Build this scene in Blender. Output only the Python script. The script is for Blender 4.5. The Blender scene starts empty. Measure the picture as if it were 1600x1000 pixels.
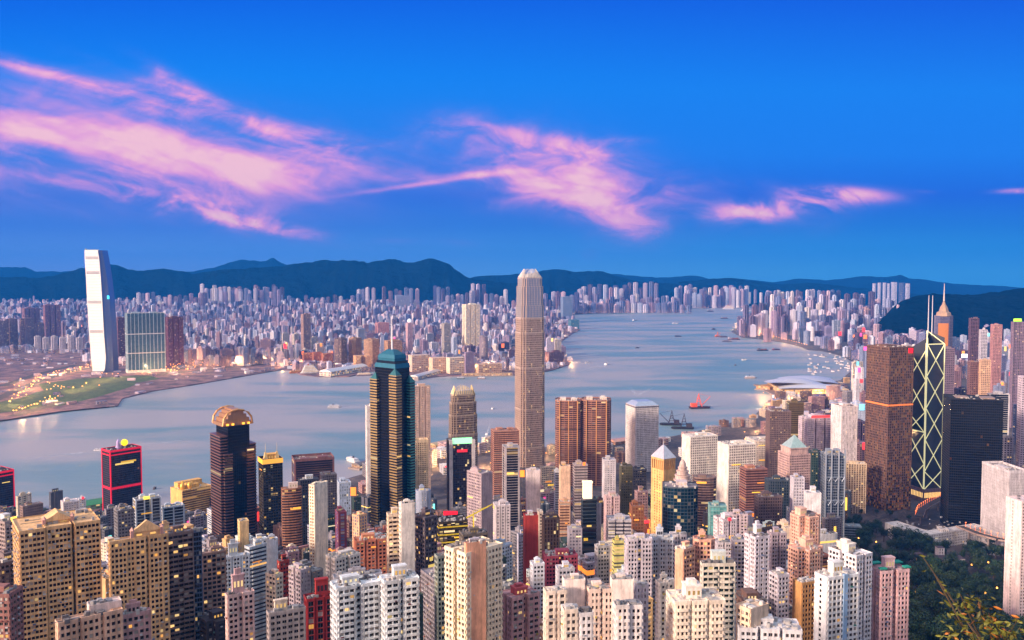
import bpy, math, random
import numpy as np
random.seed(7); np.random.seed(7)
R = math.radians
sc = bpy.context.scene
COL = sc.collection

# ------------------------------------------------------------------ camera
F = 1400.0                      # focal length in pixels of the 1600x1000 photograph
CAMZ = 400.0
PITCH = math.atan(75.0 / F)
cd = bpy.data.cameras.new('camera'); cam = bpy.data.objects.new('camera', cd); COL.objects.link(cam)
cam.location = (0, 0, CAMZ); cam.rotation_euler = (math.pi/2 - PITCH, 0, 0)
cd.sensor_width = 36; cd.lens = 36 * F / 1600; cd.clip_start = .5; cd.clip_end = 120000
sc.camera = cam
sc.view_settings.view_transform = 'Standard'; sc.view_settings.look = 'None'
sc.view_settings.exposure = .45; sc.view_settings.gamma = 1
sc.cycles.max_bounces = 5; sc.cycles.diffuse_bounces = 2; sc.cycles.glossy_bounces = 3
sc.cycles.transparent_max_bounces = 6; sc.cycles.volume_bounces = 0
sc.cycles.use_denoising = True
sc.cycles.sample_clamp_indirect = 4
SUN_DIR = (-.80, -.50, .30)     # towards the sun: low, over the left shoulder

def lin(c):
    return tuple((x/255/12.92 if x/255 <= .04045 else ((x/255+.055)/1.055)**2.4) for x in c)

# ------------------------------------------------------------------ node helper
class X:
    tree = None
    def __init__(s, k): s.k = k
    @staticmethod
    def m(op, *a, clamp=False):
        n = X.tree.nodes.new('ShaderNodeMath'); n.operation = op; n.use_clamp = clamp
        for i, q in enumerate(a):
            if isinstance(q, X): X.tree.links.new(q.k, n.inputs[i])
            else: n.inputs[i].default_value = q
        return X(n.outputs[0])
    def __add__(s, o): return X.m('ADD', s, o)
    def __radd__(s, o): return X.m('ADD', o, s)
    def __sub__(s, o): return X.m('SUBTRACT', s, o)
    def __rsub__(s, o): return X.m('SUBTRACT', o, s)
    def __mul__(s, o): return X.m('MULTIPLY', s, o)
    def __rmul__(s, o): return X.m('MULTIPLY', o, s)
    def __truediv__(s, o): return X.m('DIVIDE', s, o)
    def pow(s, e): return X.m('POWER', s, e)
    def clamp(s): return X.m('ADD', s, 0.0, clamp=True)
def nnode(t, **kw):
    n = X.tree.nodes.new(t)
    for k, v in kw.items(): setattr(n, k, v)
    return n
def put(inp, v):
    if isinstance(v, X): X.tree.links.new(v.k, inp)
    else: inp.default_value = v
def sstep(x, a, b):
    n = nnode('ShaderNodeMapRange', interpolation_type='SMOOTHSTEP')
    put(n.inputs[0], x); n.inputs[1].default_value = a; n.inputs[2].default_value = b
    return X(n.outputs[0])
def comb(x, y, z=0.0):
    n = nnode('ShaderNodeCombineXYZ'); put(n.inputs[0], x); put(n.inputs[1], y); put(n.inputs[2], z)
    return X(n.outputs[0])
def sepxyz(v):
    n = nnode('ShaderNodeSeparateXYZ'); put(n.inputs[0], v)
    return [X(o) for o in n.outputs]
def noise(vec, scale, detail=4, rough=.55, dist=0.0):
    n = nnode('ShaderNodeTexNoise'); put(n.inputs['Vector'], vec)
    n.inputs['Scale'].default_value = scale; n.inputs['Detail'].default_value = detail
    n.inputs['Roughness'].default_value = rough; n.inputs['Distortion'].default_value = dist
    return X(n.outputs[0])
def ramp(x, stops, interp='LINEAR'):
    n = nnode('ShaderNodeValToRGB'); put(n.inputs[0], x); cr = n.color_ramp; cr.interpolation = interp
    while len(cr.elements) < len(stops): cr.elements.new(.5)
    for e, (p, c) in zip(cr.elements, stops):
        e.position = p; e.color = (*c, 1) if len(c) == 3 else c
    return X(n.outputs[0])
def mixc(f, a, b, mode='MIX'):
    n = nnode('ShaderNodeMix', data_type='RGBA', blend_type=mode)
    put(n.inputs[0], f)
    for i, c in ((6, a), (7, b)):
        if isinstance(c, X): X.tree.links.new(c.k, n.inputs[i])
        else: n.inputs[i].default_value = (*c, 1) if len(c) == 3 else c
    return X(n.outputs[2])
def scalec(c, f):
    n = nnode('ShaderNodeVectorMath', operation='SCALE')
    put(n.inputs[0], c if isinstance(c, X) else c); put(n.inputs['Scale'], f)
    return X(n.outputs[0])
def addc(a, b):
    n = nnode('ShaderNodeVectorMath', operation='ADD'); put(n.inputs[0], a); put(n.inputs[1], b)
    return X(n.outputs[0])

# ------------------------------------------------------------------ sky (world)
w = bpy.data.worlds.new('World'); sc.world = w; w.use_nodes = True
X.tree = w.node_tree; X.tree.nodes.clear()
tc = nnode('ShaderNodeTexCoord'); dirv = X(tc.outputs['Generated'])
dx, dy, dz = sepxyz(dirv)
sky = nnode('ShaderNodeTexSky', sky_type='NISHITA'); sky.sun_disc = False
sky.sun_elevation = R(4); sky.sun_rotation = math.atan2(SUN_DIR[0], SUN_DIR[1]); sky.altitude = 400
ys = X.m('MAXIMUM', dy, 0.12)
U = dx / ys; V = dz / ys + .0                     # tangent-plane coordinates of the sky towards the north-east
# the dusk blue: deep overhead, paler in the middle, warm lilac low on the left
left = sstep(U, .55, -.6)
hr = ramp(V*2.6, [(0, lin((70,168,226))), (.07, lin((30,142,222))), (.13, lin((6,120,218))), (.22, lin((2,98,222))), (.34, lin((2,122,238))), (.52, lin((2,126,240))), (.78, lin((2,92,226))), (1, lin((4,74,200)))])
hl = ramp(V*2.6, [(0, lin((120,156,226))), (.07, lin((92,142,226))), (.13, lin((66,124,222))), (.22, lin((54,116,222))), (.38, lin((30,130,236))), (.56, lin((4,132,244))), (.80, lin((2,98,230))), (1, lin((4,78,206)))])
base = scalec(mixc(left, hr, hl), .74)
# clouds: wind-drawn cirrus lit pink from below the horizon
def rotuv(px, py, ang, sx, sy):
    """local coordinates of a bank centred on photo direction px,py"""
    cu = (px-800)/F; cv = (425-py)/F; c, s = math.cos(R(ang)), math.sin(R(ang))
    a = U - cu; b = V - cv
    return (a*c - b*s) * (F/sx), (a*s + b*c) * (F/sy)
warp = noise(comb(U*3.0, V*6.0), 1.0, 3, .5)
warp2 = noise(comb(U*3.0+7.0, V*6.0+3.0), 1.0, 3, .5)
Uw = U + (warp-.5)*.10; Vw = V + (warp2-.5)*.05
def streak(ang, sx, sy, off, det=6, rough=.56):
    c, s = math.cos(R(ang)), math.sin(R(ang))
    return noise(comb((Uw*c - Vw*s)*sx + off, (Uw*s + Vw*c)*sy), 1.0, det, rough, .3)
n1 = streak(14, 3.4, 19, 0, 7, .52)*.76 + streak(19, 7, 50, 2.1, 4, .5)*.24
n2 = streak(5, 4.5, 16, 5.3, 7, .52)*.76 + streak(9, 9, 40, 3.7, 4, .5)*.24
n3 = noise(comb(Uw*16, Vw*30), 1.0, 6, .62, .6)
def bank(px, py, sx, sy, ang, amp, p=1.0):
    a, b = rotuv(px, py, ang, sx*1.12, sy*1.18)
    g = X.m('EXPONENT', X.m('MULTIPLY', (a*a + b*b), -1.0))
    return g * amp
def tot(*b):
    t = b[0]
    for q in b[1:]: t = t + q
    return t
mL = tot(bank(40,235,190,62,8,.75), bank(300,225,230,48,14,.95), 
         bank(530,240,110,42,9,.34), bank(60,295,190,30,-2,.60), bank(430,270,200,22,7,.50), bank(20,195,150,16,10,.45), bank(110,330,170,14,4,.35), bank(330,265,180,12,14,.4))
mUp = tot(bank(190,148,270,13,17,.75), bank(80,118,120,7,14,.4), bank(280,130,62,12,30,.85), bank(330,170,150,11,22,.6), bank(440,205,170,16,18,.65), bank(550,225,90,14,10,.35))
mLow = tot(bank(320,328,110,22,13,1.0), bank(440,360,100,10,12,.75), bank(260,312,55,10,4,.55))
mLine = tot(bank(650,290,90,3.6,-8,.5), bank(742,274,80,5,-4,.5), bank(600,270,150,18,-4,.10))
mR = tot(bank(780,212,110,28,7,.8), bank(880,240,95,22,5,.8), bank(850,288,95,26,10,.9), bank(945,318,105,34,14,.95),
         bank(965,355,62,24,18,.7), bank(985,378,45,14,6,.6), bank(1000,285,110,36,3,.36), bank(700,205,70,20,-4,.4), bank(800,320,60,12,-6,.4), bank(1070,296,70,14,-6,.16))
mR2 = tot(bank(1230,322,115,15,-5,1.0), bank(1310,303,80,11,4,.8), bank(1160,333,60,9,-3,.5), bank(1240,345,90,22,0,.32), bank(1110,292,70,12,-8,.18))
mT = tot(bank(1590,299,40,4.5,-2,.8), bank(920,400,14,9,0,.4), bank(885,405,12,7,0,.25), bank(728,380,36,6,4,.25), bank(618,377,36,5,0,.22), bank(1445,300,16,3,4,.25), bank(985,222,40,6,0,.25), bank(1310,250,30,4,0,.2))
def carve(m, n, lo, hi):
    return m * (sstep(n, lo, hi)*.86 + .10)
mV = tot(bank(190,240,300,80,9,.56), bank(480,245,120,46,8,.22), bank(870,262,150,66,10,.48), bank(1180,325,130,34,0,.20))
mL = mL*.86; mR = mR*.85
dens = tot(carve(mV, n1*.6+n3*.4, .28, .72), carve(mUp, n1*.7+n3*.3, .32, .66)*.9, (carve(mL, n1, .34, .72)*.85 + mL*.12), carve(mLow, n1*.5+n3*.5, .28, .64), mLine*.8, (carve(mR, n2*.6+n3*.4, .33, .70)*.85 + mR*.12), carve(mR2, n2*.5+n3*.5, .3, .62), carve(mT, n3, .3, .6))
front = sstep(dy, .05, .3)
cov = sstep(dens, .0, 1.0) * front
ccol = ramp(dens*(n3*.7 + n1*.75 + .08), [(0, lin((104,120,226))), (.28, lin((142,134,224))), (.46, lin((196,144,226))), (.68, lin((238,160,218))), (1.0, lin((255,198,212)))])
sk = mixc(cov*.95, base, scalec(ccol, .74))
# sky behind and above the photographer: pale lilac overhead, afterglow in the west
el = X.m('ARCSINE', dz)
westd = X.m('MAXIMUM', dx*(-.86) + dy*(-.5), 0.0)
glow = westd.pow(2.0) * X.m('EXPONENT', X.m('MULTIPLY', X.m('ABSOLUTE', el), -2.6))
up = sstep(dz, .31, .60)
az = sstep(dx, -.6, .6)
BACK = mixc(up, (.24, .23, .31), mixc(az, (.66, .50, .56), (.40, .56, .64)))
behind = sstep(dy, .22, -.12)
sideup = X.m('MAXIMUM', behind, up)
sk = mixc(sideup, sk, BACK)
sk = addc(sk, scalec((1.0, .52, .30), glow * 3.2 * behind))
nis = scalec(X(sky.outputs[0]), .004)
sk = addc(sk, nis)
bg = nnode('ShaderNodeBackground'); put(bg.inputs[0], sk); bg.inputs[1].default_value = 1.0
wo = nnode('ShaderNodeOutputWorld'); X.tree.links.new(bg.outputs[0], wo.inputs[0])
# the last of the sun
sl = bpy.data.lights.new('sun', 'SUN'); sl.energy = 5.0; sl.angle = R(9); sl.color = (1.0, .77, .60)
so = bpy.data.objects.new('sun', sl); COL.objects.link(so); so.location = (0, 0, 900)
from mathutils import Vector
so.rotation_euler = Vector(SUN_DIR).to_track_quat('Z', 'Y').to_euler()

# ------------------------------------------------------------------ pixel <-> place
cp, sp_ = math.cos(PITCH), math.sin(PITCH)
def ray(px, py):
    a = (px-800)/F; b = (500-py)/F
    return (a, cp + b*sp_, -sp_ + b*cp)
def atz(px, py, z=3.0):
    d = ray(px, py); t = (z-CAMZ)/d[2]
    return (d[0]*t, d[1]*t, z)
def aty(px, py, Y):
    d = ray(px, py); t = Y/d[1]
    return (d[0]*t, Y, CAMZ + d[2]*t)
def proj(x, y, z):
    dep = y*cp - (z-CAMZ)*sp_; upv = y*sp_ + (z-CAMZ)*cp
    return 800 + F*x/dep, 500 - F*upv/dep
def interp(t, pts):
    if t <= pts[0][0]: return pts[0][1]
    for (a, b), (c, d) in zip(pts, pts[1:]):
        if t <= c: return b + (d-b)*(t-a)/(c-a)
    return pts[-1][1]
SLOPE = [(0,393),(20,384),(60,360),(120,322),(250,245),(400,184),(520,150),(650,116),(800,80),(950,46),(1100,24),(1250,10),(1400,5),(1e6,4)]
def gz(x, y): return interp(math.hypot(x*.6, y), SLOPE)

# ------------------------------------------------------------------ materials
def mat(name):
    m = bpy.data.materials.new(name); m.use_nodes = True
    X.tree = m.node_tree; X.tree.nodes.clear()
    b = nnode('ShaderNodeBsdfPrincipled'); o = nnode('ShaderNodeOutputMaterial')
    X.tree.links.new(b.outputs[0], o.inputs[0])
    return m, b, o
def geo_pos(): return X(nnode('ShaderNodeNewGeometry').outputs['Position'])
def ocol(): n = nnode('ShaderNodeObjectInfo'); return X(n.outputs['Color']), X(n.outputs['Alpha']), X(n.outputs['Random'])
M = {}
def vscale(v, s):
    n = nnode('ShaderNodeVectorMath', operation='MULTIPLY'); put(n.inputs[0], v); n.inputs[1].default_value = s
    return X(n.outputs[0])
# painted concrete / render, colour from the object, with rain streaks and grime patches
m, b, o = mat('painted_concrete'); c, al, rnd = ocol(); p = geo_pos()
st = noise(vscale(p, (.5, .5, .035)), 1.0, 4, .6); gr = noise(p, .11, 5, .6)
fn = noise(vscale(p, (.9, .9, .33)), 1.0, 2, .5); k = (sstep(st, .3, .62)*.32 + .74) * (sstep(gr, .25, .65)*.30 + .78) * (sstep(fn, .3, .6)*.16 + .88)
put(b.inputs['Base Color'], scalec(c, k)); b.inputs['Roughness'].default_value = .75; M['wall'] = m
# flat roofs: patched felt and concrete
m, b, o = mat('roof_felt'); c, al, rnd = ocol(); p = geo_pos()
k = sstep(noise(p, .35, 5, .65), .25, .75)*.55 + .6
put(b.inputs['Base Color'], scalec(c, k)); b.inputs['Roughness'].default_value = .9; M['roof'] = m
# metal cladding
m, b, o = mat('metal_cladding'); c, al, rnd = ocol(); p = geo_pos()
k = sstep(noise(vscale(p, (.4, .4, .06)), 1.0, 3), .2, .8)*.25 + .85
put(b.inputs['Base Color'], scalec(c, k)); b.inputs['Roughness'].default_value = .38; b.inputs['Metallic'].default_value = .35; M['metal'] = m
m, b, o = mat('sky_sheen_panel'); c, al, rnd = ocol(); p = geo_pos()  # bright sky mirrored in glass, put into a near-white panel colour
put(b.inputs['Base Color'], scalec(c, sstep(noise(vscale(p, (.03, .03, .012)), 1.0, 3), .2, .8)*.1 + .92)); b.inputs['Roughness'].default_value = .3; M['panel'] = m
# glazing: one cell per window from the UV map; object colour tints, object alpha is the share of lit rooms
def glass_mat(name, curtain, refl, litcol, lits, flat=.12, cc=((150,140,130),(205,198,190))):
    m, b, o = mat(name); c, al, rnd = ocol()
    uv = X(nnode('ShaderNodeUVMap').outputs[0]); ux, uy, uz = sepxyz(uv)
    fx = X.m('FLOOR', ux); fy = X.m('FLOOR', uy)
    def wn(off):
        n = nnode('ShaderNodeTexWhiteNoise', noise_dimensions='3D'); put(n.inputs[0], comb(fx+off, fy+off*3.1, rnd*91.0)); return X(n.outputs[0])
    r1, r2, r3 = wn(.37), wn(11.2), wn(23.9)
    cur = mixc(r3, lin(cc[0]), lin(cc[1]))
    col = mixc(X.m('GREATER_THAN', r1, 1-curtain), scalec(c, r3*.9+.55), cur)
    put(b.inputs['Base Color'], col)
    put(b.inputs['Roughness'], r1*.12 + flat)
    b.inputs['Specular IOR Level'].default_value = refl; b.inputs['IOR'].default_value = 1.5
    lit = X.m('LESS_THAN', r2, al*.9)
    ec = mixc(r3, litcol[0], litcol[1])
    put(b.inputs['Emission Color'], ec); put(b.inputs['Emission Strength'], lit * (r1*.8+.4) * lits)
    return m
WARM = (lin((255,176,80)), lin((255,222,150)))
M['flat_glass'] = glass_mat('apartment_window_glass', .14, .5, WARM, .85)
M['office_glass'] = glass_mat('office_window_glass', .06, .6, (lin((255,190,90)), lin((250,226,170))), 
 .7, .08, ((84,80,82),(110,104,102)))
M['lamp_glass'] = glass_mat('lit_grid_glass', .0, .5, (lin((255,140,50)), lin((255,190,90))), .15, .1)
m, b, o = mat('mirror_glass'); c, al, rnd = ocol(); p = geo_pos()
put(b.inputs['Base Color'], c); b.inputs['Roughness'].default_value = .14; b.inputs['Metallic'].default_value = .45
bn = nnode('ShaderNodeBump'); bn.inputs['Strength'].default_value = .12; bn.inputs['Distance'].default_value = .6
put(bn.inputs['Height'], noise(p, .16, 2)); X.tree.links.new(bn.outputs[0], b.inputs['Normal']); M['mirror'] = m
m, b, o = mat('window_frame'); p = geo_pos()
put(b.inputs['Base Color'], mixc(noise(p, .3, 3), lin((120,116,112)), lin((196,192,188)))); b.inputs['Roughness'].default_value = .5; M['frame'] = m
# lit things (lamps, signs, screens): object colour glows, alpha scales
m, b, o = mat('lit_sign'); c, al, rnd = ocol()
put(b.inputs['Base Color'], c); put(b.inputs['Emission Color'], c); put(b.inputs['Emission Strength'], al*1.0); M['lit'] = m
# far town: colour per building from a mesh attribute, window bands from world position
m, b, o = mat('far_town_facades'); p = geo_pos(); px_, py_, pz_ = sepxyz(p)
at = nnode('ShaderNodeAttribute', attribute_name='tone'); c = X(at.outputs['Color'])
uv = X(nnode('ShaderNodeUVMap').outputs[0]); ux, uy, uz = sepxyz(uv)
fr = X.m('FRACT', ux); fv = X.m('FRACT', uy)
win = sstep(fr, .38, .5) * sstep(fv, .35, .5)
wn = nnode('ShaderNodeTexWhiteNoise', noise_dimensions='3D'); put(wn.inputs[0], comb(X.m('FLOOR', ux), X.m('FLOOR', uy), X.m('FLOOR', (px_+py_)*.01))); r1 = X(wn.outputs[0])
col = mixc(win*.62, c, scalec(c, .22))
put(b.inputs['Base Color'], col); b.inputs['Roughness'].default_value = .6
lowz = sstep(pz_, 40, 6)
lit = X.m('LESS_THAN', r1, lowz*.16 + .03) * win
put(b.inputs['Emission Color'], mixc(X.m('FRACT', r1*977.0), lin((255,140,70)), lin((255,225,170)))); put(b.inputs['Emission Strength'], lit*2.2)
M['town'] = m
# land
def land_mat(name, c1, c2, c3, sc1, rough=.9):
    m, b, o = mat(name); p = geo_pos()
    a = mixc(sstep(noise(p, sc1, 6, .62), .35, .65), c1, c2)
    a = mixc(sstep(noise(p, sc1*4.3, 5, .6), .52, .7), a, c3)
    put(b.inputs['Base Color'], a); b.inputs['Roughness'].default_value = rough
    return m
M['ground'] = land_mat('city_ground', lin((62,58,62)), lin((96,88,88)), lin((120,104,92)), .02)
M['kground'] = land_mat('reclaimed_ground', lin((84,66,76)), lin((156,118,112)), lin((58,74,58)), .016)
M['lawn'] = land_mat('lawn_grass', lin((44,70,34)), lin((74,98,44)), lin((94,104,60)), .03)
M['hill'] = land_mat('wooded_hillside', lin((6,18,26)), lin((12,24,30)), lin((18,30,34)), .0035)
M['neargreen'] = land_mat('scrub_slope', lin((22,34,18)), lin((40,52,26)), lin((52,50,30)), .06)
M['road'] = land_mat('asphalt', lin((60,58,60)), lin((78,74,74)), lin((92,84,78)), .05)
m = M['hill']; X.tree = m.node_tree; b = [n for n in m.node_tree.nodes if n.type == 'BSDF_PRINCIPLED'][0]; b.inputs['Specular IOR Level'].default_value = 0
bn = nnode('ShaderNodeBump'); bn.inputs['Strength'].default_value = 1.0; bn.inputs['Distance'].default_value = 60
put(bn.inputs['Height'], noise(geo_pos(), .006, 6, .6)); X.tree.links.new(bn.outputs[0], b.inputs['Normal'])
m, b, o = mat('mirror_cladding'); c, al, rnd = ocol(); p = geo_pos()
put(b.inputs['Base Color'], scalec(c, sstep(noise(vscale(p, (.05, .05, .02)), 1.0, 3), .2, .8)*.12 + .9)); b.inputs['Roughness'].default_value = .22; b.inputs['Metallic'].default_value = .85; M['mirror_clad'] = m
m, b, o = mat('leaf_green'); c, al, rnd = ocol(); p = geo_pos()
gi = nnode('ShaderNodeNewGeometry'); ri = X(gi.outputs['Random Per Island'])
put(b.inputs['Base Color'], scalec(c, (ri*.9+.5)*(rnd*.5+.75))); b.inputs['Roughness'].default_value = .6; M['leaf'] = m
m, b, o = mat('bark'); p = geo_pos()
put(b.inputs['Base Color'], mixc(noise(p, 3.0), lin((58,46,36)), lin((92,76,60)))); b.inputs['Roughness'].default_value = .9; M['bark'] = m
# water: long soft swell, roughened by small waves
m, b, o = mat('harbour_water'); p = geo_pos()
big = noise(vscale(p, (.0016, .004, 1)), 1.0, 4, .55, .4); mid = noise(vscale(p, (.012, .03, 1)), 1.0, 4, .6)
put(b.inputs['Base Color'], mixc(sstep(big, .36, .60), lin((112,144,152)), lin((162,160,164))))  # pinkish and teal sky sheen mixed into the base colour
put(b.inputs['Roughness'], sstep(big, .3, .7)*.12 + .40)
b.inputs['IOR'].default_value = 1.45; b.inputs['Specular IOR Level'].default_value = .5
bn = nnode('ShaderNodeBump'); bn.inputs['Strength'].default_value = .6; bn.inputs['Distance'].default_value = 2.5
put(bn.inputs['Height'], mid); X.tree.links.new(bn.outputs[0], b.inputs['Normal']); M['water'] = m
m, b, o = mat('wake_foam'); p = geo_pos()
f = noise(vscale(p, (.05, .05, 1)), 1.0, 6, .65)
uv = X(nnode('ShaderNodeUVMap').outputs[0]); ux, uy, uz = sepxyz(uv)
edge = X.m('MULTIPLY', sstep(uy, 0, .45)*sstep(uy, 1, .55), sstep(ux, 1.0, .2))
put(b.inputs['Alpha'], edge*sstep(f, .3, .6)*.9); b.inputs['Base Color'].default_value = (.75,.76,.82,1); b.inputs['Roughness'].default_value = .7; M['foam'] = m

# ------------------------------------------------------------------ objects
def tag(o, label=None, cat=None, group=None, kind=None):
    if label: o['label'] = label
    if cat: o['category'] = cat
    if group: o['group'] = group
    if kind: o['kind'] = kind
    return o
def empty(name, loc):
    o = bpy.data.objects.new(name, None); o.location = loc; o.empty_display_size = 1; COL.objects.link(o); return o
class MB:
    def __init__(s): s.v = []; s.f = []; s.uv = []; s.tone = []; s.hasuv = False; s.cur = None
    def face(s, idx, uv=None):
        s.f.append(idx); s.uv.append(uv)
        if uv is not None: s.hasuv = True
        s.tone.append(s.cur)
    def prism(s, poly, z0, z1, top=True, bot=False, poly1=None, uv=None):
        n = len(poly); q = poly1 or poly; b = len(s.v)
        s.v += [(x, y, z0) for x, y in poly] + [(x, y, z1) for x, y in q]
        acc = 0.0
        for i in range(n):
            j = (i+1) % n
            if uv:
                L = math.hypot(poly[j][0]-poly[i][0], poly[j][1]-poly[i][1]); k = max(1, round(L/uv[0])); h = (z1-z0)/uv[1]
                s.face((b+i, b+j, b+n+j, b+n+i), ((acc, uv[2] if len(uv) > 2 else 0), (acc+k, uv[2] if len(uv) > 2 else 0), (acc+k, h), (acc, h))); acc += k + 3
            else: s.face((b+i, b+j, b+n+j, b+n+i))
        if top: s.face(tuple(range(b+n, b+2*n)))
        if bot: s.face(tuple(range(b+n-1, b-1, -1)))
    def box(s, c, u, v, hu, hv, z0, z1, bot=True):
        p = [(c[0]+u[0]*a*hu+v[0]*d*hv, c[1]+u[1]*a*hu+v[1]*d*hv) for a, d in ((-1,-1),(1,-1),(1,1),(-1,1))]
        s.prism(p, z0, z1, True, bot)
    def abox(s, x, y, hx, hy, z0, z1): s.box((x, y), (1,0), (0,1), hx, hy, z0, z1)
    def tube(s, pts, r, n=6, r1=None):
        b0 = len(s.v); pts = [Vector(p) for p in pts]; m = len(pts)
        for i, p in enumerate(pts):
            d = (pts[min(i+1, m-1)] - pts[max(i-1, 0)]).normalized()
            a = d.orthogonal().normalized(); c = d.cross(a)
            rr = r if r1 is None else r + (r1-r)*i/max(1, m-1)
            for k in range(n):
                t = 2*math.pi*k/n; s.v.append(tuple(p + a*math.cos(t)*rr + c*math.sin(t)*rr))
        for i in range(m-1):
            for k in range(n):
                j = (k+1) % n; s.face((b0+i*n+k, b0+i*n+j, b0+(i+1)*n+j, b0+(i+1)*n+k))
        s.face(tuple(range(b0+n-1, b0-1, -1))); s.face(tuple(range(b0+(m-1)*n, b0+m*n)))
    def lathe(s, c, prof, n=16, sx=1, sy=1):
        b0 = len(s.v)
        for r, z in prof:
            for k in range(n):
                t = 2*math.pi*k/n; s.v.append((c[0]+r*sx*math.cos(t), c[1]+r*sy*math.sin(t), z))
        for i in range(len(prof)-1):
            for k in range(n):
                j = (k+1) % n; s.face((b0+i*n+k, b0+i*n+j, b0+(i+1)*n+j, b0+(i+1)*n+k))
        s.face(tuple(range(b0+n-1, b0-1, -1))); s.face(tuple(range(b0+(len(prof)-1)*n, b0+len(prof)*n)))
    def build(s, name, m, parent=None, color=(255,255,255), alpha=1.0, smooth=False):
        if not s.v: return None
        me = bpy.data.meshes.new(name); o = bpy.data.objects.new(name, me); COL.objects.link(o)
        v = s.v
        if parent is not None:
            o.parent = parent; l = parent.location
            if parent.parent is not None: l = l + parent.parent.location
            v = [(a-l[0], b-l[1], c-l[2]) for a, b, c in v]
        me.from_pydata(v, [], s.f)
        if s.hasuv:
            ul = me.uv_layers.new(name='UVMap'); arr = []
            for f, q in zip(s.f, s.uv):
                if q is None: arr += [0.0, 0.0]*len(f)
                else:
                    for a in q: arr += [float(a[0]), float(a[1])]
            ul.data.foreach_set('uv', arr)
        if s.tone and s.tone[0] is not None:
            at = me.attributes.new('tone', 'FLOAT_COLOR', 'FACE'); arr = []
            for t in s.tone: arr += [*t, 1.0]
            at.data.foreach_set('color', arr)
        me.materials.append(M[m] if isinstance(m, str) else m)
        if smooth: me.polygons.foreach_set('use_smooth', [True]*len(me.polygons))
        o.color = (*lin(color), alpha)
        me.update()
        return o
def offset(poly, d):
    n = len(poly); out = []
    for i in range(n):
        p0, p1, p2 = poly[i-1], poly[i], poly[(i+1) % n]
        def nrm(a, b):
            x, y = b[0]-a[0], b[1]-a[1]; L = math.hypot(x, y) or 1; return (y/L, -x/L)
        a = nrm(p0, p1); c = nrm(p1, p2); k = 1 + a[0]*c[0] + a[1]*c[1]
        k = max(k, .35)
        out.append((p1[0] + d*(a[0]+c[0])/k, p1[1] + d*(a[1]+c[1])/k))
    return out
# ------------------------------------------------------------------ the setting
def sheet(name, pts, z, m, kind='structure', skirt=0):
    mb = MB()
    if skirt: mb.prism([(a, b) for a, b in pts], z-skirt, z)
    else: mb.v = [(a, b, z) for a, b in pts]; mb.face(tuple(range(len(pts))))
    return tag(mb.build(name, m), kind=kind)
def area(pts): return sum(a[0]*b[1]-b[0]*a[1] for a, b in zip(pts, pts[1:]+pts[:1]))/2
def pxpoly(pp, z):
    q = [atz(x, y, z)[:2] for x, y in pp]
    return q if area(q) > 0 else q[::-1]
S = 60000
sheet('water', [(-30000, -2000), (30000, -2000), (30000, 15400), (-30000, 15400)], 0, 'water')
# hong kong island: one height field from under the camera down to the sea wall
COAST = [(-400,820),(-60,806),(30,803),(130,803),(260,800),(380,792),(440,780),(540,748),(600,732),(680,704),(760,694),(860,700),(950,694),(1010,690),(1060,681),(1120,668),(1190,648),(1206,622),(1260,604),(1330,592),(1345,560),(1380,520),(1420,480),(1500,470),(2100,470)]
mb = MB(); NA, NR = 110, 60; rows = []
for i in range(NA+1):
    px = -420 + i*(2480/NA); a = (px-800)/F
    yc = interp(px, COAST); Yc = atz(px, yc, 4)[1]
    col = []
    for j in range(NR+1):
        t = (j/NR)**1.8; y = -30 + (Yc+30)*t; x = a*max(y, 0) + (a*60*(1-t) if True else 0)
        col.append((x, y, gz(x, y)+ (0 if t < .9 else 0)))
    col.append((col[-1][0], col[-1][1]+.5, -3)); rows.append(col)
for c in rows: mb.v += c
K = NR+2
for i in range(NA):
    for j in range(K-1): mb.face((i*K+j, (i+1)*K+j, (i+1)*K+j+1, i*K+j+1))
tag(mb.build('island_ground', 'ground', smooth=True), kind='structure')
KOW = [(-500,700),(-60,664),(0,656),(40,650),(92,642),(150,637),(184,633),(191,622),(240,610),(300,601),(370,589),(440,577),(452,578),(470,585),(500,588),(545,588),(590,578),(618,582),(640,592),(684,588),(700,587),(760,587),(830,585),(862,578),(888,570),(893,565),(880,556),(868,540),(893,522),(906,515),(897,504),(885,497),(893,492),(930,489),(1000,488),(1062,487),(1084,481),(1132,480),(1170,478),(1300,475),(1300,452),(-500,452)]
kp = pxpoly(KOW, 3)
tag(sheet('kowloon_ground', kp, 3.0, 'kground', skirt=6), kind='structure')
NP = [(1330,594),(1338,570),(1318,556),(1285,548),(1262,546),(1252,541),(1228,535),(1200,531),(1160,527),(1143,518),(1152,510),(1178,503),(1196,492),(1190,484),(1215,478),(1262,475),(1420,475),(1420,585)]
npp = pxpoly(NP, 3.4); sheet('north_point_ground', npp, 3.4, 'ground', skirt=6)
def inpoly(x, y, P):
    c = False; n = len(P); j = n-1
    for i in range(n):
        if (P[i][1] > y) != (P[j][1] > y) and x < (P[j][0]-P[i][0])*(y-P[i][1])/(P[j][1]-P[i][1]) + P[i][0]: c = not c
        j = i
    return c
sheet('lawn', pxpoly([(-60,650),(0,645),(45,640),(95,634),(150,621),(196,607),(214,600),(205,597),(160,600),(110,603),(60,612),(30,622),(0,628),(-60,636)], 3.3), 3.3, 'lawn')
sheet('park_lawn', pxpoly([(60,600),(120,592),(180,588),(236,587),(250,592),(200,600),(120,606),(70,612)], 3.2), 3.2, 'lawn')
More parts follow.
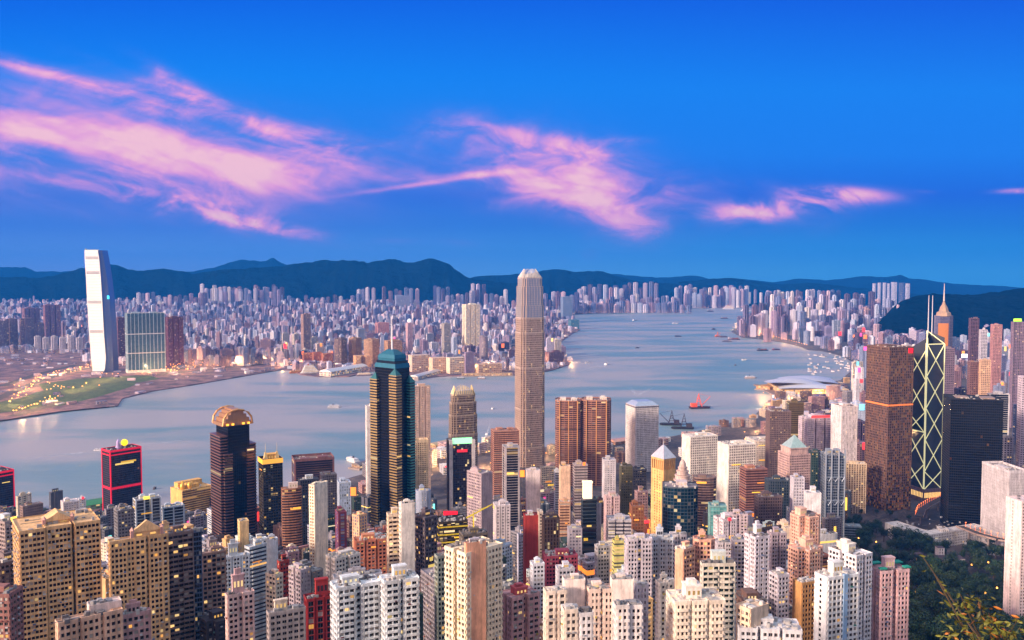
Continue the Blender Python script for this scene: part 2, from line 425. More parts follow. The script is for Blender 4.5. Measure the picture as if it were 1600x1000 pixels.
def strip(name, pp, wd, z, m, kind='structure'):
    pts = [Vector(atz(x, y, z)) for x, y in pp]; mb = MB(); n = len(pts)
    for i, p in enumerate(pts):
        d = (pts[min(i+1, n-1)]-pts[max(i-1, 0)]).normalized(); nn = Vector((-d.y, d.x, 0))
        mb.v += [tuple(p+nn*wd/2), tuple(p-nn*wd/2)]
    for i in range(n-1): mb.face((2*i, 2*i+1, 2*i+3, 2*i+2), ((i/(n-1), 0), (i/(n-1), 1), ((i+1)/(n-1), 1), ((i+1)/(n-1), 0)))
    return tag(mb.build(name, m), kind=kind)
for pp in ([(-40,640),(20,612),(60,596),(110,580),(150,574)], [(0,604),(60,584),(120,570)], [(150,590),(260,584),(360,574),(470,562)], [(20,650),(70,636),(90,628)]):
    strip('road', pp, 34, 3.5, 'road')
strip('promenade', [(-60,664),(0,656),(92,642),(184,633)], 22, 3.6, 'kground')

# hills: ridged height fields
def vnoise(seed):
    rs = np.random.RandomState(seed); T = rs.rand(64, 64)
    def f(x, y):
        xi, yi = int(math.floor(x)), int(math.floor(y)); fx, fy = x-xi, y-yi
        fx = fx*fx*(3-2*fx); fy = fy*fy*(3-2*fy)
        g = lambda i, j: T[(xi+i) % 64, (yi+j) % 64]
        return (g(0,0)*(1-fx)+g(1,0)*fx)*(1-fy) + (g(0,1)*(1-fx)+g(1,1)*fx)*fy
    return f
def hills(name, prof, D, front, back, seed, m='hill', spur=.6, step=4):
    vn = vnoise(seed); mb = MB(); x0, x1 = prof[0][0], prof[-1][0]; n = int((x1-x0)/step); J = 22
    for i in range(n+1):
        px = x0 + i*(x1-x0)/n; py = interp(px, prof)
        for j in range(J+1):
            t = j/J; Y = D - front + (front+back)*t
            zr = aty(px, py, D)[2]
            k = (Y-(D-front))/front if Y <= D else 1-(Y-D)/back
            k = max(0, k); e = k**1.25
            wx = px/26.0
            rid = 1-abs(2*vn(wx + 1.3*vn(wx*.5, t*3), t*2.2 + 3) - 1); fine = vn(wx*4, t*14) - .5
            z = zr*e*(1 - spur*(1-rid)*(1-k)*2.0) + fine*zr*.07*(1-k**6) + ((vn(px/8.0, .5)-.5)*.05 + (vn(px/3.0, 7.5)-.5)*.026 + (vn(px/1.3, 17.5)-.5)*.012)*zr
            x = (px-800)/F*Y
            mb.v.append((x, Y, max(z, -8 if j in (0, J) else -4)))
    for i in range(n):
        for j in range(J): a = i*(J+1)+j; mb.face((a, a+J+1, a+J+2, a+1))
    return tag(mb.build(name, m, smooth=True), kind='structure')
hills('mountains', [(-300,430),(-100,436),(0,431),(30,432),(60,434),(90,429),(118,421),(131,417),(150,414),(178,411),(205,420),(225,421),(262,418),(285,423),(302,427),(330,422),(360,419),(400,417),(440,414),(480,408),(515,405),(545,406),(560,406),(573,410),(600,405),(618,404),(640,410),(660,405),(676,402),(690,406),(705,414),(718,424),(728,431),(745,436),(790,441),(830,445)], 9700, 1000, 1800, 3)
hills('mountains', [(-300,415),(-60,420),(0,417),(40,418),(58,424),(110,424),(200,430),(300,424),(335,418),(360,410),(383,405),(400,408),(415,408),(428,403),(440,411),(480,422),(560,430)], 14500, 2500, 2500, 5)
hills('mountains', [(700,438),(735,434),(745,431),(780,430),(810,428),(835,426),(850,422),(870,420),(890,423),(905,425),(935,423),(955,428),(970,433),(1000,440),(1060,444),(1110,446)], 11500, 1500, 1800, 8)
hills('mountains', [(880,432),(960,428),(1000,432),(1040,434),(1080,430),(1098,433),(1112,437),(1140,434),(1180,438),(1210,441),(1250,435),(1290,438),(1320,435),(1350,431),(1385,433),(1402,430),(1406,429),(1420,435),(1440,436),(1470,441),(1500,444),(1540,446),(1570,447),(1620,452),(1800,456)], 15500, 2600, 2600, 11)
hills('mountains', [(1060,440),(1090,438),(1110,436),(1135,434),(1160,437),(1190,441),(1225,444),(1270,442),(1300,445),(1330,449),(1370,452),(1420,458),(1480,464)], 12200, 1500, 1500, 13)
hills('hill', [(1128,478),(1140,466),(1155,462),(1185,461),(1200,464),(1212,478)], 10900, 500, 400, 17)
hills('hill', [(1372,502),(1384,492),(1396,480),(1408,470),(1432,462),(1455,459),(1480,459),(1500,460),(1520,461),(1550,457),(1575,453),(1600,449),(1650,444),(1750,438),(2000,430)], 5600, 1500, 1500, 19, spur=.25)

# ------------------------------------------------------------------ towers
FOOT = []          # (x, y, radius, xl, xr, D, visible base y)
LABELS = {}
PLANS = {
 'rect': [(0,0),(1,0),(1,1),(0,1)],
 'cross': [(.28,0),(.72,0),(.72,.24),(1,.24),(1,.76),(.72,.76),(.72,1),(.28,1),(.28,.76),(0,.76),(0,.24),(.28,.24)],
 'notch': [(0,0),(.40,0),(.40,.2),(.60,.2),(.60,0),(1,0),(1,.38),(.84,.38),(.84,.62),(1,.62),(1,1),(.6,1),(.6,.8),(.4,.8),(.4,1),(0,1),(0,.62),(.16,.62),(.16,.38),(0,.38)],
 'twin': [(0,0),(.28,0),(.28,.22),(.36,.22),(.36,0),(.64,0),(.64,.22),(.72,.22),(.72,0),(1,0),(1,.4),(.86,.4),(.86,.6),(1,.6),(1,1),(0,1),(0,.6),(.14,.6),(.14,.4),(0,.4)],
 'oct': [(.22,0),(.78,0),(1,.22),(1,.78),(.78,1),(.22,1),(0,.78),(0,.22)],
 'round': [(.5+.5*math.cos(-math.pi/2+2*math.pi*i/20), .5+.5*math.sin(-math.pi/2+2*math.pi*i/20)) for i in range(20)],
 'bow': [(0,.25),(.12,.1),(.3,.02),(.5,0),(.7,.02),(.88,.1),(1,.25),(1,1),(0,1)],
 'bays': [(0,.05),(.1,.05),(.13,0),(.3,0),(.33,.05),(.45,.05),(.45,.16),(.55,.16),(.55,.05),(.67,.05),(.7,0),(.87,0),(.9,.05),(1,.05),(1,.3),(.94,.33),(.94,.67),(1,.7),(1,1),(0,1),(0,.7),(.06,.67),(.06,.33),(0,.3)],
 'ell': [(0,0),(1,0),(1,1),(.55,1),(.55,.45),(0,.45)],
}
class T: pass
def place(xl, xc, xr, yt, D, th, depth):
    t = T(); C = Vector(aty(xc, yt, D)); t.C = C; t.zt = C.z
    ph = math.atan2(C.x, C.y); th = R(th)
    r = Vector((math.cos(ph), -math.sin(ph))); vd = Vector((math.sin(ph), math.cos(ph)))
    t.u = r*math.cos(th) + vd*math.sin(th); t.v = -r*math.sin(th) + vd*math.cos(th)
    dep = C.y*cp - (C.z-CAMZ)*sp_
    def solve(px, d):
        a = (px-800)/F; return (a*dep - C.x)/(d.x - a*d.y*cp)
    t.Lr = solve(xr, t.u) if xr > xc+.5 else None
    t.Ll = solve(xl, t.v) if xl < xc-.5 else None
    if t.Ll is None or t.Ll <= 0: t.Ll = depth or (t.Lr or 20)*.8
    if t.Lr is None or t.Lr <= 0: t.Lr = depth or t.Ll*.8
    cap = 2.2
    t.Ll = min(t.Ll, cap*max(t.Lr, 22)); t.Lr = min(t.Lr, cap*max(t.Ll, 22))
    t.pt = lambda s, q: (C.x + t.u.x*t.Lr*s + t.v.x*t.Ll*q, C.y + t.u.y*t.Lr*s + t.v.y*t.Ll*q)
    cx, cy = t.pt(.5, .5); t.cx, t.cy = cx, cy
    t.zb = min(gz(*t.pt(a, b)) for a in (0, 1) for b in (0, 1)) - 3
    return t
def addlabel(root, label):
    LABELS.setdefault(label, []).append(root)
def facade(glass, wall, poly, z0, z1, st, rnd, cam_xy=(0, 0)):
    """glazed core plus storey bands and piers that stand proud of it"""
    fh, sp, bay, pw, out = st['fh'], st['sp'], st['bay'], st['pw'], st['out']
    glass.prism(poly, z0, z1, True, False, uv=(bay, fh))
    nf = max(1, int(round((z1-z0)/fh))); f = (z1-z0)/nf
    if sp > 0:
        bp = offset(poly, out)
        k = 1 if st.get('every') is None else st['every']
        for i in range(0, nf+1, k):
            a = z0 + i*f - (f*sp*.35); b = a + f*sp
            a = max(a, z0+.01); b = min(b, z1+.9)
            wall.prism(bp, a, b, True, True)
    n = len(poly)
    for i in range(n):
        p, q = poly[i], poly[(i+1) % n]; L = math.hypot(q[0]-p[0], q[1]-p[1])
        if L < .8: continue
        e = ((q[0]-p[0])/L, (q[1]-p[1])/L); nn = (e[1], -e[0])
        mx, my = (p[0]+q[0])/2, (p[1]+q[1])/2
        facing = nn[0]*(cam_xy[0]-mx) + nn[1]*(cam_xy[1]-my) > -L*3
        side = st['side'](nn)
        if side in st['blank']:
            wall.box((mx+nn[0]*(out+.1)/2, my+nn[1]*(out+.1)/2), e, nn, L/2+.06, (out+.1)/2+.05, z0, z1+.7); 
            if side in st.get('slot', ''):
                for i2 in range(nf):
                    za = z0+i2*f
                    for d in st.get('slots', (.5,)): glass.box((p[0]+e[0]*L*d+nn[0]*(out+.16), p[1]+e[1]*L*d+nn[1]*(out+.16)), e, nn, .75, .03, za+f*.35, za+f*.85, True)
            continue
        if pw > 0:
            m = max(1, int(round(L/bay)))
            for k in range(m+1):
                d = L*k/m
                if k == 0: d = pw/2 - .03
                if k == m: d = L - pw/2 + .05
                if k and k < m and st.get('skip') and k % st['skip']: continue
                o2 = out + (.07 if k % 2 else .05) + st.get('pier_out', 0)
                wall.box((p[0]+e[0]*d+nn[0]*(o2/2-.05), p[1]+e[1]*d+nn[1]*(o2/2-.05)), e, nn, pw/2, o2/2+.05, z0, z1+.85, False)
        if side in st['balc'] and L > 5:
            bw = L*.34
            for cc in ((.27, .73) if L > 11 else (.5,)):
                for i2 in range(1, nf):
                    za = z0+i2*f-.1
                    wall.box((p[0]+e[0]*L*cc+nn[0]*.75, p[1]+e[1]*L*cc+nn[1]*.75), e, nn, bw/2 if L > 11 else L*.38, .72, za, za+1.15)
        if st['ac'] > 0 and facing:
            m = max(1, int(L/bay))
            for i2 in range(1, nf):
                for k in range(m):
                    if rnd.random() < st['ac']:
                        d = L*(k+.5)/m + rnd.uniform(-.5, .5); za = z0+i2*f + rnd.choice((-.1, .25, .5))
                        (st['acm'] if rnd.random() < .8 else st['awn']).box((p[0]+e[0]*d+nn[0]*(out+.3), p[1]+e[1]*d+nn[1]*(out+.3)), e, nn, rnd.uniform(.4, .75), .34, za, za+rnd.uniform(.5, .8))
COUNT = [0]; TW = []; WPROTO = {}
def windows(t, st, poly, lit, glass):
    """the hundred nearest windows of a near tower: framed panes set into the storeys"""
    fh, sp, bay, pw = st['fh'], st['sp'], st['bay'], st['pw']; nf = max(1, int(round((t.zt-t.zb)/fh))); f = (t.zt-t.zb)/nf; cells = []; n = len(poly); rn = random.Random(int(t.cx*7+t.cy))
    for i in range(n):
        p, q = poly[i], poly[(i+1) % n]; L = math.hypot(q[0]-p[0], q[1]-p[1])
        if L < pw+1.4: continue
        e = ((q[0]-p[0])/L, (q[1]-p[1])/L); nn = (e[1], -e[0])
        if nn[0]*-p[0] + nn[1]*-p[1] < L*.15 or st['side'](nn) in st['blank']: continue
        m = max(1, int(round(L/bay))); w_ = L/m - pw - .1
        if w_ < .7: continue
        for k in range(m):
            d = L*(k+.5)/m
            for i2 in range(nf):
                z0 = t.zb+i2*f + f*sp*.66 + .06; z1 = t.zb+(i2+1)*f - f*sp*.34 - .06
                x, y = p[0]+e[0]*d+nn[0]*.05, p[1]+e[1]*d+nn[1]*.05
                u, v = proj(x, y, z0)
                if v < 1002 and -2 < u < 1602: cells.append((x*x+y*y+(z0-CAMZ)**2, x, y, z0, z1-z0, w_, math.atan2(e[1], e[0])))
    cells.sort()
    for c in cells[:100]:
        key = (round(c[5], 1), round(c[4], 1))
        if key not in WPROTO:
            a, h = key[0]/2, key[1]; me = bpy.data.meshes.new('window'); V = []; Fc = []; MI = []
            def bx(x0, x1, y0, y1, z0, z1, mi):
                k = len(V); V.extend([(x0,y0,z0),(x1,y0,z0),(x1,y1,z0),(x0,y1,z0),(x0,y0,z1),(x1,y0,z1),(x1,y1,z1),(x0,y1,z1)])
                for q in ((0,1,5,4),(1,2,6,5),(2,3,7,6),(3,0,4,7),(4,5,6,7),(3,2,1,0)): Fc.append(tuple(k+j for j in q)); MI.append(mi)
            bx(-a+.09, a-.09, -.03, .03, .09, h-.09, 1)
            bx(-a, -a+.09, -.10, .03, 0, h, 0); bx(a-.09, a, -.10, .03, 0, h, 0); bx(-a+.09, a-.09, -.10, .03, 0, .09, 0); bx(-a+.09, a-.09, -.10, .03, h-.09, h, 0)
            if a > .8: bx(-.04, .04, -.08, -.031, .09, h-.09, 0)
            me.from_pydata(V, [], Fc); me.materials.append(M['frame']); me.materials.append(M['flat_glass']); me.polygons.foreach_set('material_index', MI); WPROTO[key] = me
        o = bpy.data.objects.new('window', WPROTO[key]); COL.objects.link(o); o.parent = t.root
        o.location = (c[1]-t.cx, c[2]-t.cy, c[3]-t.zb); o.rotation_euler = (0, 0, c[6]); g_ = rn.uniform(.6, 1.7)
        o.color = (*[q*g_ for q in lin(glass)], min(1, lit*1.2))
def tower(name, label, cat, xl, xc, xr, yt, D, th=24, plan='rect', wall=(200,190,185), glass=(34,36,44), gm='flat_glass', lit=.04,
          fh=3.05, sp=.5, bay=3.0, pw=1.1, out=.35, depth=None, blank='', balc='', ac=0.0, roofc=None, lift=1, liftc=None, lifth=6, vb=None, group=None,
          equip=1.0, skip=None, every=None, slot='', slots=(.5,), antenna=0, parapet=1.1, tiers=None, pier_out=0, sign=None, dark_recess=True, winobj=False):
    if D < 720 and bay < 6: pw *= .66; bay *= .88; equip *= 1.7; sp *= .9; glass = tuple(int(q*.48) for q in glass); ac *= 1.7; out *= 1.25
    t = place(xl, xc, xr, yt, D, th, depth)
    COUNT[0] += 1; rnd = random.Random(COUNT[0]*13+5)
    poly = [t.pt(a, b) for a, b in PLANS[plan]] if isinstance(plan, str) else [t.pt(a, b) for a, b in plan]
    root = empty(name, (t.cx, t.cy, t.zb)); tag(root, label, cat, group); addlabel(root, label); t.root = root
    ux, uy, vx, vy = t.u.x, t.u.y, t.v.x, t.v.y
    def side(nn):
        d = {'R': -(nn[0]*vx+nn[1]*vy), 'B': nn[0]*vx+nn[1]*vy, 'L': -(nn[0]*ux+nn[1]*uy), 'E': nn[0]*ux+nn[1]*uy}
        return max(d, key=d.get)
    st = dict(fh=fh, sp=sp, bay=bay, pw=pw, out=out, blank=blank, balc=balc, ac=ac, side=side, skip=skip, every=every, slot=slot, slots=slots, pier_out=pier_out, acm=MB(), awn=MB())
    g, wl = MB(), MB()
    facade(g, wl, poly, t.zb, t.zt, st, rnd)
    rp = MB(); rp.prism(offset(poly, out-.04), t.zt+.02, t.zt+.35)
    if parapet:
        for i in range(len(poly)):
            p, q = poly[i], poly[(i+1) % len(poly)]; L = math.hypot(q[0]-p[0], q[1]-p[1])
            if L < .6: continue
            e = ((q[0]-p[0])/L, (q[1]-p[1])/L); nn = (e[1], -e[0]); k = out-.05-.011*(i % 3)
            wl.box(((p[0]+q[0])/2+nn[0]*k, (p[1]+q[1])/2+nn[1]*k), e, nn, L/2+.3, .14, t.zt+.1, t.zt+.35+parapet)
    wl.build('facade', 'wall', root, wall); g.build('glazing', gm, root, glass, lit)
    for q, nm_, cc in ((st['acm'], 'air_conditioner', (186,186,190)), (st['awn'], 'awning', rnd.choice([(60,120,110),(150,84,64),(90,110,150),(190,170,90),(110,60,60)]))):
        if q.v: q.build(nm_, 'wall', root, cc)['kind'] = 'stuff'
    rc = roofc or rnd.choice([(150,146,150), (120,116,120), (172,168,168), (96,92,98), (140,120,112)])
    rp.build('roof', 'roof', root, rc)
    A, B = t.Lr, t.Ll
    for li in range(lift):
        lm = MB(); s0 = rnd.uniform(.12, .42) if lift == 1 else (.14+.46*li+rnd.uniform(0, .05)); q0 = rnd.uniform(.2, .42)
        lw, ld = (rnd.uniform(.3, .5), rnd.uniform(.3, .5)) if lift == 1 else (rnd.uniform(.2, .26), rnd.uniform(.3, .4))
        h = lifth*rnd.uniform(.5, .85)
        pl = [t.pt(s0, q0), t.pt(s0+lw, q0), t.pt(s0+lw, q0+ld), t.pt(s0, q0+ld)]
        lm.prism(pl, t.zt+.3, t.zt+h); lm.prism(offset(pl, .25), t.zt+h-.3, t.zt+h+.5, True, True)
        c2 = [t.pt(s0+lw*.2, q0+ld*.25), t.pt(s0+lw*.75, q0+ld*.25), t.pt(s0+lw*.75, q0+ld*.8), t.pt(s0+lw*.2, q0+ld*.8)]
        if rnd.random() < .45: lm.prism(c2, t.zt+h+.5, t.zt+h+.5+h*.3)
        lo = lm.build('lift_house', 'wall', root, liftc or wall)
        ob = MB()
        for k in range(3):
            a = s0+lw*(.2+.3*k); p = t.pt(a, q0); ob.box((p[0]-vx*.04, p[1]-vy*.04), (ux, uy), (vx, vy), .5, .08, t.zt+h*.4, t.zt+h*.7)
        ob.build('vent', 'office_glass', lo, (40,38,42))
    if equip > 0:
        em = MB(); n = int(equip*max(3, A*B/70)); few = n <= 6; ecol = random.Random(COUNT[0]).choice([(190,186,184), (150,150,154), (120,116,118), (205,200,196)])
        for k in range(min(n, 26)):
            a, b = rnd.uniform(.06, .94), rnd.uniform(.06, .94); p = t.pt(a, b)
            if plan in ('cross', 'notch', 'twin', 'bays') and (abs(a-.5) > .24 and abs(b-.5) > .24) and plan == 'cross': continue
            hh = rnd.uniform(.8, 2.6)
            if rnd.random() < .25: em.lathe(p, [(rnd.uniform(.7, 1.3), t.zt+.3), (1.0, t.zt+.3+hh)], 10)
            else: em.box(p, (ux, uy), (vx, vy), rnd.uniform(.4, 1.7), rnd.uniform(.4, 1.4), t.zt+.3, t.zt+.3+hh)
            if few: em.build('rooftop_tank', 'wall', root, ecol); em = MB()
        for k in range(2):
            p = t.pt(rnd.uniform(.1, .4), rnd.uniform(.1, .9)); em.box(p, (ux, uy), (vx, vy), rnd.uniform(2, A*.25), .12, t.zt+1.0, t.zt+1.2)
            if few: em.build('rooftop_pipe', 'metal', root, ecol); em = MB()
        em.build('rooftop_plant', 'wall', root, rnd.choice([(190,186,184), (150,150,154), (120,116,118), (205,200,196)]))
    if antenna:
        am = MB(); p = t.pt(.4, .5); am.tube([(p[0], p[1], t.zt), (p[0], p[1], t.zt+antenna)], .35, 6, .12); am.build('antenna', 'metal', root, (190,190,195))
    # reserve the ground
    FOOT.append((t.cx, t.cy, .5*math.hypot(t.Lr, t.Ll)*.8, min(xl, xc), max(xr, xc), D, vb if vb else (1012 if D < 560 else yt+60000/D)))
    t.poly = poly; t.wl = wall; t.D = D; t.blank = blank; TW.append(t)
    if D < 475 and bay < 6: windows(t, st, poly, lit, glass)
    return t

# the wooded slope under the park
mb = MB(); NX, NY = 40, 30
for i in range(NX+1):
    for j in range(NY+1):
        px = 1284 + 500*i/NX; y = 560 + 640*j/NY; x = (px-800)/F*y; mb.v.append((x, y, gz(x, y)+.25))
for i in range(NX):
    for j in range(NY): a = i*(NY+1)+j; mb.face((a, a+NY+1, a+NY+2, a+1))
tag(mb.build('park_ground', 'neargreen', smooth=True), kind='structure')
# ------------------------------------------------------------------ landmark towers
REFS = []           # (px, D, short phrase) used in the labels of lesser buildings
def ref(px, D, s): REFS.append((px, D, s))
def start(name, label, cat, xl, xc, xr, yt, D, th, depth=None, vb=None, group=None):
    t = place(xl, xc, xr, yt, D, th, depth)
    t.root = empty(name, (t.cx, t.cy, t.zb)); tag(t.root, label, cat, group); addlabel(t.root, label)
    FOOT.append((t.cx, t.cy, .5*math.hypot(t.Lr, t.Ll)*.85, min(xl, xc), max(xr, xc), D, vb or yt+80))
    t.st = dict(fh=4, sp=.4, bay=3, pw=.6, out=.35, blank='', balc='', ac=0, side=lambda n: 'R')
    return t
def zat(py, D): return aty(800, py, D)[2]
def tpoly(t, pts): return [t.pt(a, b) for a, b in pts]
def scaled(pts, k): return [(.5+(a-.5)*k, .5+(b-.5)*k) for a, b in pts]
CH = [(.16,0),(.84,0),(.84,.06),(.94,.06),(.94,.16),(1,.16),(1,.84),(.94,.84),(.94,.94),(.84,.94),(.84,1),(.16,1),(.16,.94),(.06,.94),(.06,.84),(0,.84),(0,.16),(.06,.16),(.06,.06),(.16,.06)]

# tallest harbour tower: stepped, finned crown
def finance_tower(name, label, xl, xc, xr, yt, D, th, tiers, crown, glass, fin, ytop_crown, vb, lit=.03, crowncol=(236,232,224)):
    t = start(name, label, 'skyscraper', xl, xc, xr, tiers[-1][0], D, th, vb=vb)
    rnd = random.Random(3); z0 = t.zb
    wl, wl2, g, g2 = MB(), MB(), MB(), MB()
    st = dict(t.st); st.update(fh=4.3, sp=.3, bay=2.6, pw=.42, out=.45, pier_out=.25)
    for i, (y, k, upper) in enumerate(tiers):
        z1 = zat(y, D)
        pl = tpoly(t, scaled(CH, k))
        s2 = dict(st); 
        if upper: s2.update(sp=.10, bay=3.4, pw=.42, pier_out=.4)
        facade(g2 if upper else g, wl2 if upper else wl, pl, z0, z1, s2, rnd)
        # refuge floor: a dark belt
        if not upper:
            wl.prism(offset(pl, .75), z1-2.2, z1+.4, True, True)
        z0 = z1
    wl.build('facade', 'metal', t.root, fin); g.build('glazing', 'office_glass', t.root, glass, lit)
    if g2.v: wl2.build('upper_facade', 'metal', t.root, tuple(int(q*1.03) for q in fin)); g2.build('upper_glazing', 'mirror', t.root, (140,170,205))
    # crown: fins leaning in
    cm = MB(); k0 = tiers[-1][1]; zc = zat(ytop_crown, D); pl = scaled(CH, k0); nfin = 9
    cor = [(0,0),(1,0),(1,1),(0,1)]
    for e in range(4):
        a, b = cor[e], cor[(e+1) % 4]
        for i in range(nfin+1):
            s = .1+.8*i/nfin; h = 1 - .38*abs(2*i/nfin-1)**2
            p0 = (a[0]+(b[0]-a[0])*s, a[1]+(b[1]-a[1])*s); p0 = (.5+(p0[0]-.5)*k0, .5+(p0[1]-.5)*k0)
            pts = []
            for q in (0, .35, .7, 1):
                sh = 1 - crown*q**1.6
                w = t.pt(.5+(p0[0]-.5)*sh, .5+(p0[1]-.5)*sh); pts.append((w[0], w[1], z0-2+(zc-z0+2)*q*h))
            cm.tube(pts, .75, 5, .5)
    cm.build('crown', 'metal', t.root, crowncol)
    im = MB(); im.prism(tpoly(t, scaled(CH, k0*.86)), z0+.1, z0+(zc-z0)*.45, poly1=tpoly(t, scaled(CH, k0*.74))); im.build('plant_room', 'metal', t.root, (200,198,196))
    return t
finance_tower('office_skyscraper', 'tallest tower at the middle of the waterfront, stepped and finned with a clawed pale crown', 803, 816, 853, 420, 1790, 22,
    [(700,1.0,False),(640,1.0,False),(575,1.0,False),(520,.985,False),(497,.95,False),(478,.93,True),(448,.88,True),(434,.80,True)], .42, (136,112,104), (206,186,174), 420, 740, lit=.03, crowncol=(232,222,216))
ref(828, 1790, 'the clawed tallest tower')
finance_tower('office_skyscraper', 'tapered bronze tower with a glowing crown, right of the teal topped tower', 700, 706, 747, 607, 1650, 18,
    [(760,1.0,False),(680,1.0,False),(650,.97,False),(630,.92,False),(618,.84,False)], .2, (92,74,66), (190,170,150), 604, 700, lit=.05, crowncol=(250,226,170))
ref(722, 1650, 'the glowing crowned bronze tower')

# white faced tower across the harbour; the face's sky reflection is plain white colour
D = 3530
t = start('office_skyscraper', 'very tall pale tower with a bright curved white face across the harbour', 'skyscraper', 133, 133, 168, 391, D, 0, depth=62, vb=583)
fx = lambda px, y=391: aty(px, y, D)[0]
def icc_poly(xa, xb, xd, dep=56):
    ya = D; return [(fx(xa)-1, ya+6), (fx(xa)+2, ya), (fx((xa+xb)/2), ya-2.5), (fx(xb)-2, ya), (fx(xb)+1, ya+5), (fx(xd)-2, ya+12), (fx(xd), ya+dep), (fx(xa)+4, ya+dep)]
prof = [(583,139,158,171),(577,140,161,171),(560,138,163,171),(520,136,161,170),(470,134,159.5,168),(430,133,158,164),(405,132,156.5,160.5),(391,132,154.5,158)]
body, face = MB(), MB()
for (ya, a0, b0, c0), (yb, a1, b1, c1) in zip(prof, prof[1:]):
    body.prism(icc_poly(a0, b0, c0), zat(ya, D)-(8 if ya == 583 else 0), zat(yb, D), yb == 391, False, poly1=icc_poly(a1, b1, c1))
body.build('glazing', 'mirror', t.root, (112,124,166))
def facept(px, y, off=1.6): return (fx(px), D-3.4-off, zat(y, D))
NS = 42
for k in range(NS):
    y0 = 391+(580-391)*k/NS; y1 = 391+(580-391)*(k+1)/NS - .16
    skip = any(abs(y0-q) < 4 for q in (424, 468, 515)) or y0 > 569
    for y_a, y_b in ((y0, y1),):
        pa = [interp(y_a, [(p[0], p[i]) for p in sorted(prof)]) for i in (1, 2)]; pb = [interp(y_b, [(p[0], p[i]) for p in sorted(prof)]) for i in (1, 2)]
        b0 = len(face.v); o2 = 1.6
        face.v += [facept(pa[0]+1, y_a, o2), facept(pa[1]-1, y_a, o2), facept(pb[1]-1, y_b, o2), facept(pb[0]+1, y_b, o2)]
        face.v += [(x, y+1.5, z) for x, y, z in face.v[-4:]]
        for q in ((3,2,1,0),(4,5,6,7),(0,1,5,4),(2,3,7,6),(1,2,6,5),(3,0,4,7)): face.face(tuple(b0+i for i in q))
face.build('curved_face', 'panel', t.root, (252,250,246))
for q in (401, 424, 470, 516):
    rb = MB()
    for k in range(3):
        y0 = q+k*1.5; a_ = [interp(y0, [(p[0], p[i]) for p in sorted(prof)]) for i in (1, 2)]
        rb.abox(fx((a_[0]+a_[1])/2), D-5.3, (fx(a_[1])-fx(a_[0]))/2*.80, .5, zat(y0+.9, D), zat(y0, D))
    rb.build('recess_band', 'metal', t.root, (150,150,156))
tm = MB(); tm.abox(fx(133.5), D+4, 2.2, 4, zat(392, D), zat(388.6, D)); tm.abox(fx(145), D+1, 24, 1.2, zat(391, D), zat(390, D)); tm.build('parapet', 'metal', t.root, (160,180,180))
sgn = MB(); sgn.abox(fx(169.5, 464), D-2, 3.4, 1.5, zat(467, D), zat(462, D)); sgn.build('beacon', 'lit', t.root, (60,220,235), 1.6)
ref(150, 3530, 'the white faced tower')

# dark tower with four striped bays and a teal pyramid top
D = 1210
t = start('office_skyscraper', 'tall dark tower with gold and green striped bays and a blue pyramid top', 'skyscraper', 578, 619, 648, 585, D, 42, vb=830)
core = [(.12,.12),(.88,.12),(.88,.88),(.12,.88)]
g, wl = MB(), MB(); st = dict(t.st); st.update(fh=3.9, sp=.16, bay=2.4, pw=.22, out=.2)
zc = zat(577, D); facade(g, wl, tpoly(t, core), t.zb, zc, st, random.Random(1))
g.build('glazing', 'mirror', t.root, (22,24,34)); wl.build('mullions', 'metal', t.root, (30,30,38))
for (pts, y1, col, nm) in (([(0,0),(.26,0),(.26,.26),(0,.26)], 588, (176,146,96), 'striped_bay'), ([(.74,0),(1,0),(1,.26),(.74,.26)], 600, (74,146,142), 'striped_bay'),
                       ([(0,.74),(.26,.74),(.26,1),(0,1)], 597, (180,152,100), 'striped_bay'), ([(.74,.74),(1,.74),(1,1),(.74,1)], 600, (74,150,140), 'striped_bay')):
    b1, b2 = MB(), MB(); s2 = dict(t.st); s2.update(fh=3.9, sp=.46, bay=30, pw=0, out=.5)
    zt = zat(y1, D); pl = tpoly(t, pts); facade(b1, b2, pl, t.zb, zt, s2, random.Random(2))
    c = t.pt(sum(p[0] for p in pts)/4, sum(p[1] for p in pts)/4)
    bo = b2.build('striped_bay', 'metal', t.root, col); b1.build('bay_glazing', 'office_glass', bo, (26,28,32), .03)
    pm = MB(); pm.prism(offset(pl, .6), zt, zt+10, True, True, poly1=[(c[0]+(p[0]-c[0])*.05, c[1]+(p[1]-c[1])*.05) for p in pl]); pm.build('bay_cap', 'metal', bo, (48,106,112))
cm = MB(); z0 = zc
for k0, k1, ya, yb in ((.8,.74,577,570),(.62,.62,570,562),(.66,.58,562,556),(.52,.24,556,549)):
    cm.prism(tpoly(t, scaled(PLANS['rect'], k0)), zat(ya, D), zat(yb, D), True, True, poly1=tpoly(t, scaled(PLANS['rect'], k1)))
cm.build('crown', 'metal', t.root, (36,104,128))
dm = MB(); dm.prism(tpoly(t, scaled(PLANS['rect'], .70)), zat(570.2, D), zat(566, D)); dm.build('lantern', 'office_glass', t.root, (20,24,34), .1)
sm = MB(); c = t.pt(.5, .5); sm.tube([(c[0], c[1], zat(550, D)), (c[0], c[1], zat(520, D)), (c[0], c[1], zat(497, D))], 1.3, 6, .25); sm.build('spire', 'metal', t.root, (225,225,232))
ref(614, 1210, 'the teal topped striped tower')

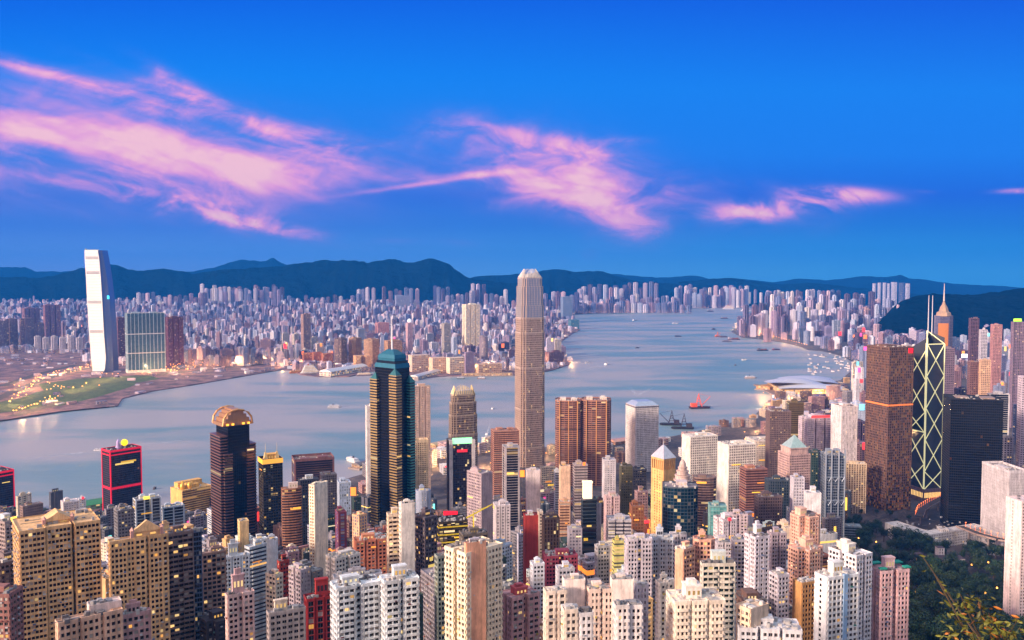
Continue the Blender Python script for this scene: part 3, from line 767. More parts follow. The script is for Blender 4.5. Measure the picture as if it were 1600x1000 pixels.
# tower of white lattice triangles
D = 1520
t = start('office_skyscraper', 'dark prism tower with white diagonal lattice and twin white masts', 'skyscraper', 1421, 1449, 1476, 535, D, 40, vb=785)
N0, R0, B0, L0, MM = t.pt(0,0), t.pt(1,0), t.pt(1,1), t.pt(0,1), t.pt(.5,.5)
gl, rf, lt = MB(), MB(), MB()
zb = t.zb; zR0, zR1 = zat(538, D), zat(518, D); zLo, zLm = zat(676, D), zat(648, D); zBL = zat(548, D); zBR = zat(528, D)
def wedge(a, b, za, zm):
    k = len(gl.v); gl.v += [(a[0],a[1],zb),(b[0],b[1],zb),(MM[0],MM[1],zb),(a[0],a[1],za),(b[0],b[1],za),(MM[0],MM[1],zm)]
    gl.face((k,k+1,k+4,k+3)); gl.face((k+1,k+2,k+5,k+4)); gl.face((k+2,k,k+3,k+5))
    rf = MB(); rf.v += [(a[0],a[1],za+.1),(b[0],b[1],za+.1),(MM[0],MM[1],zm+.1)]; rf.face((0,1,2));
def shr(p, c, k=.02): return (p[0]+(c[0]-p[0])*k, p[1]+(c[1]-p[1])*k)
wedge(N0, R0, zR0, zR1); wedge(R0, B0, zBR, zR1); wedge(B0, L0, zBL, zat(530, D)); wedge(L0, N0, zLo, zLm)
gl.build('glazing', 'lamp_glass', t.root, (58,60,68), 0);
def bar(p, q, r=.9): lt.tube([p, q], r, 5)
def facelat(a, b, ztop, zbot, half=False):
    """X bracing in square modules on the face from a to b"""
    L = math.hypot(b[0]-a[0], b[1]-a[1]); md = zR0 - (zat(588, D)); z = ztop; nx, ny = (b[1]-a[1])/L*.7, -(b[0]-a[0])/L*.7
    P = lambda p, z: (p[0]+nx, p[1]+ny, z)
    while z > zbot+3:
        z2 = max(z-md, zbot); bar(P(a, z), P(b, z2), .8); bar(P(b, z), P(a, z2), .8); z = z2
    bar(P(a, ztop), P(a, zbot)); bar(P(b, ztop), P(b, zbot))
zbase = zat(765, D)
facelat(N0, R0, zR0, zbase); facelat(L0, N0, zLo, zbase); bar((N0[0], N0[1], zR0), (R0[0], R0[1], zR0)); bar((N0[0],N0[1],zR0), (MM[0],MM[1],zR1)); bar((R0[0],R0[1],zR0), (MM[0],MM[1],zR1))
bar((L0[0],L0[1],zLo), (N0[0],N0[1],zLo)); bar((N0[0],N0[1],zBR), (N0[0],N0[1],zbase), 1.3)
facelat(L0, MM, zBL, zLo-5); facelat(MM, N0, zR0, zLm+4)
lt.build('lattice', 'lit', t.root, (238,232,176), .45)
bm = MB(); bm.prism(offset([N0,R0,B0,L0], 1.5), zb, zat(764, D)); bm.build('stone_base', 'wall', t.root, (150,120,118))
wm = MB()
for i in range(12):
    for (a, b) in ((L0, N0), (N0, R0)):
        s = (i+.5)/12; L = math.hypot(b[0]-a[0], b[1]-a[1]); e = ((b[0]-a[0])/L, (b[1]-a[1])/L); nn = (e[1], -e[0])
        wm.box((a[0]+(b[0]-a[0])*s+nn[0]*1.55, a[1]+(b[1]-a[1])*s+nn[1]*1.55), e, nn, 1.1, .1, zat(778, D), zat(770, D))
wm.build('base_window', 'flat_glass', t.root, (40,30,34))
for px in (1450, 1456):
    p = aty(px, 520, D+22); m2 = MB(); m2.tube([(p[0], p[1], zR1-8), (p[0], p[1], zat(462, D))], .95, 6, .45); m2.build('mast', 'metal', t.root, (232,232,236))
ref(1449, 1520, 'the lattice prism tower')

# square bronze tower with a grid of lamps
t = tower('office_skyscraper', 'big square bronze tower gridded with small amber lights, left of the lattice prism tower', 'skyscraper', 1355, 1390, 1428, 544, 1457, 40, wall=(112,84,76), glass=(70,52,48), gm='lamp_glass', lit=.45,
          fh=4.3, sp=.28, bay=3.6, pw=.75, out=.4, lift=1, lifth=4, vb=790, roofc=(170,170,175))
sm = MB(); p = t.pt(.86, -.012); sm.box(p, (t.u.x, t.u.y), (t.v.x, t.v.y), 4.2, .35, t.zt-9, t.zt-1); sm.build('red_sign', 'lit', t.root, (235,20,30), 1.3)
bm = MB(); bm.prism(offset(t.poly, .62), zat(635, 1457), zat(632.3, 1457), False); bm.build('lit_belt', 'lit', t.root, (210,110,50), .8)
ref(1390, 1457, 'the bronze lamp gridded tower')
# black slab
t = tower('office_skyscraper', 'black glass slab tower standing right of the lattice prism tower', 'skyscraper', 1474, 1486, 1568, 624, 1350, 12, wall=(20,18,20), glass=(14,14,17), gm='lamp_glass', lit=.004, fh=3.9, sp=.2, bay=3.0, pw=.25, out=.15, lift=2, liftc=(150,132,130), lifth=4, vb=808, depth=34)
ref(1520, 1350, 'the black slab tower')
# pale block with fine ribs
t = tower('office_tower', 'broad pale grey block with fine vertical ribs in front of the black slab tower', 'office block', 1526, 1577, 1607, 739, 1230, 34, wall=(208,200,204), glass=(140,134,142), gm='office_glass', lit=0, fh=4, sp=.12, bay=1.9, pw=.95, out=.4, lift=1, vb=830, lifth=3, roofc=(150,140,140), parapet=3)
# pink sliver at the edge
t = tower('apartment_tower', 'smooth pale pink slab tower with one column of dark slot windows at the picture edge', 'apartment tower', 1573, 1597, 1640, 786, 800, 40, wall=(238,214,212), glass=(90,40,50), lit=.02, fh=3.0, sp=.55, blank='L', slot='L', slots=(.45,), vb=960, lift=0)

# steel tower with hanging trusses
D = 1250
t = tower('office_skyscraper', 'grey steel tower with exposed ladder columns and hanging trusses', 'skyscraper', 1280, 1290, 1321, 712, D, 18, plan='twin', wall=(120,130,146), glass=(36,44,58), gm='office_glass', lit=.02, fh=3.9, sp=.3, bay=3, pw=.4, out=.3, lift=2, vb=815, lifth=9, liftc=(150,158,170), equip=2)
lt = MB()
for s in (.02, .32, .68, .98):
    p = t.pt(s, -.03); lt.tube([(p[0], p[1], t.zb), (p[0], p[1], t.zt+9)], 1.1, 6)
for y in (745, 782):
    for s0, s1 in ((.02,.32),(.32,.68),(.68,.98)):
        a, b, c = t.pt(s0, -.05), t.pt((s0+s1)/2, -.05), t.pt(s1, -.05); z1, z2 = zat(y, D), zat(y+7, D)
        lt.tube([(a[0],a[1],z1),(b[0],b[1],z2),(c[0],c[1],z1)], .8, 5); lt.tube([(a[0],a[1],z1),(c[0],c[1],z1)], .6, 5)
lt.build('truss', 'metal', t.root, (168,178,194))
ref(1300, 1250, 'the steel truss tower')

# white tower of round windows
t = tower('office_skyscraper', 'white tower dotted with small round windows under a low pyramid cap', 'skyscraper', 978, 993, 1029, 636, 1750, 24, wall=(226,218,216), glass=(96,90,98), gm='office_glass', lit=.01, fh=3.6, sp=.5, bay=2.9, pw=1.35, out=.4, lift=0, equip=0, vb=740)
pm = MB(); z = t.zt; pm.prism(offset(t.poly, .1), z+1.3, z+9, True, False, poly1=offset(t.poly, -9)); pm.build('pyramid_cap', 'metal', t.root, (176,190,214))
bm = MB(); bm.prism(offset(t.poly, .5), z-2.5, z+.8, False); bm.build('grey_band', 'wall', t.root, (120,116,124))  # darker grey band below the cap
ref(1003, 1750, 'the white round windowed tower')
# twin curved bronze towers
RR = [(.0,.3),(.06,.12),(.18,.03),(.34,0),(.66,0),(.82,.03),(.94,.12),(1,.3),(1,.8),(.9,1),(.1,1),(0,.8)]
for (a, b, nm) in ((868, 909, 'left'), (909, 955, 'right')):
    t = tower('office_skyscraper', 'round cornered bronze twin tower with glowing edges, %s' % ('the half nearer the clawed tallest tower' if nm == 'left' else 'the half nearer the white round windowed tower'), 'skyscraper', a, a, b, 628 if nm == 'left' else 627, 1640, 0, plan=RR, depth=44,
              wall=(166,118,98), glass=(72,46,42), gm='office_glass', lit=.03, fh=3.9, sp=.42, bay=9, pw=.3, out=.4, lift=2, lifth=7, liftc=(226,214,206), vb=745, equip=2, group='twin bronze towers', parapet=2)
    em = MB()
    for s in (.16, .5, .84):
        p = t.pt(s, -.012); em.box(p, (t.u.x, t.u.y), (t.v.x, t.v.y), .8, .5, t.zb, t.zt+2)
    em.build('orange_edge', 'metal', t.root, (236,172,112))  # bright orange metal strips up the front
    bm = MB(); bm.prism(offset(t.poly, .65), zat(672, 1640), zat(670, 1640), False); bm.build('dark_belt', 'wall', t.root, (70,46,42))
ref(911, 1640, 'the twin bronze towers')

# black banded tower with the lit arched crown
D = 1150
t = start('office_skyscraper', 'black tower with striped shoulders and a golden arched crown on the left', 'skyscraper', 327, 345, 400, 668, D, 20, vb=850)
g, wl = MB(), MB(); st = dict(t.st); st.update(fh=3.9, sp=.12, bay=2.6, pw=.2, out=.2)
facade(g, wl, tpoly(t, [(.2,0),(.8,0),(.8,1),(.2,1)]), t.zb, t.zt, st, random.Random(4))
g.build('glazing', 'lamp_glass', t.root, (18,16,22), .006); wl.build('mullions', 'metal', t.root, (24,20,24))
for (s0, s1, q0, q1, y1) in ((0,.2,.06,.94,684),(.8,1,.06,.94,700),(.08,.3,-.03,.1,712),(.72,.92,-.03,.1,706)):
    b1, b2 = MB(), MB(); s2 = dict(t.st); s2.update(fh=3.9, sp=.38, bay=40, pw=0, out=.55)
    facade(b1, b2, tpoly(t, [(s0,q0),(s1,q0),(s1,q1),(s0,q1)]), t.zb, zat(y1, D), s2, random.Random(5))
    bo = b2.build('striped_shoulder', 'metal', t.root, (132,96,88)); b1.build('shoulder_glazing', 'office_glass', bo, (20,16,20), .02)
cm = MB()
for k, (s0, s1, ya, yb) in enumerate(((.06,.94,668,663),(.16,.84,663,657),(.24,.76,657,651),(.32,.68,651,646),(.4,.6,646,643))):
    cm.prism(tpoly(t, [(s0,.1),(s1,.1),(s1,.9),(s0,.9)]), zat(ya, D)+.05, zat(yb, D), True, True)
cm.build('crown', 'metal', t.root, (178,136,100))
am = MB()
for q in (.06, .94):
    pts = []
    for k in range(9):
        a = math.pi*k/8; s = .5-.42*math.cos(a); z = zat(667, D) + (zat(643, D)-zat(667, D))*math.sin(a)**.8; p = t.pt(s, q); pts.append((p[0], p[1], z))
    am.tube(pts, 1.5, 6)
am.build('crown_arch', 'metal', t.root, (214,162,104))
lm = MB()
for s in (.2, .35, .65, .8):
    p = t.pt(s, .03); lm.box(p, (t.u.x,t.u.y), (t.v.x,t.v.y), 1.6, .5, zat(667, D), zat(664, D))
lm.build('crown_lamp', 'lit', t.root, (255,180,60), 1.5)
ref(362, 1150, 'the black arched crown tower')
# brown tower, golden crown with two needles
D = 1150
t = tower('office_tower', 'brown green tower with a floodlit gold crown and two needles', 'office tower', 404, 411, 441, 722, D, 14, wall=(58,48,36), glass=(36,34,26), gm='office_glass', lit=.05, fh=3.7, sp=.36, bay=3, pw=.4, out=.35, lift=1, lifth=10, liftc=(250,190,90), vb=830, parapet=3)
bm = MB(); bm.prism(offset(t.poly, .9), t.zt-3, t.zt+3.2, False); bm.build('crown', 'lit', t.root, (236,168,60), .75)
for s in (.2, .8):
    p = t.pt(s, .3); m2 = MB(); m2.prism([t.pt(s-.12,.2), t.pt(s+.12,.2), t.pt(s+.12,.42), t.pt(s-.12,.42)], t.zt, t.zt+11, poly1=[t.pt(s-.04,.28), t.pt(s+.04,.28), t.pt(s+.04,.34), t.pt(s-.04,.34)])
    tb = m2.build('turret', 'wall', t.root, (250,214,140)); m2 = MB(); m2.tube([(p[0],p[1],t.zt+9), (p[0],p[1],t.zt+23)], .35, 5, .15); m2.build('needle', 'metal', tb, (250,230,190))
ref(422, 1150, 'the gold crowned brown tower')
# red striped pair by the water
for (a, c, b, lab, tp) in ((-40, -20, 21, 'dark slab with glowing red bands cut off by the left picture edge', 742), (159, 172, 220, 'dark tower banded in red with a yellow globe on its roof', 706)):
    t = tower('office_tower', lab, 'office tower', a, c, b, tp, 1420, 24, wall=(58,46,54), glass=(40,36,46), gm='lamp_glass', lit=.008, fh=3.6, sp=.3, bay=3.2, pw=.25, out=.25, lift=2, lifth=4, vb=800, equip=2)
    rm = MB()
    for z0, z1 in ((t.zt-7, t.zt-5), (t.zt-1.5, t.zt+2.0), (t.zt-62, t.zt-58)): rm.prism(offset(t.poly, .8), z0, z1, False)
    for s, q in ((0,0),(1,0),(0,1)):
        p = t.pt(s, q); rm.box((p[0]-t.v.x*.1, p[1]-t.v.y*.1), (t.u.x,t.u.y), (t.v.x,t.v.y), .8, .8, t.zb, t.zt+1.5)
    rm.build('red_band', 'lit', t.root, (206,20,46), .62)
    if a > 0:
        gm_ = MB(); p = t.pt(.55, .3); zc = t.zt+10
        gm_.lathe(p, [(5.4*math.sin(math.pi*k/8)+.01, zc-5.4*math.cos(math.pi*k/8)) for k in range(9)], 14); gm_.build('yellow_globe', 'lit', t.root, (255,222,10), 1.0, smooth=True)
        fm = MB(); p = t.pt(.36, .35); fm.lathe(p, [(4.2, t.zt), (4.6, t.zt+4), (2.4, t.zt+9), (3.4, t.zt+12), (.3, t.zt+17)], 10); fm.build('globe_stand', 'wall', t.root, (196,176,226), smooth=True)
ref(190, 1420, 'the red banded globe tower')
# gold hotel
t = tower('hotel', 'squat golden hotel block with striped front and gilded domes on the roof', 'hotel', 267, 285, 330, 768, 1330, 28, wall=(232,184,108), glass=(110,70,40), lit=.05, fh=3.4, sp=.46, bay=30, pw=0, out=.5, blank='L', lift=1, liftc=(238,184,96), lifth=8, vb=800, roofc=(150,112,84))
dm = MB()
for s, q in ((.12,.3),(.25,.62),(.32,.2)):
    p = t.pt(s, q); dm.lathe(p, [(3.6,t.zt),(3.6,t.zt+5),(3.0,t.zt+8),(1.6,t.zt+10),(.1,t.zt+11)], 12)
dm.build('dome', 'metal', t.root, (255,196,84), smooth=True)
tp = MB(); tp.box(t.pt(.5,.75), (t.u.x,t.u.y), (t.v.x,t.v.y), t.Lr*.42, t.Ll*.16, t.zt, t.zt+9); tp.build('roof_pavilion', 'wall', t.root, (232,180,100))
ref(298, 1330, 'the golden hotel')
# tan tower with pavilion top
t = tower('office_tower', 'tan slab tower with an arcaded top and a pale pyramid roof', 'office tower', 1018, 1037, 1055, 737, 1050, 42, wall=(236,186,118), glass=(120,76,40), lit=.03, fh=3.3, sp=.5, bay=4.0, pw=2.6, out=.35, blank='R', slot='L', vb=838, lift=0, equip=0)
z = t.zt; am = MB()
for s in (.02,.18,.34,.5,.66,.82,.96):
    for q in (.02, .98): p = t.pt(s, q); am.box(p, (t.u.x,t.u.y), (t.v.x,t.v.y), .7, .7, z, z+13)
    for q2 in (s,): p = t.pt(.02, q2); am.box((p[0]-.1,p[1]), (t.u.x,t.u.y), (t.v.x,t.v.y), .7, .7, z, z+13)
am.prism(tpoly(t, [(.2,.2),(.8,.2),(.8,.8),(.2,.8)]), z, z+13); am.prism(offset(t.poly, .3), z+12.5, z+15, True, True); am.build('arcade', 'wall', t.root, (230,178,112))
pm = MB(); pm.prism(offset(t.poly, .9), z+15, z+29, True, False, poly1=tpoly(t, scaled(PLANS['rect'], .12))); pr = pm.build('pyramid_roof', 'metal', t.root, (206,204,214))
m2 = MB(); c = t.pt(.5,.5); m2.tube([(c[0],c[1],z+28), (c[0],c[1],z+36)], .5, 5, .15); m2.build('finial', 'metal', pr, (220,220,230))
ref(1036, 1050, 'the tan pyramid roofed tower')
# drum tower with dome and blue glass neighbour
t = tower('office_tower', 'banded round tower stepping up to a small dome', 'office tower', 1051, 1051, 1082, 760, 1000, 0, plan='round', depth=26, wall=(196,168,160), glass=(70,54,56), lit=.05, gm='office_glass', fh=3.4, sp=.5, bay=30, pw=0, lift=0, equip=0, vb=775)
dm = MB(); c = (t.cx, t.cy); r = t.Lr/2
for k, (a, h0, h1) in enumerate(((.88,0,6),(.76,6,11),(.6,11,16),(.44,16,20))):
    dm.lathe(c, [(r*a, t.zt+h0+.4),(r*a, t.zt+h1-1.2),(r*(a+.06), t.zt+h1-1.1),(r*(a+.05), t.zt+h1)], 20)
dm.lathe(c, [(r*.36,t.zt+20),(r*.33,t.zt+24),(r*.2,t.zt+27),(.1,t.zt+29)], 16); dm.build('stepped_dome', 'wall', t.root, (206,180,172))
t = tower('office_tower', 'curved dark blue glass block below the small banded dome tower', 'office tower', 1035, 1037, 1091, 763, 960, 3, plan='bow', depth=30, wall=(70,84,96), glass=(18,42,58), gm='office_glass', lit=.04, fh=3.7, sp=.14, bay=3, pw=.2, out=.2, lift=1, vb=838, roofc=(150,140,146), liftc=(214,196,196))
ref(1063, 960, 'the curved blue glass block')
# pyramid roofed stepped tower
t = tower('office_tower', 'rose grey tower with stepped shoulders under a pale green pyramid roof', 'office tower', 1216, 1234, 1266, 712, 1250, 30, wall=(196,164,160), glass=(64,50,56), gm='office_glass', lit=.05, fh=3.6, sp=.5, bay=2.6, pw=.9, lift=0, equip=0, vb=755)
z = t.zt; um = MB()
um.prism(tpoly(t, scaled(PLANS['rect'], .84)), z+.4, z+9); um.prism(tpoly(t, scaled(PLANS['rect'], .9)), z+8.5, z+10, True, True); um.build('shoulder', 'wall', t.root, (200,168,160))
pm = MB(); pm.prism(tpoly(t, scaled(PLANS['rect'], .80)), z+10, z+26, True, False, poly1=tpoly(t, scaled(PLANS['rect'], .03))); pm.build('pyramid_roof', 'metal', t.root, (176,200,196))
ref(1240, 1250, 'the rose pyramid roofed tower')

# spired tower in the far right district
D = 2500
t = tower('office_skyscraper', 'far tower with golden stepped top and a long spire, behind the lattice prism tower', 'skyscraper', 1459, 1463, 1490, 494, D, 12, plan='oct', wall=(120,116,140), glass=(80,84,118), gm='mirror', lit=0, fh=4, sp=.2, bay=3, pw=.4, lift=0, equip=0, vb=600)
cm = MB(); c = (t.cx, t.cy); r = t.Lr*.5
cm.lathe(c, [(r*.96,t.zt),(r*.84,t.zt+10),(r*.6,t.zt+13),(r*.46,t.zt+24),(r*.24,t.zt+32),(r*.12,t.zt+40),(.5,t.zt+44)], 8); cm.build('golden_top', 'metal', t.root, (190,160,132))
sm = MB(); sm.tube([(c[0],c[1],t.zt+42),(c[0],c[1],zat(443, D))], 2.2, 6, .5); sm.build('spire', 'metal', t.root, (240,226,210))
gm_ = MB(); q = t.pt(.42, -.02); gm_.box(q, (t.u.x,t.u.y), (t.v.x,t.v.y), t.Lr*.3, .5, zat(560, D), zat(505, D)); gm_.build('amber_face', 'mirror', t.root, (230,150,80))
ref(1475, 2500, 'the far spired tower')

# convention hall: overlapping wing roofs on the point
D = 2950
root = empty('convention_hall', atz(1262, 606, 3)); tag(root, 'low waterfront hall with overlapping white wing shaped roofs', 'convention hall'); addlabel(root, 'low waterfront hall with overlapping white wing shaped roofs')
def wing(x0, x1, Y0, Y1, z_edge, z_mid, tip):
    mb = MB(); nu, nv = 14, 10
    for i in range(nu+1):
        for j in range(nv+1):
            u, v = i/nu, j/nv
            x = x0+(x1-x0)*u + (v-.5)*20; y = Y0+(Y1-Y0)*v
            z = z_edge + (z_mid-z_edge)*math.sin(math.pi*u)**.8*(.55+.45*math.sin(math.pi*v)) + tip*(1-u)**2.2*(1-v) + 3*v
            mb.v.append((x, y, z))
    n0 = len(mb.v); mb.v += [(a, b, c-1.6) for a, b, c in mb.v]
    for i in range(nu):
        for j in range(nv):
            a = i*(nv+1)+j; mb.face((a, a+nv+1, a+nv+2, a+1)); mb.face((n0+a+1, n0+a+nv+2, n0+a+nv+1, n0+a))
    return mb
X0 = lambda px: (px-800)/F*D
wing(X0(1208), X0(1300), D-20, D+130, 20, 40, 16).build('wing_roof', 'metal', root, (232,228,230), smooth=True)
wing(X0(1216), X0(1322), D-70, D+40, 15, 30, 8).build('wing_roof', 'metal', root, (240,236,236), smooth=True)
wing(X0(1240), X0(1328), D+60, D+200, 24, 38, 6).build('wing_roof', 'metal', root, (222,220,226), smooth=True)
hm = MB(); hg = MB(); hp = [(X0(1213), D-62), (X0(1318), D-62), (X0(1326), D+180), (X0(1222), D+150)]
facade(hg, hm, hp, 2, 19, dict(t.st if hasattr(t, 'st') else {}, fh=8, sp=.2, bay=7, pw=1.4, out=.5, blank='', balc='', ac=0, side=lambda n: 'R'), random.Random(2))
hm.build('facade', 'wall', root, (220,190,150)); hg.build('glazing', 'flat_glass', root, (120,90,60), .6)
sk2 = MB(); sk2.prism([(X0(1200), D-110), (X0(1330), D-110), (X0(1340), D+200), (X0(1205), D+200)], -2, 4.2); sk2.build('quay', 'wall', root, (150,130,122))
FOOT.append((X0(1262), D+40, 150, 1205, 1330, D, 615)); ref(1262, D, 'the white winged hall')
# ------------------------------------------------------------------ the towers one can pick out
def A(label, xl, xc, xr, yt, D, th=24, cat='apartment tower', **k):
    r = k.pop('ref', None)
    nm = {'apartment tower':'apartment_tower', 'office tower':'office_tower', 'apartment block':'apartment_block', 'office block':'office_block'}[cat]
    t = tower(nm, label, cat, xl, xc, xr, yt, D, th, **k)
    if r: ref((xl+xr)/2, D, r)
    return t
OF = dict(cat='office tower', gm='office_glass', fh=3.6)
SAND = (230,188,136); CREAM = (240,222,200); WHITE = (236,232,232); LAV = (206,198,210); GREY = (150,146,152); PINK = (228,190,184)
BRN = (128,92,82); TERR = (196,120,92); DARK = (58,50,52); BLUEW = (204,214,226)
# left foreground: the pair of sand coloured towers with gabled roof houses
def gable(t, s0, s1, q0, q1, y0, ya, D, col):
    gm = MB(); z0, z1 = t.zt+.3, zat(y0, D); pl = tpoly(t, [(s0,q0),(s1,q0),(s1,q1),(s0,q1)]); gm.prism(pl, z0, z1)
    a, b = t.pt((s0+s1)/2, q0), t.pt((s0+s1)/2, q1); zr = zat(ya, D); pl = offset(pl, .8); k = len(gm.v)
    gm.v += [(x, y, z1-.2) for x, y in pl] + [(a[0], a[1], zr), (b[0], b[1], zr)]
    for f in ((0,1,4),(2,3,5),(1,2,5,4),(3,0,4,5),(3,2,1,0)): gm.face(tuple(k+i for i in f))
    go = gm.build('roof_house', 'wall', t.root, col)
    tm = MB()
    for s in (s0-.02, s1+.02):
        p = t.pt(s, q0); tm.box(p, (t.u.x,t.u.y), (t.v.x,t.v.y), .9, .9, z0, z1+1); tm.prism(offset([(p[0]-.9,p[1]-.9),(p[0]+.9,p[1]-.9),(p[0]+.9,p[1]+.9),(p[0]-.9,p[1]+.9)], .2), z1+1, z1+3.2, poly1=[p]*4)
    tm.build('turret', 'wall', go, (206,160,150))
    vm = MB()
    for s in (.22, .72):
        p = t.pt(s0+(s1-s0)*s, q0-.004); vm.box(p, (t.u.x,t.u.y), (t.v.x,t.v.y), 1.5, .1, z0+(z1-z0)*.4, z0+(z1-z0)*.65)
    vm.build('louvre', 'office_glass', go, (80,60,50))
PA = [(0,0),(.30,0),(.30,.22),(.335,.22),(.335,.02),(.63,.02),(.63,.5),(.69,.5),(.69,.0),(1,0),(1,1),(0,1)]
t = A('sand coloured apartment tower with gabled roof house, left one of the sand pair', 31, 31, 155, 834, 480, 6, plan=PA, depth=30, wall=SAND, glass=(70,44,36), sp=.50, bay=2.3, pw=.55, out=.4, ac=.12, lift=0, roofc=(214,204,206), ref='the left sand tower', lit=.04)
gable(t, .34, .66, .25, .6, 816, 804, 492, SAND)
PB = [(0,0),(.28,0),(.28,.1),(.42,.1),(.42,.02),(.6,.02),(.6,.4),(.67,.4),(.67,.02),(.9,.02),(1,.12),(1,1),(0,1)]
t = A('sand coloured apartment tower with gabled roof house, right one of the sand pair', 170, 172, 262, 850, 500, 8, plan=PB, depth=30, wall=SAND, glass=(66,44,38), sp=.46, bay=2.6, pw=1.0, out=.4, ac=.08, lift=0, roofc=(206,196,200), ref='the right sand tower', lit=.07)
gable(t, .40, .88, .2, .6, 828, 812, 512, SAND)
A('grey brown apartment tower with dark balconies joined behind the right sand tower', 258, 262, 301, 838, 540, 14, wall=(140,116,110), glass=(44,38,42), sp=.42, bay=3.2, pw=.5, balc='R', lit=.1, roofc=(200,200,206), depth=25)
A('narrow slate blue tower strip beside the grey brown balcony tower', 301, 302, 314, 832, 560, 6, wall=(84,98,128), glass=(30,40,66), sp=.3, bay=2, pw=.3, depth=14, lift=0)
# bottom left
A('brown tower with white curved roof at the left picture edge', -10, 8, 27, 818, 640, 30, wall=(160,144,142), glass=(60,54,58), lift=1, roofc=(226,226,232), liftc=(226,226,232))
A('low brick tower with a dark side at the bottom left corner', -30, 14, 34, 932, 430, 60, wall=(150,104,98), glass=(40,34,38), ac=.15, equip=3)
A('grey roofed block with white clutter left of the sand pair', -20, 0, 36, 884, 520, 20, wall=(120,104,104), glass=(44,38,42), equip=4)
A('pink rooftop block with a blank lift tower at the bottom of the picture', 88, 92, 190, 978, 372, 12, cat='apartment block', plan='twin', wall=(226,186,160), glass=(70,46,46), lift=0, roofc=(150,118,108), equip=3, depth=22, ref='the pink rooftop block')
t = A('cream blank lift tower rising from the pink rooftop block', 138, 141, 188, 951, 384, 8, wall=(232,212,206), glass=(90,80,80), blank='RLBE', depth=12, lift=0, equip=2, roofc=(180,166,170))
A('dark pink terraced block right of the cream blank lift tower', 188, 190, 234, 966, 392, 10, wall=(190,150,150), glass=(60,50,60), ac=.1, equip=3, depth=18, roofc=(110,104,112))
A('brown grid tower with white roof slabs right of the right sand tower', 313, 316, 352, 868, 590, 10, wall=(150,122,114), glass=(48,38,40), sp=.4, bay=3.2, pw=.9, roofc=(226,222,224), lit=.1, depth=22, ref='the brown grid tower')
A('twin finned white blue tower right of the brown grid tower', 348, 350, 389, 874, 640, 10, plan='twin', wall=BLUEW, glass=(52,58,74), ac=.1, lift=1, lifth=16, liftc=(206,214,226), depth=24)
A('pale pink tower with a blank penthouse near the bottom left', 353, 356, 396, 934, 476, 14, plan='notch', wall=(232,200,194), glass=(80,52,52), ac=.15, lift=1, lifth=14, liftc=(214,176,176), ref='the pale pink tower')
A('grey striped tower with white bands beside the twin finned tower', 383, 390, 416, 858, 660, 30, wall=(196,204,212), glass=(66,70,82), sp=.5, bay=30, pw=0, balc='R')
A('white tower with green banded windows left of the white slab', 396, 399, 417, 846, 720, 14, wall=(222,226,228), glass=(60,84,86), sp=.45)
A('small rounded white tower behind the grey striped tower', 414, 416, 434, 846, 780, 10, plan='bow', wall=(220,222,230), glass=(96,100,112), sp=.55)
A('small two toned cream and brown tower near the red stepped tower', 416, 431, 441, 902, 560, 40, wall=(230,212,190), glass=(66,44,40), roofc=(120,96,80), lit=.06)
A('small brick red tower above the two toned tower', 434, 437, 451, 880, 640, 20, wall=(176,62,46), glass=(70,34,34), lift=1)
A('stepped lavender grey tower right of the brick red tower', 452, 470, 484, 894, 600, 34, plan='twin', wall=(178,164,174), glass=(72,62,72), ac=.1, equip=3)
A('purple brown block behind the lavender grey tower', 447, 450, 467, 866, 720, 14, wall=(146,118,130), glass=(62,48,56))
A('broad grey concrete block with white parapet and roof house at the bottom', 418, 421, 476, 962, 440, 12, cat='apartment block', wall=(168,158,158), glass=(66,58,58), sp=.5, bay=3.6, lift=1, lifth=9, liftc=(226,208,190), roofc=(128,118,116), equip=2.5, depth=26)
t = A('dark red framed tower stepping up with black windows', 476, 480, 520, 940, 466, 10, plan='twin', wall=(150,36,36), glass=(24,18,22), sp=.16, bay=4.5, pw=.9, lift=1, lifth=14, liftc=(156,40,38), roofc=(120,60,56), lit=.04, depth=22, ref='the dark red framed tower')
W14 = dict(wall=(226,232,238), glass=(46,42,48), sp=.40, bay=3.6, pw=.8, out=.75, ac=.12, roofc=(150,158,170), balc='R', equip=3)
A('white balcony tower with dark roof pit, left half of the joined pair', 519, 528, 592, 922, 430, 16, plan='notch', ref='the joined white pair', **W14)
A('white balcony tower with raised rear deck, right half of the joined pair', 596, 603, 652, 912, 432, 14, plan='notch', lifth=8, **W14)
A('grey roofed link block behind the joined white pair', 521, 523, 596, 906, 520, 6, wall=(170,168,178), glass=(60,60,70), equip=4, depth=18, roofc=(84,84,94))
A('white cluttered small tower left of the terracotta tower', 510, 524, 562, 876, 600, 30, plan='notch', wall=(230,222,214), glass=(80,72,76), equip=5, ac=.15)
A('terracotta tower with two banks of white windows', 553, 556, 604, 848, 690, 8, plan='twin', wall=TERR, glass=(80,52,48), sp=.5, bay=3.2, pw=1.4, lift=1, liftc=(210,140,104), roofc=(206,190,186), equip=3, vb=905, ref='the terracotta tower')
A('cream tower with wide lit balconies left of the tall blank white slab', 605, 607, 627, 807, 630, 8, wall=(240,218,192), glass=(120,74,44), sp=.46, bay=4, pw=.5, balc='R', lit=.12, depth=22, vb=890)
t = A('tall blank white slab tower rising above the joined white pair', 624, 627, 647, 790, 622, 14, wall=(246,236,226), glass=(80,70,70), blank='R', lift=1, lifth=5, depth=18, vb=905, ref='the tall blank white slab')
A('dark grid tower with amber top windows right of the tall blank white slab', 647, 664, 682, 812, 640, 36, wall=(96,84,92), glass=(44,40,50), sp=.42, bay=3.2, pw=1.1, lit=.1, roofc=(190,204,214), vb=1000, ref='the dark amber topped tower')
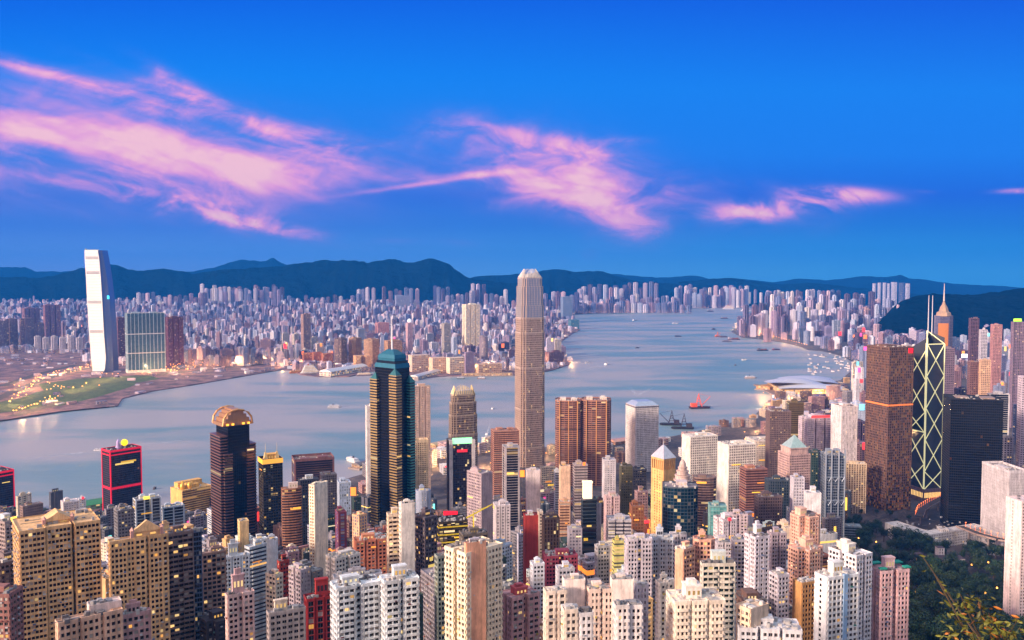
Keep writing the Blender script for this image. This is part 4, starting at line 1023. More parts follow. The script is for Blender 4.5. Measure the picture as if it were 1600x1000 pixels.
A('teal sided narrow tower left of the cream twin faced tower', 680, 684, 699, 872, 540, 20, wall=(150,158,148), glass=(40,80,74), sp=.4, bay=2.6, pw=.6, lift=0)
A('cream tower with a pink spine and two windowed wings at the bottom centre', 697, 728, 783, 868, 430, 40, plan='notch', wall=(246,228,200), glass=(84,58,52), sp=.52, bay=2.9, pw=1.3, out=.5, ac=.12, lift=0, roofc=(196,186,180), equip=3, ref='the pink spined cream tower')
A('flat pink spine rising through the cream twin winged tower', 727, 729, 758, 853, 431, 22, wall=(226,168,138), glass=(120,90,80), blank='RL', lift=1, lifth=4, liftc=(204,196,206), depth=10)
A('pink tower with a red gabled roof right of the pink spined cream tower', 783, 800, 842, 938, 456, 30, plan='notch', wall=(206,160,160), glass=(80,50,58), ac=.1, lift=1, lifth=8, liftc=(196,88,90), roofc=(190,90,90), ref='the red gabled pink tower')
# centre block of the middle distance
A('cream slab with a column of amber framed windows left of the striped bay tower', 483, 491, 511, 760, 850, 50, wall=(246,230,206), glass=(150,96,50), sp=.5, bay=2.6, pw=.9, blank='R', lift=1, lifth=3, vb=900, ref='the cream slab')
t = A('round edged tower of brown and amber bands with a small dome', 440, 441, 471, 766, 1000, 4, plan='bow', wall=(158,108,80), glass=(46,34,36), sp=.44, bay=40, pw=0, out=.6, lift=1, lifth=9, liftc=(226,206,196), depth=24, vb=862, gm='office_glass', lit=.03, cat='office tower', ref='the amber banded round tower')
A('brick edged dark block with a notched parapet at the waterfront', 456, 460, 522, 722, 1450, 6, wall=(128,86,84), glass=(38,32,36), sp=.1, bay=60, pw=2.5, depth=20, lift=2, lifth=4, vb=760, parapet=4, **OF)
A('dark glass tower with a white louvred roof house', 466, 469, 498, 752, 1100, 10, wall=(58,60,70), glass=(28,30,38), sp=.3, liftc=(206,212,222), lift=1, lifth=10, vb=800, **OF)
A('small grey concrete tower behind the cream slab', 500, 503, 526, 744, 1250, 10, wall=(150,136,132), glass=(70,62,64), vb=800, **OF)
A('white blue faced tower right of the cream slab', 527, 530, 548, 756, 1180, 8, wall=(196,208,226), glass=(170,184,206), sp=.2, vb=800, **OF)
A('slim magenta tower with a blue face', 524, 529, 541, 803, 880, 12, wall=(130,58,78), glass=(110,120,176), sp=.2, bay=8, pw=2, vb=868)
A('tan and blue narrow tower left of the cream lit balconies', 551, 561, 573, 808, 840, 40, wall=(232,184,142), glass=(110,120,150), sp=.3, vb=845)
A('white slab tower mostly hidden behind the striped bay tower', 571, 573, 586, 636, 1420, 8, wall=(236,226,222), glass=(170,160,160), blank='R', vb=735, depth=20)
A('tall beige residential tower right behind the striped bay tower', 645, 648, 672, 605, 1520, 14, plan='twin', wall=(226,194,176), glass=(150,116,106), sp=.5, bay=2.4, pw=1.2, vb=690, lift=1)
A('floodlit beige tower with an arcaded crown below the tall beige tower', 646, 649, 669, 692, 1320, 10, wall=(236,206,168), glass=(130,90,64), sp=.36, bay=3.4, pw=1.6, every=None, vb=780, lifth=4, parapet=4, **{k:v for k,v in OF.items() if k!='fh'})
A('rounded blue grey tower right of the white slab top', 650, 652, 673, 770, 800, 8, plan='bow', wall=(158,168,190), glass=(110,118,140), vb=800)
t = A('dark office tower framed in white with a green lit screen at its top', 698, 702, 742, 690, 1350, 10, wall=(66,56,60), glass=(48,40,44), sp=.12, bay=3, pw=.2, lift=0, vb=800, depth=30, **OF)
fm = MB()
for s in (.06, .94):
    p = t.pt(s, -.03); fm.box(p, (t.u.x,t.u.y), (t.v.x,t.v.y), 2.6, 1.2, t.zb, t.zt+2)
fm.build('white_frame', 'wall', t.root, (226,212,210))
s_ = MB(); p = t.pt(.5, -.02); s_.box(p, (t.u.x,t.u.y), (t.v.x,t.v.y), t.Lr*.38, .6, t.zt-4, t.zt+5); s_.build('screen', 'lit', t.root, (150,244,170), 1.1)
s_ = MB(); p = t.pt(.5, -.02); s_.box(p, (t.u.x,t.u.y), (t.v.x,t.v.y), t.Lr*.2, .5, t.zt-17, t.zt-13); s_.build('red_sign', 'lit', t.root, (220,40,50), 1.0)
A('lavender grey office tower with a pale blank flank in front of the screen tower', 730, 752, 769, 742, 1050, 40, wall=(176,158,164), glass=(84,72,78), sp=.46, blank='R', vb=850, **OF)
A('brown banded office tower with a pale roof left of the clawed tallest tower', 767, 772, 811, 675, 1520, 12, wall=(190,136,112), glass=(90,60,56), sp=.5, bay=40, pw=0, vb=740, lift=2, **OF)
A('dark office tower framed in white below the brown banded tower', 785, 789, 812, 700, 1200, 10, wall=(190,180,184), glass=(34,30,34), sp=.12, bay=20, pw=2.4, vb=790, **OF)
A('plain white grey tower right of the lavender grey office tower', 771, 775, 797, 792, 880, 10, plan='twin', wall=(214,204,208), glass=(120,110,118), vb=855)
# centre right
A('brick red slab tower with a blank side', 818, 821, 842, 808, 850, 10, wall=(164,52,40), glass=(70,30,28), blank='R', lift=1, liftc=(206,200,206), vb=870, ref='the brick red slab')
A('narrow cream window strip tower beside the brick red slab', 840, 842, 848, 802, 850, 8, wall=(214,196,180), glass=(80,60,60), depth=20, lift=0, vb=900)
A('dark tower with an amber lit lobby right of the brick red slab', 847, 850, 874, 812, 830, 10, wall=(70,52,46), glass=(50,32,26), sp=.2, lit=.16, roofc=(150,140,144), lift=2, vb=870, **OF)
A('slim white blank tower below the clawed tallest tower', 822, 824, 844, 737, 1100, 8, wall=(222,208,208), glass=(120,100,110), blank='R', vb=790, lift=1, lifth=4)
A('tan slab with a blank front beside grey bands', 874, 876, 891, 730, 1080, 8, wall=(232,194,164), glass=(140,100,80), blank='R', vb=790, depth=18)
A('grey white banded block left of the tan blank slab', 866, 868, 876, 738, 1120, 8, wall=(200,200,206), glass=(96,96,104), bay=30, pw=0, depth=18, vb=790)
A('tan striped lower tower under the blank slab', 873, 875, 890, 786, 960, 8, wall=(206,160,128), glass=(96,66,56), bay=30, pw=0, depth=18, vb=860)
A('grey tower with amber bands left of the glowing white roofed tower', 895, 898, 918, 728, 1120, 10, wall=(178,164,164), glass=(96,84,84), sp=.46, bay=30, pw=0, lit=.10, vb=820, lift=1, **OF)
t = A('black glass tower under a glowing white roof house', 908, 911, 932, 782, 860, 12, wall=(60,70,78), glass=(16,26,34), sp=.22, bay=30, pw=0, lift=0, vb=880, roofc=(220,210,200), ref='the glowing white roofed tower', **OF)
bm = MB(); bm.prism(tpoly(t, [(.06,.15),(.7,.15),(.7,.7),(.06,.7)]), t.zt+.3, t.zt+17); bm.prism(offset(tpoly(t, [(.06,.15),(.7,.15),(.7,.7),(.06,.7)]), .5), t.zt+16.7, t.zt+18, True, True); bm.build('glowing_roof_house', 'lit', t.root, (255,226,186), .8)
A('pale grey flank tower joined to the black glass tower', 931, 932, 939, 790, 870, 8, wall=(170,160,170), glass=(80,76,86), blank='R', depth=20, lift=0, vb=880)
A('small lavender tower with fine windows left of the black glass tower', 887, 889, 909, 828, 800, 8, wall=(178,170,182), glass=(110,104,116), sp=.5, vb=862, equip=3)
A('white lavender tower with scattered openings right of the twin bronze towers', 941, 944, 962, 720, 1260, 10, wall=(216,208,214), glass=(110,104,116), sp=.5, bay=4, pw=2, vb=770)
A('dark green tower with yellow lit floors', 968, 971, 988, 730, 1180, 12, wall=(92,86,60), glass=(70,70,40), lit=.14, vb=810, **OF)
A('low black block with a stepped roof by the yellow lit floors', 986, 989, 1010, 735, 1240, 10, wall=(48,44,50), glass=(28,26,32), vb=780, lift=2, **OF)
A('mauve tower with a slim pointed gable', 992, 996, 1012, 770, 1100, 20, wall=(160,130,132), glass=(90,70,76), vb=820, lift=1, lifth=12, **OF)
A('brown tower glowing amber along its base', 984, 988, 1006, 793, 980, 10, wall=(150,96,62), glass=(120,70,36), lit=.18, vb=838, **OF)
A('white centred grey banded tower left of the tan pyramid roofed tower', 948, 951, 986, 815, 860, 6, plan='twin', wall=(190,184,190), glass=(84,80,88), sp=.48, bay=30, pw=0, vb=845, **OF)
A('pink and grey small flats tower above the yellow striped tower', 944, 947, 968, 778, 920, 12, plan='notch', wall=(222,190,190), glass=(120,92,96), vb=820, equip=3)
A('small tower with glowing yellow diagonal stripes', 957, 960, 975, 848, 690, 14, wall=(214,204,120), glass=(90,90,80), sp=.5, bay=30, pw=0, vb=882, lit=.25)
A('grey green finely windowed tower left of the yellow striped tower', 930, 934, 952, 856, 700, 20, wall=(190,186,190), glass=(92,96,100), vb=895, ac=.1)
# big white grids
G = dict(wall=(236,226,216), glass=(120,104,104), sp=.42, bay=3.6, pw=1.1, out=.5, lift=1, roofc=(220,208,204), equip=2, blank='L', cat='office block', gm='office_glass', fh=3.9)
A('white square gridded office block nearest the dark crane barges', 1066, 1079, 1121, 684, 1400, 28, vb=745, ref='the left white grid block', lit=.02, **G)
A('white square gridded office block with lit lower floors beside the brown offices', 1122, 1139, 1181, 697, 1300, 30, vb=760, ref='the right white grid block', lit=.04, **G)
A('cream low office block behind the right white grid block', 1165, 1180, 1214, 690, 1520, 24, wall=(228,214,204), glass=(160,146,142), vb=720, **OF)
A('bowed brown grey office block with an amber lit floor', 1082, 1086, 1120, 748, 1240, 10, plan='bow', wall=(140,114,106), glass=(80,62,60), lit=.05, vb=800, sp=.4, bay=30, pw=0, **OF)
A('brick brown banded office tower right of the right white grid block', 1156, 1166, 1199, 735, 1200, 24, wall=(150,104,94), glass=(74,48,46), sp=.5, bay=30, pw=0, vb=790, lift=1, liftc=(190,130,104), **OF)
A('dark terraced tower below the brick brown banded tower', 1179, 1185, 1222, 778, 1050, 20, wall=(104,84,84), glass=(50,40,44), vb=820, equip=3, **OF)
A('dark blue glass low block in front of the rose pyramid roofed tower', 1195, 1200, 1236, 752, 1120, 14, wall=(62,72,82), glass=(30,44,54), sp=.3, vb=800, **OF)
A('white finned narrow tower left of the blank white slab', 1235, 1240, 1257, 748, 1060, 16, wall=(206,200,210), glass=(120,116,128), vb=820, bay=3, **OF)
A('blank white slab in front of the steel truss tower', 1257, 1261, 1283, 772, 1030, 12, wall=(226,222,226), glass=(150,146,150), blank='R', vb=830, lift=1, lifth=9)
A('dark green glass tower between the rose pyramid and the steel truss towers', 1264, 1268, 1285, 708, 1330, 12, wall=(54,72,66), glass=(26,50,46), lit=.1, vb=770, **OF)
A('brown window grid tower left of the gold lit dark tower', 1197, 1203, 1236, 644, 1480, 16, wall=(120,98,94), glass=(64,52,54), vb=715, **OF)
A('dark tower striped with gold lit floors by the harbour', 1229, 1233, 1256, 630, 1640, 14, wall=(110,92,56), glass=(70,56,34), lit=.16, sp=.4, bay=30, pw=0, vb=690, **OF)
t = A('pale tower with a bright red rooftop sign', 1248, 1262, 1302, 655, 1540, 30, plan='twin', wall=(206,190,200), glass=(110,100,120), sp=.46, vb=740, lit=.05, **OF)
s_ = MB(); p = t.pt(.5, -.02); s_.box(p, (t.u.x,t.u.y), (t.v.x,t.v.y), t.Lr*.36, .8, t.zt+2, t.zt+6); s_.build('red_sign', 'lit', t.root, (250,60,56), 1.1)
A('tall white slab tower with fine ribs beside the red rooftop sign', 1299, 1315, 1340, 636, 1500, 30, wall=(232,222,224), glass=(190,182,188), sp=.08, bay=2.6, pw=1.3, vb=715, lift=1, **OF)
A('low cream columned hall behind the steel truss tower', 1318, 1322, 1354, 725, 1450, 12, cat='office block', wall=(214,190,160), glass=(120,96,70), sp=.2, bay=4, pw=1.4, lift=1, vb=760, gm='office_glass')
A('small teal glass box tower right of the curved blue glass block', 1107, 1110, 1135, 792, 880, 8, wall=(130,170,170), glass=(100,160,160), sp=.15, bay=3, pw=.2, vb=822, lift=1, **OF)
# right middle and foreground flats
HK = dict(glass=(66,58,64), sp=.48, bay=2.9, pw=1.0, out=.45, ac=.14, equip=2.5)
A('lavender white residential tower, left one of three in the centre right cluster', 977, 981, 1018, 845, 610, 12, plan='notch', wall=LAV, ref='the lavender white cluster', **HK)
A('blue white residential tower with rounded roof fins in the centre right cluster', 1017, 1020, 1051, 843, 622, 10, plan='twin', wall=(196,204,216), lifth=10, **HK)
A('pale grey residential tower with a curved roof screen in the centre right cluster', 1047, 1050, 1072, 838, 640, 12, plan='notch', wall=(214,208,214), lifth=9, **HK)
A('salmon tower with a blank cream flank in front of the lavender white cluster', 1056, 1068, 1085, 862, 590, 50, wall=(232,176,146), glass=(120,76,66), blank='L', lift=1, roofc=(120,128,96), equip=4)
t = A('faceted salmon tower with a pale penthouse drum', 1083, 1087, 1117, 846, 600, 10, plan='oct', wall=(226,172,150), glass=(150,104,104), sp=.4, bay=2.4, pw=.8, lift=1, vb=866, ref='the faceted salmon tower')
A('cream tower of planted terraces with green balconies', 1092, 1098, 1148, 884, 480, 14, plan='ell', wall=(222,214,200), glass=(40,74,66), sp=.40, bay=3.6, pw=.7, balc='RE', lit=.05, lift=1, lifth=11, liftc=(214,220,214), roofc=(120,92,56), equip=4, ref='the planted terrace tower')
A('grey white flats tower right of the faceted salmon tower', 1117, 1121, 1142, 850, 690, 14, plan='notch', wall=(206,198,206), **HK)
A('grey pencil tower with rows of dark windows left of the tall white lavender tower', 1143, 1147, 1164, 846, 670, 14, wall=(186,180,190), **HK)
A('tall white lavender tower with a blank penthouse in the right centre', 1165, 1180, 1201, 842, 600, 36, plan='twin', wall=(222,214,224), lifth=13, ref='the tall white lavender tower', **{**HK, 'ac': .05})
A('white speckled tower with a mauve cap left of the tall white lavender tower', 1116, 1130, 1150, 815, 800, 30, plan='notch', wall=(220,208,214), vb=850, **HK)
A('pinkish grey small tower beside the teal glass box', 1136, 1140, 1168, 806, 840, 16, plan='notch', wall=(214,196,202), vb=840, **HK)
A('mauve grey tower right of the tall white lavender tower', 1200, 1206, 1228, 836, 700, 24, plan='notch', wall=(176,160,170), **HK)
A('slender white and grey tower at the foot of the mauve grey tower', 1203, 1216, 1232, 902, 560, 36, wall=(214,206,216), **HK)
SAL = dict(plan='cross', wall=(228,178,156), glass=(108,72,68), sp=.5, bay=2.8, pw=1.1, ac=.1, lift=1, lifth=12, liftc=(232,186,164), equip=3)
A('salmon apartment tower stepping back, the higher and farther of the salmon pair', 1229, 1256, 1288, 812, 790, 38, vb=860, ref='the far salmon tower', **SAL)
A('salmon apartment tower with white belts, the nearer of the salmon pair', 1226, 1254, 1292, 864, 650, 38, ref='the near salmon tower', **SAL)
A('golden and brown slab below the near salmon tower', 1240, 1253, 1277, 914, 560, 40, wall=(214,160,100), glass=(90,62,46), sp=.45, bay=3, blank='L', lift=0, roofc=(140,140,90), equip=4)
t = A('white apartment tower with a blue stripe and a roof garden', 1275, 1294, 1340, 906, 470, 40, wall=(236,236,238), glass=(56,44,48), sp=.42, bay=3.2, pw=.9, out=.5, blank='L', slot='L', slots=(.5,), ac=.08, lift=1, lifth=9, liftc=(240,238,234), roofc=(150,84,56), equip=4, ref='the blue striped white tower')
bm = MB(); p = t.pt(.56, -.03); bm.box(p, (t.u.x,t.u.y), (t.v.x,t.v.y), 1.3, .9, t.zb, t.zt+2); bm.build('blue_stripe', 'wall', t.root, (150,184,222))
A('white apartment tower with a round lift house behind the blue striped white tower', 1296, 1338, 1362, 872, 530, 50, plan='notch', wall=(228,224,230), glass=(66,58,66), sp=.48, bay=2.9, pw=1.0, ac=.1, lift=1, lifth=10, liftc=(240,228,214), equip=3)
t = A('pink apartment tower edged with turquoise roof canopies', 1360, 1377, 1420, 896, 540, 36, plan='notch', wall=(224,184,186), glass=(92,54,56), sp=.46, bay=2.9, pw=1.2, ac=.12, lift=1, lifth=10, liftc=(222,188,190), equip=2, ref='the turquoise roofed pink tower')
cm = MB()
for (s0, s1, q0, q1, h) in ((-.05,.3,.7,1.04,3.2),(.62,1.05,.62,1.05,2.8),(.85,1.06,-.06,.25,2.2),(-.04,.2,-.05,.2,2.4)):
    cm.prism(tpoly(t, [(s0,q0),(s1,q0),(s1,q1),(s0,q1)]), t.zt+h, t.zt+h+.8, True, True)
cm.build('roof_canopy', 'wall', t.root, (30,150,130))
# bottom centre white and cream complexes
CR = dict(plan='notch', wall=(244,226,210), glass=(92,66,62), sp=.5, bay=2.8, pw=1.2, out=.5, ac=.14, equip=2.5, roofc=(150,82,66))
A('cream red roofed tower at the bottom centre, left of a tall lift slab', 851, 855, 884, 928, 404, 14, lift=0, **CR)
t = A('cream blank lift slab with four small windows, left one at the bottom centre', 880, 883, 913, 910, 415, 10, wall=(246,228,220), glass=(110,84,78), blank='RL', depth=12, lift=1, lifth=3, equip=2, ref='the left cream lift slab')
A('white cream wing with a dark red flat roof below the left cream lift slab', 879, 883, 901, 957, 385, 14, lift=0, **{**CR, 'roofc': (100,56,54), 'plan': 'rect'})
A('narrow white wing beside the dark red roofed wing', 903, 907, 925, 962, 386, 14, lift=0, **{**CR, 'wall': (232,226,228), 'plan': 'rect'})
A('pale peach tower with a terracotta parapet between the two cream lift slabs', 918, 922, 958, 925, 412, 12, lift=1, **{**CR, 'wall': (240,214,200)})
A('cream blank lift slab, right one at the bottom centre, by the slender planted tower', 955, 958, 989, 910, 412, 10, wall=(246,230,222), glass=(110,84,78), blank='RL', depth=12, lift=1, lifth=3, equip=2, ref='the right cream lift slab')
A('white wing with a cluttered blue roof below the right cream lift slab', 960, 964, 981, 950, 388, 14, lift=0, **{**CR, 'wall': (238,228,226), 'plan': 'rect', 'roofc': (110,110,124)})
A('white wing with a rust red roof right of the cluttered blue roof', 981, 985, 1002, 950, 390, 14, lift=0, **{**CR, 'wall': (240,230,228), 'plan': 'rect', 'roofc': (130,60,50)})
A('lavender wing tower at the right end of the cream complex', 990, 994, 1011, 918, 425, 14, lift=0, **{**CR, 'wall': (206,196,206)})
A('slender pale tower with a planted roof right of the right cream lift slab', 1026, 1032, 1052, 914, 500, 26, lift=1, **{**CR, 'wall': (214,206,200), 'roofc': (110,112,80)})
t = A('ornate cream tower with balustraded terraces at the bottom right of centre', 1043, 1056, 1131, 944, 398, 16, lift=1, lifth=11, liftc=(246,232,222), **{**CR, 'wall': (246,230,212), 'plan': 'twin', 'roofc': (200,190,184), 'balc': 'R'})
ref(1088, 398, 'the ornate cream tower')
A('small peach tower with a blank gable at the bottom, right of the ornate cream tower', 1152, 1172, 1199, 956, 400, 50, wall=(236,206,178), glass=(110,76,66), blank='R', lift=0, ac=.1, equip=2)
A('low white block with green roof plants in the bottom right of centre', 1150, 1156, 1252, 985, 400, 8, cat='apartment block', plan='twin', wall=(216,214,220), glass=(92,88,96), equip=4, depth=20, roofc=(96,120,104))
A('magenta edged white tower left of the cream complex', 829, 833, 850, 884, 620, 14, wall=(220,220,230), glass=(110,100,112), ac=.1)
A('crimson scaffold topped tower behind the left cream lift slab', 848, 853, 902, 872, 680, 10, plan='notch', wall=(150,60,78), glass=(70,36,46), roofc=(140,56,76), equip=5)
A('small white tower with a pyramid roof house in front of the crimson tower', 869, 873, 897, 892, 600, 12, wall=(214,210,220), glass=(96,92,104), lift=1, lifth=7)
# left middle
A('grey block with a tall thin aerial near the left waterfront', 31, 36, 67, 793, 1240, 20, wall=(140,118,110), glass=(70,60,62), vb=815, antenna=20, **OF)
A('white rounded roof block in front of the left sand tower roof', 95, 99, 123, 787, 1200, 10, wall=(226,216,216), glass=(150,140,146), lift=1, lifth=8, vb=805)
A('slim white block beside the white rounded roof block', 122, 124, 134, 781, 1330, 10, wall=(214,216,224), glass=(120,120,130), vb=800, depth=16)
A('silver twin slab tower with a dark central slot', 208, 212, 251, 783, 1010, 12, plan=[(0,0),(.36,0),(.36,.35),(.62,.35),(.62,0),(1,0),(1,1),(0,1)], wall=(206,216,226), glass=(50,54,64), sp=.1, bay=60, pw=1.2, blank='', vb=815, lift=2, **OF)
A('dark glass tower with white edges right of the silver twin slab', 250, 254, 288, 795, 1040, 12, wall=(190,200,214), glass=(30,40,46), sp=.2, bay=12, pw=1.6, vb=820, lift=2, equip=3, **OF)
A('grey glass tower with roof tanks left of the silver twin slab', 178, 184, 209, 800, 940, 14, wall=(120,118,122), glass=(50,52,60), vb=830, equip=5, **OF)
A('slim tan post tower left of the black arched crown tower base', 372, 375, 388, 817, 760, 10, wall=(240,206,150), glass=(150,110,70), blank='R', vb=850, depth=10, lift=0)
# yellow netted construction
t = A('half built tower wrapped in black and yellow netting', 680, 686, 730, 818, 800, 10, wall=(58,46,30), glass=(40,36,24), sp=.35, bay=4, pw=.5, lit=.16, vb=870, lift=0, equip=4, roofc=(110,96,60), ref='the half built netted tower')
nb = MB()
for k in range(5):
    z = t.zt - 3 - k*7; nb.prism(offset(t.poly, .8), z-1.3, z, False)
nb.build('yellow_netting', 'wall', t.root, (226,200,40))
t = A('half built grey tower with yellow formwork and a tower crane', 718, 724, 762, 838, 740, 14, wall=(110,100,90), glass=(60,56,50), sp=.4, bay=4, pw=.6, vb=880, lift=1, equip=5, roofc=(170,160,110))
crane = empty('tower_crane', (t.cx, t.cy, t.zt)); tag(crane, 'yellow tower crane leaning over the half built grey tower', 'crane'); addlabel(crane, 'yellow tower crane leaning over the half built grey tower')
m2 = MB(); m2.tube([(t.cx,t.cy,t.zt),(t.cx,t.cy,t.zt+15)], .8, 4); m2.build('mast', 'wall', crane, (226,206,50))
m2 = MB(); m2.tube([(t.cx-6,t.cy,t.zt+13),(t.cx+16,t.cy+3,t.zt+24)], .8, 4, .4); m2.tube([(t.cx,t.cy,t.zt+15),(t.cx,t.cy,t.zt+19),(t.cx+10,t.cy+2,t.zt+21.5)], .2, 4); m2.build('jib', 'wall', crane, (230,210,40))
m2 = MB(); m2.box((t.cx+1.4,t.cy-1), (1,0), (0,1), 1, 1, t.zt+11, t.zt+13.5); m2.build('cab', 'wall', crane, (230,225,200))
# lit hoardings among the towers
def hoarding(label, px, py, D, w, h, col, s=1.2):
    p = aty(px, py, D); r = empty('billboard', (p[0], p[1], p[2]-h/2)); tag(r, label, 'billboard'); addlabel(r, label)
    a, b, c = MB(), MB(), MB()
    a.box((p[0],p[1]), (1,0), (0,1), w/2, .3, p[2]-h/2, p[2]+h/2); a.build('panel', 'lit', r, col, s)
    b.box((p[0],p[1]+.7), (1,0), (0,1), w/2+.5, .35, p[2]-h/2-.5, p[2]+h/2+.5); b.build('frame', 'wall', r, (60,56,60))
    zg = gz(p[0], p[1])
    for k in (-.35, .35): c.tube([(p[0]+w*k, p[1]+1.4, zg-1), (p[0]+w*k, p[1]+1.4, p[2]+h/2)], .45, 5)
    c.build('post', 'wall', r, (70,66,70))
hoarding('glowing orange billboard on posts right of the white blue faced tower', 552, 768, 1150, 7, 11, (255,130,50), 1.5)
hoarding('red lit billboard below the screen tower', 704, 804, 1020, 16, 8, (235,20,40), 1.1)
hoarding('orange glowing billboard left of the slim white blank tower', 816, 740, 1180, 6, 9, (255,130,40), 1.4)
hoarding('small white lit billboard among the towers right of the black slab tower', 1507, 556, 2300, 15, 10, (225,236,255), 1.3)
hoarding('lime green lit roof sign at the right picture edge', 1590, 500, 2250, 20, 7, (170,240,60), 1.2)
# ------------------------------------------------------------------ lesser towers that fill the slope
TONES = [('white',(228,224,226)),('cream',(236,216,192)),('lavender grey',(186,178,192)),('pink',(214,176,172)),('mid grey',(146,140,146)),('brown',(128,98,88)),('beige',(206,184,160)),('slate',(96,98,110)),
         ('blue white',(200,208,222)),('terracotta',(178,108,86)),('charcoal',(62,56,62)),('rose',(196,150,146)),('sand',(222,178,124)),('dark green',(64,82,74))]
SHAPES = [('slab','rect'),('cross shaped','cross'),('notched','notch'),('bay fronted','bays'),('twin winged','twin'),('round fronted','bow')]
USED = set()
def phrase(px, D, tone, shape, rnd, kind):
    """which one it is: its tone, its form and the nearest named neighbour"""
    near = sorted(REFS, key=lambda r: abs(r[0]-px)/1.0 + abs(math.log(r[1]/D))*150)
    tails = ['with a flat roof', 'with a raised roof house', 'with rooftop tanks']
    for r in near[:14]:
        if abs(r[0]-px) < 14: rel = 'behind' if D > r[1] else 'in front of'
        else: rel = 'left of' if px < r[0] else 'right of'
        for extra in ('', 'far ' if D > 1000 else 'near '):
            s = '%s%s %s %s %s %s' % (extra, tone, shape, kind, rel, r[2])
            if s not in USED and s not in LABELS: USED.add(s); return s
    raise RuntimeError('no label')
rnd = random.Random(21)
def free(x, y, rad):
    return all((x-f[0])**2 + (y-f[1])**2 > (rad+f[2])**2 for f in FOOT)
cands = []
Dv = 540.0
while Dv < 1500:
    n = int(1500/ (30/Dv*F))
    for k in range(n):
        px = -20 + (k+rnd.random())*(1500/n)
        cands.append((px, Dv*rnd.uniform(.97, 1.03)))
    Dv *= 1.062
cands.sort(key=lambda c: c[1])
NF = 0
for px, D in cands:
    if 1290 < px and D < 1180: continue          # the wooded park
    if px > 1330: continue
    wpx = rnd.uniform(17, 29)/D*F
    xl, xr = px-wpx/2, px+wpx/2
    # top edge: leave the visible part of every tower behind, look over what stands in front
    yt = interp(D, [(400,985),(470,955),(540,925),(640,895),(750,868),(860,846),(1000,820),(1150,800),(1300,785),(1500,765)]) + rnd.uniform(-14, 26)
    for f in FOOT:
        if f[5] > D*1.01 and f[3]-2 < xr and f[4]+2 > xl: yt = max(yt, f[6] + rnd.uniform(-4, 10)) if f[6] < 1000 else max(yt, 0)
    lim = interp(px, COAST); Dc = atz(px, lim, 4)[1]
    if D > Dc - 45: continue
    x, y, zt = aty(px, yt, D); zg = gz(x, y)
    if zt - zg < 14: zt = zg + rnd.uniform(14, 26); yt = proj(x, y, zt)[1]
    if zt - zg > 125: continue
    if yt > 1010 and D < 600: continue
    if yt > 1030: continue
    if not free(x, y+10, 12): continue
    ti = rnd.randrange(len(TONES)); tone, col = TONES[ti]
    if D > 950 and rnd.random() < .4: tone, col = TONES[rnd.choice([4,5,7,10,13])]
    si, sh = rnd.choice(SHAPES); split = rnd.uniform(.05, .45)
    tall = zt - zg > 45
    kind = ('office tower' if D > 860 else 'apartment tower') if tall else 'apartment block'; nm_ = kind.replace(' ', '_')
    lab = phrase(px, D, tone, si, rnd, kind)
    t_ = tower(nm_, lab, kind, xl, xl+(xr-xl)*split, xr, yt, D, rnd.uniform(14, 42), plan=sh, wall=tuple(int(c*rnd.uniform(.94, 1.0)) for c in col),
          glass=rnd.choice([(58,52,58),(44,46,54),(80,60,56),(52,64,72)]), lit=rnd.uniform(.02, .09), sp=rnd.uniform(.4, .55), bay=rnd.choice([2.6,3,3.4,30]), pw=rnd.uniform(.5, 1.2), ac=.12 if D < 750 else 0,
          blank=rnd.choice(['','','','L','R']) if tall else '', lifth=rnd.uniform(5, 10), equip=2.5 if D < 900 else 1.2, group='lesser towers on the slope')
    if rnd.random() < .5 and D > 640:
        lm = MB(); z = t_.zt - rnd.uniform(2, 30); lm.prism(offset(t_.poly, .62), max(z-rnd.choice((1.2, 2, 4)), t_.zb+1), max(z, t_.zb+4), False); lm.build('lit_floor', 'lit', t_.root, rnd.choice([(255,190,70),(255,214,110),(255,150,50),(250,230,180)]), rnd.uniform(.5, .9))
    if rnd.random() < .22 and D > 640:
        sm = MB(); p = t_.pt(rnd.uniform(.1,.9), -.02); sm.box(p, (t_.u.x,t_.u.y), (t_.v.x,t_.v.y), rnd.uniform(1, 2.4), .6, t_.zt-rnd.uniform(16, 26), t_.zt-rnd.uniform(3, 10)); sm.build('lit_sign', 'lit', t_.root, rnd.choice([(255,60,50),(255,140,50),(255,200,80),(120,230,220),(240,60,140)]), rnd.uniform(.8, 1.4))
    NF += 1
print('fill towers', NF, 'all towers', COUNT[0])
# ------------------------------------------------------------------ across the harbour: the buildings one can pick out
def base_D(px, yb, z=4): return atz(px, yb, z)[1]
def K(label, xl, xc, xr, yt, yb, th=20, cat='office tower', **k):
    D = base_D((xl+xr)/2, yb); k.setdefault('lift', 1); k.setdefault('equip', 0); k.setdefault('parapet', 0); k.setdefault('ac', 0)
    k.setdefault('fh', 4.5); k.setdefault('bay', 5); k.setdefault('pw', 1.6)
    r = k.pop('ref', None)
    t = tower({'office tower':'office_tower','apartment tower':'apartment_tower','office block':'office_block','hotel':'hotel'}[cat], label, cat, xl, xc, xr, yt, D, th, vb=yb, **k)
    if r: ref((xl+xr)/2, D, r)
    return t
t = K('broad blue green apartment slab striped with white piers, right of the white faced tower', 195, 198, 257, 490, 583, 6, 'apartment tower', wall=(176,196,204), glass=(52,92,112), gm='mirror', lit=0, sp=.12, fh=4, bay=14, pw=2.2, out=.8, depth=34, lift=2, lifth=6, ref='the blue green slab')
bm = MB()
for y in (523, 553): bm.prism(offset(t.poly, 1.2), zat(y, 3500), zat(y-1.4, 3500), False)
bm.prism(offset(t.poly, 1.4), t.zb, t.zb+12); bm.build('white_belt', 'wall', t.root, (216,220,222))
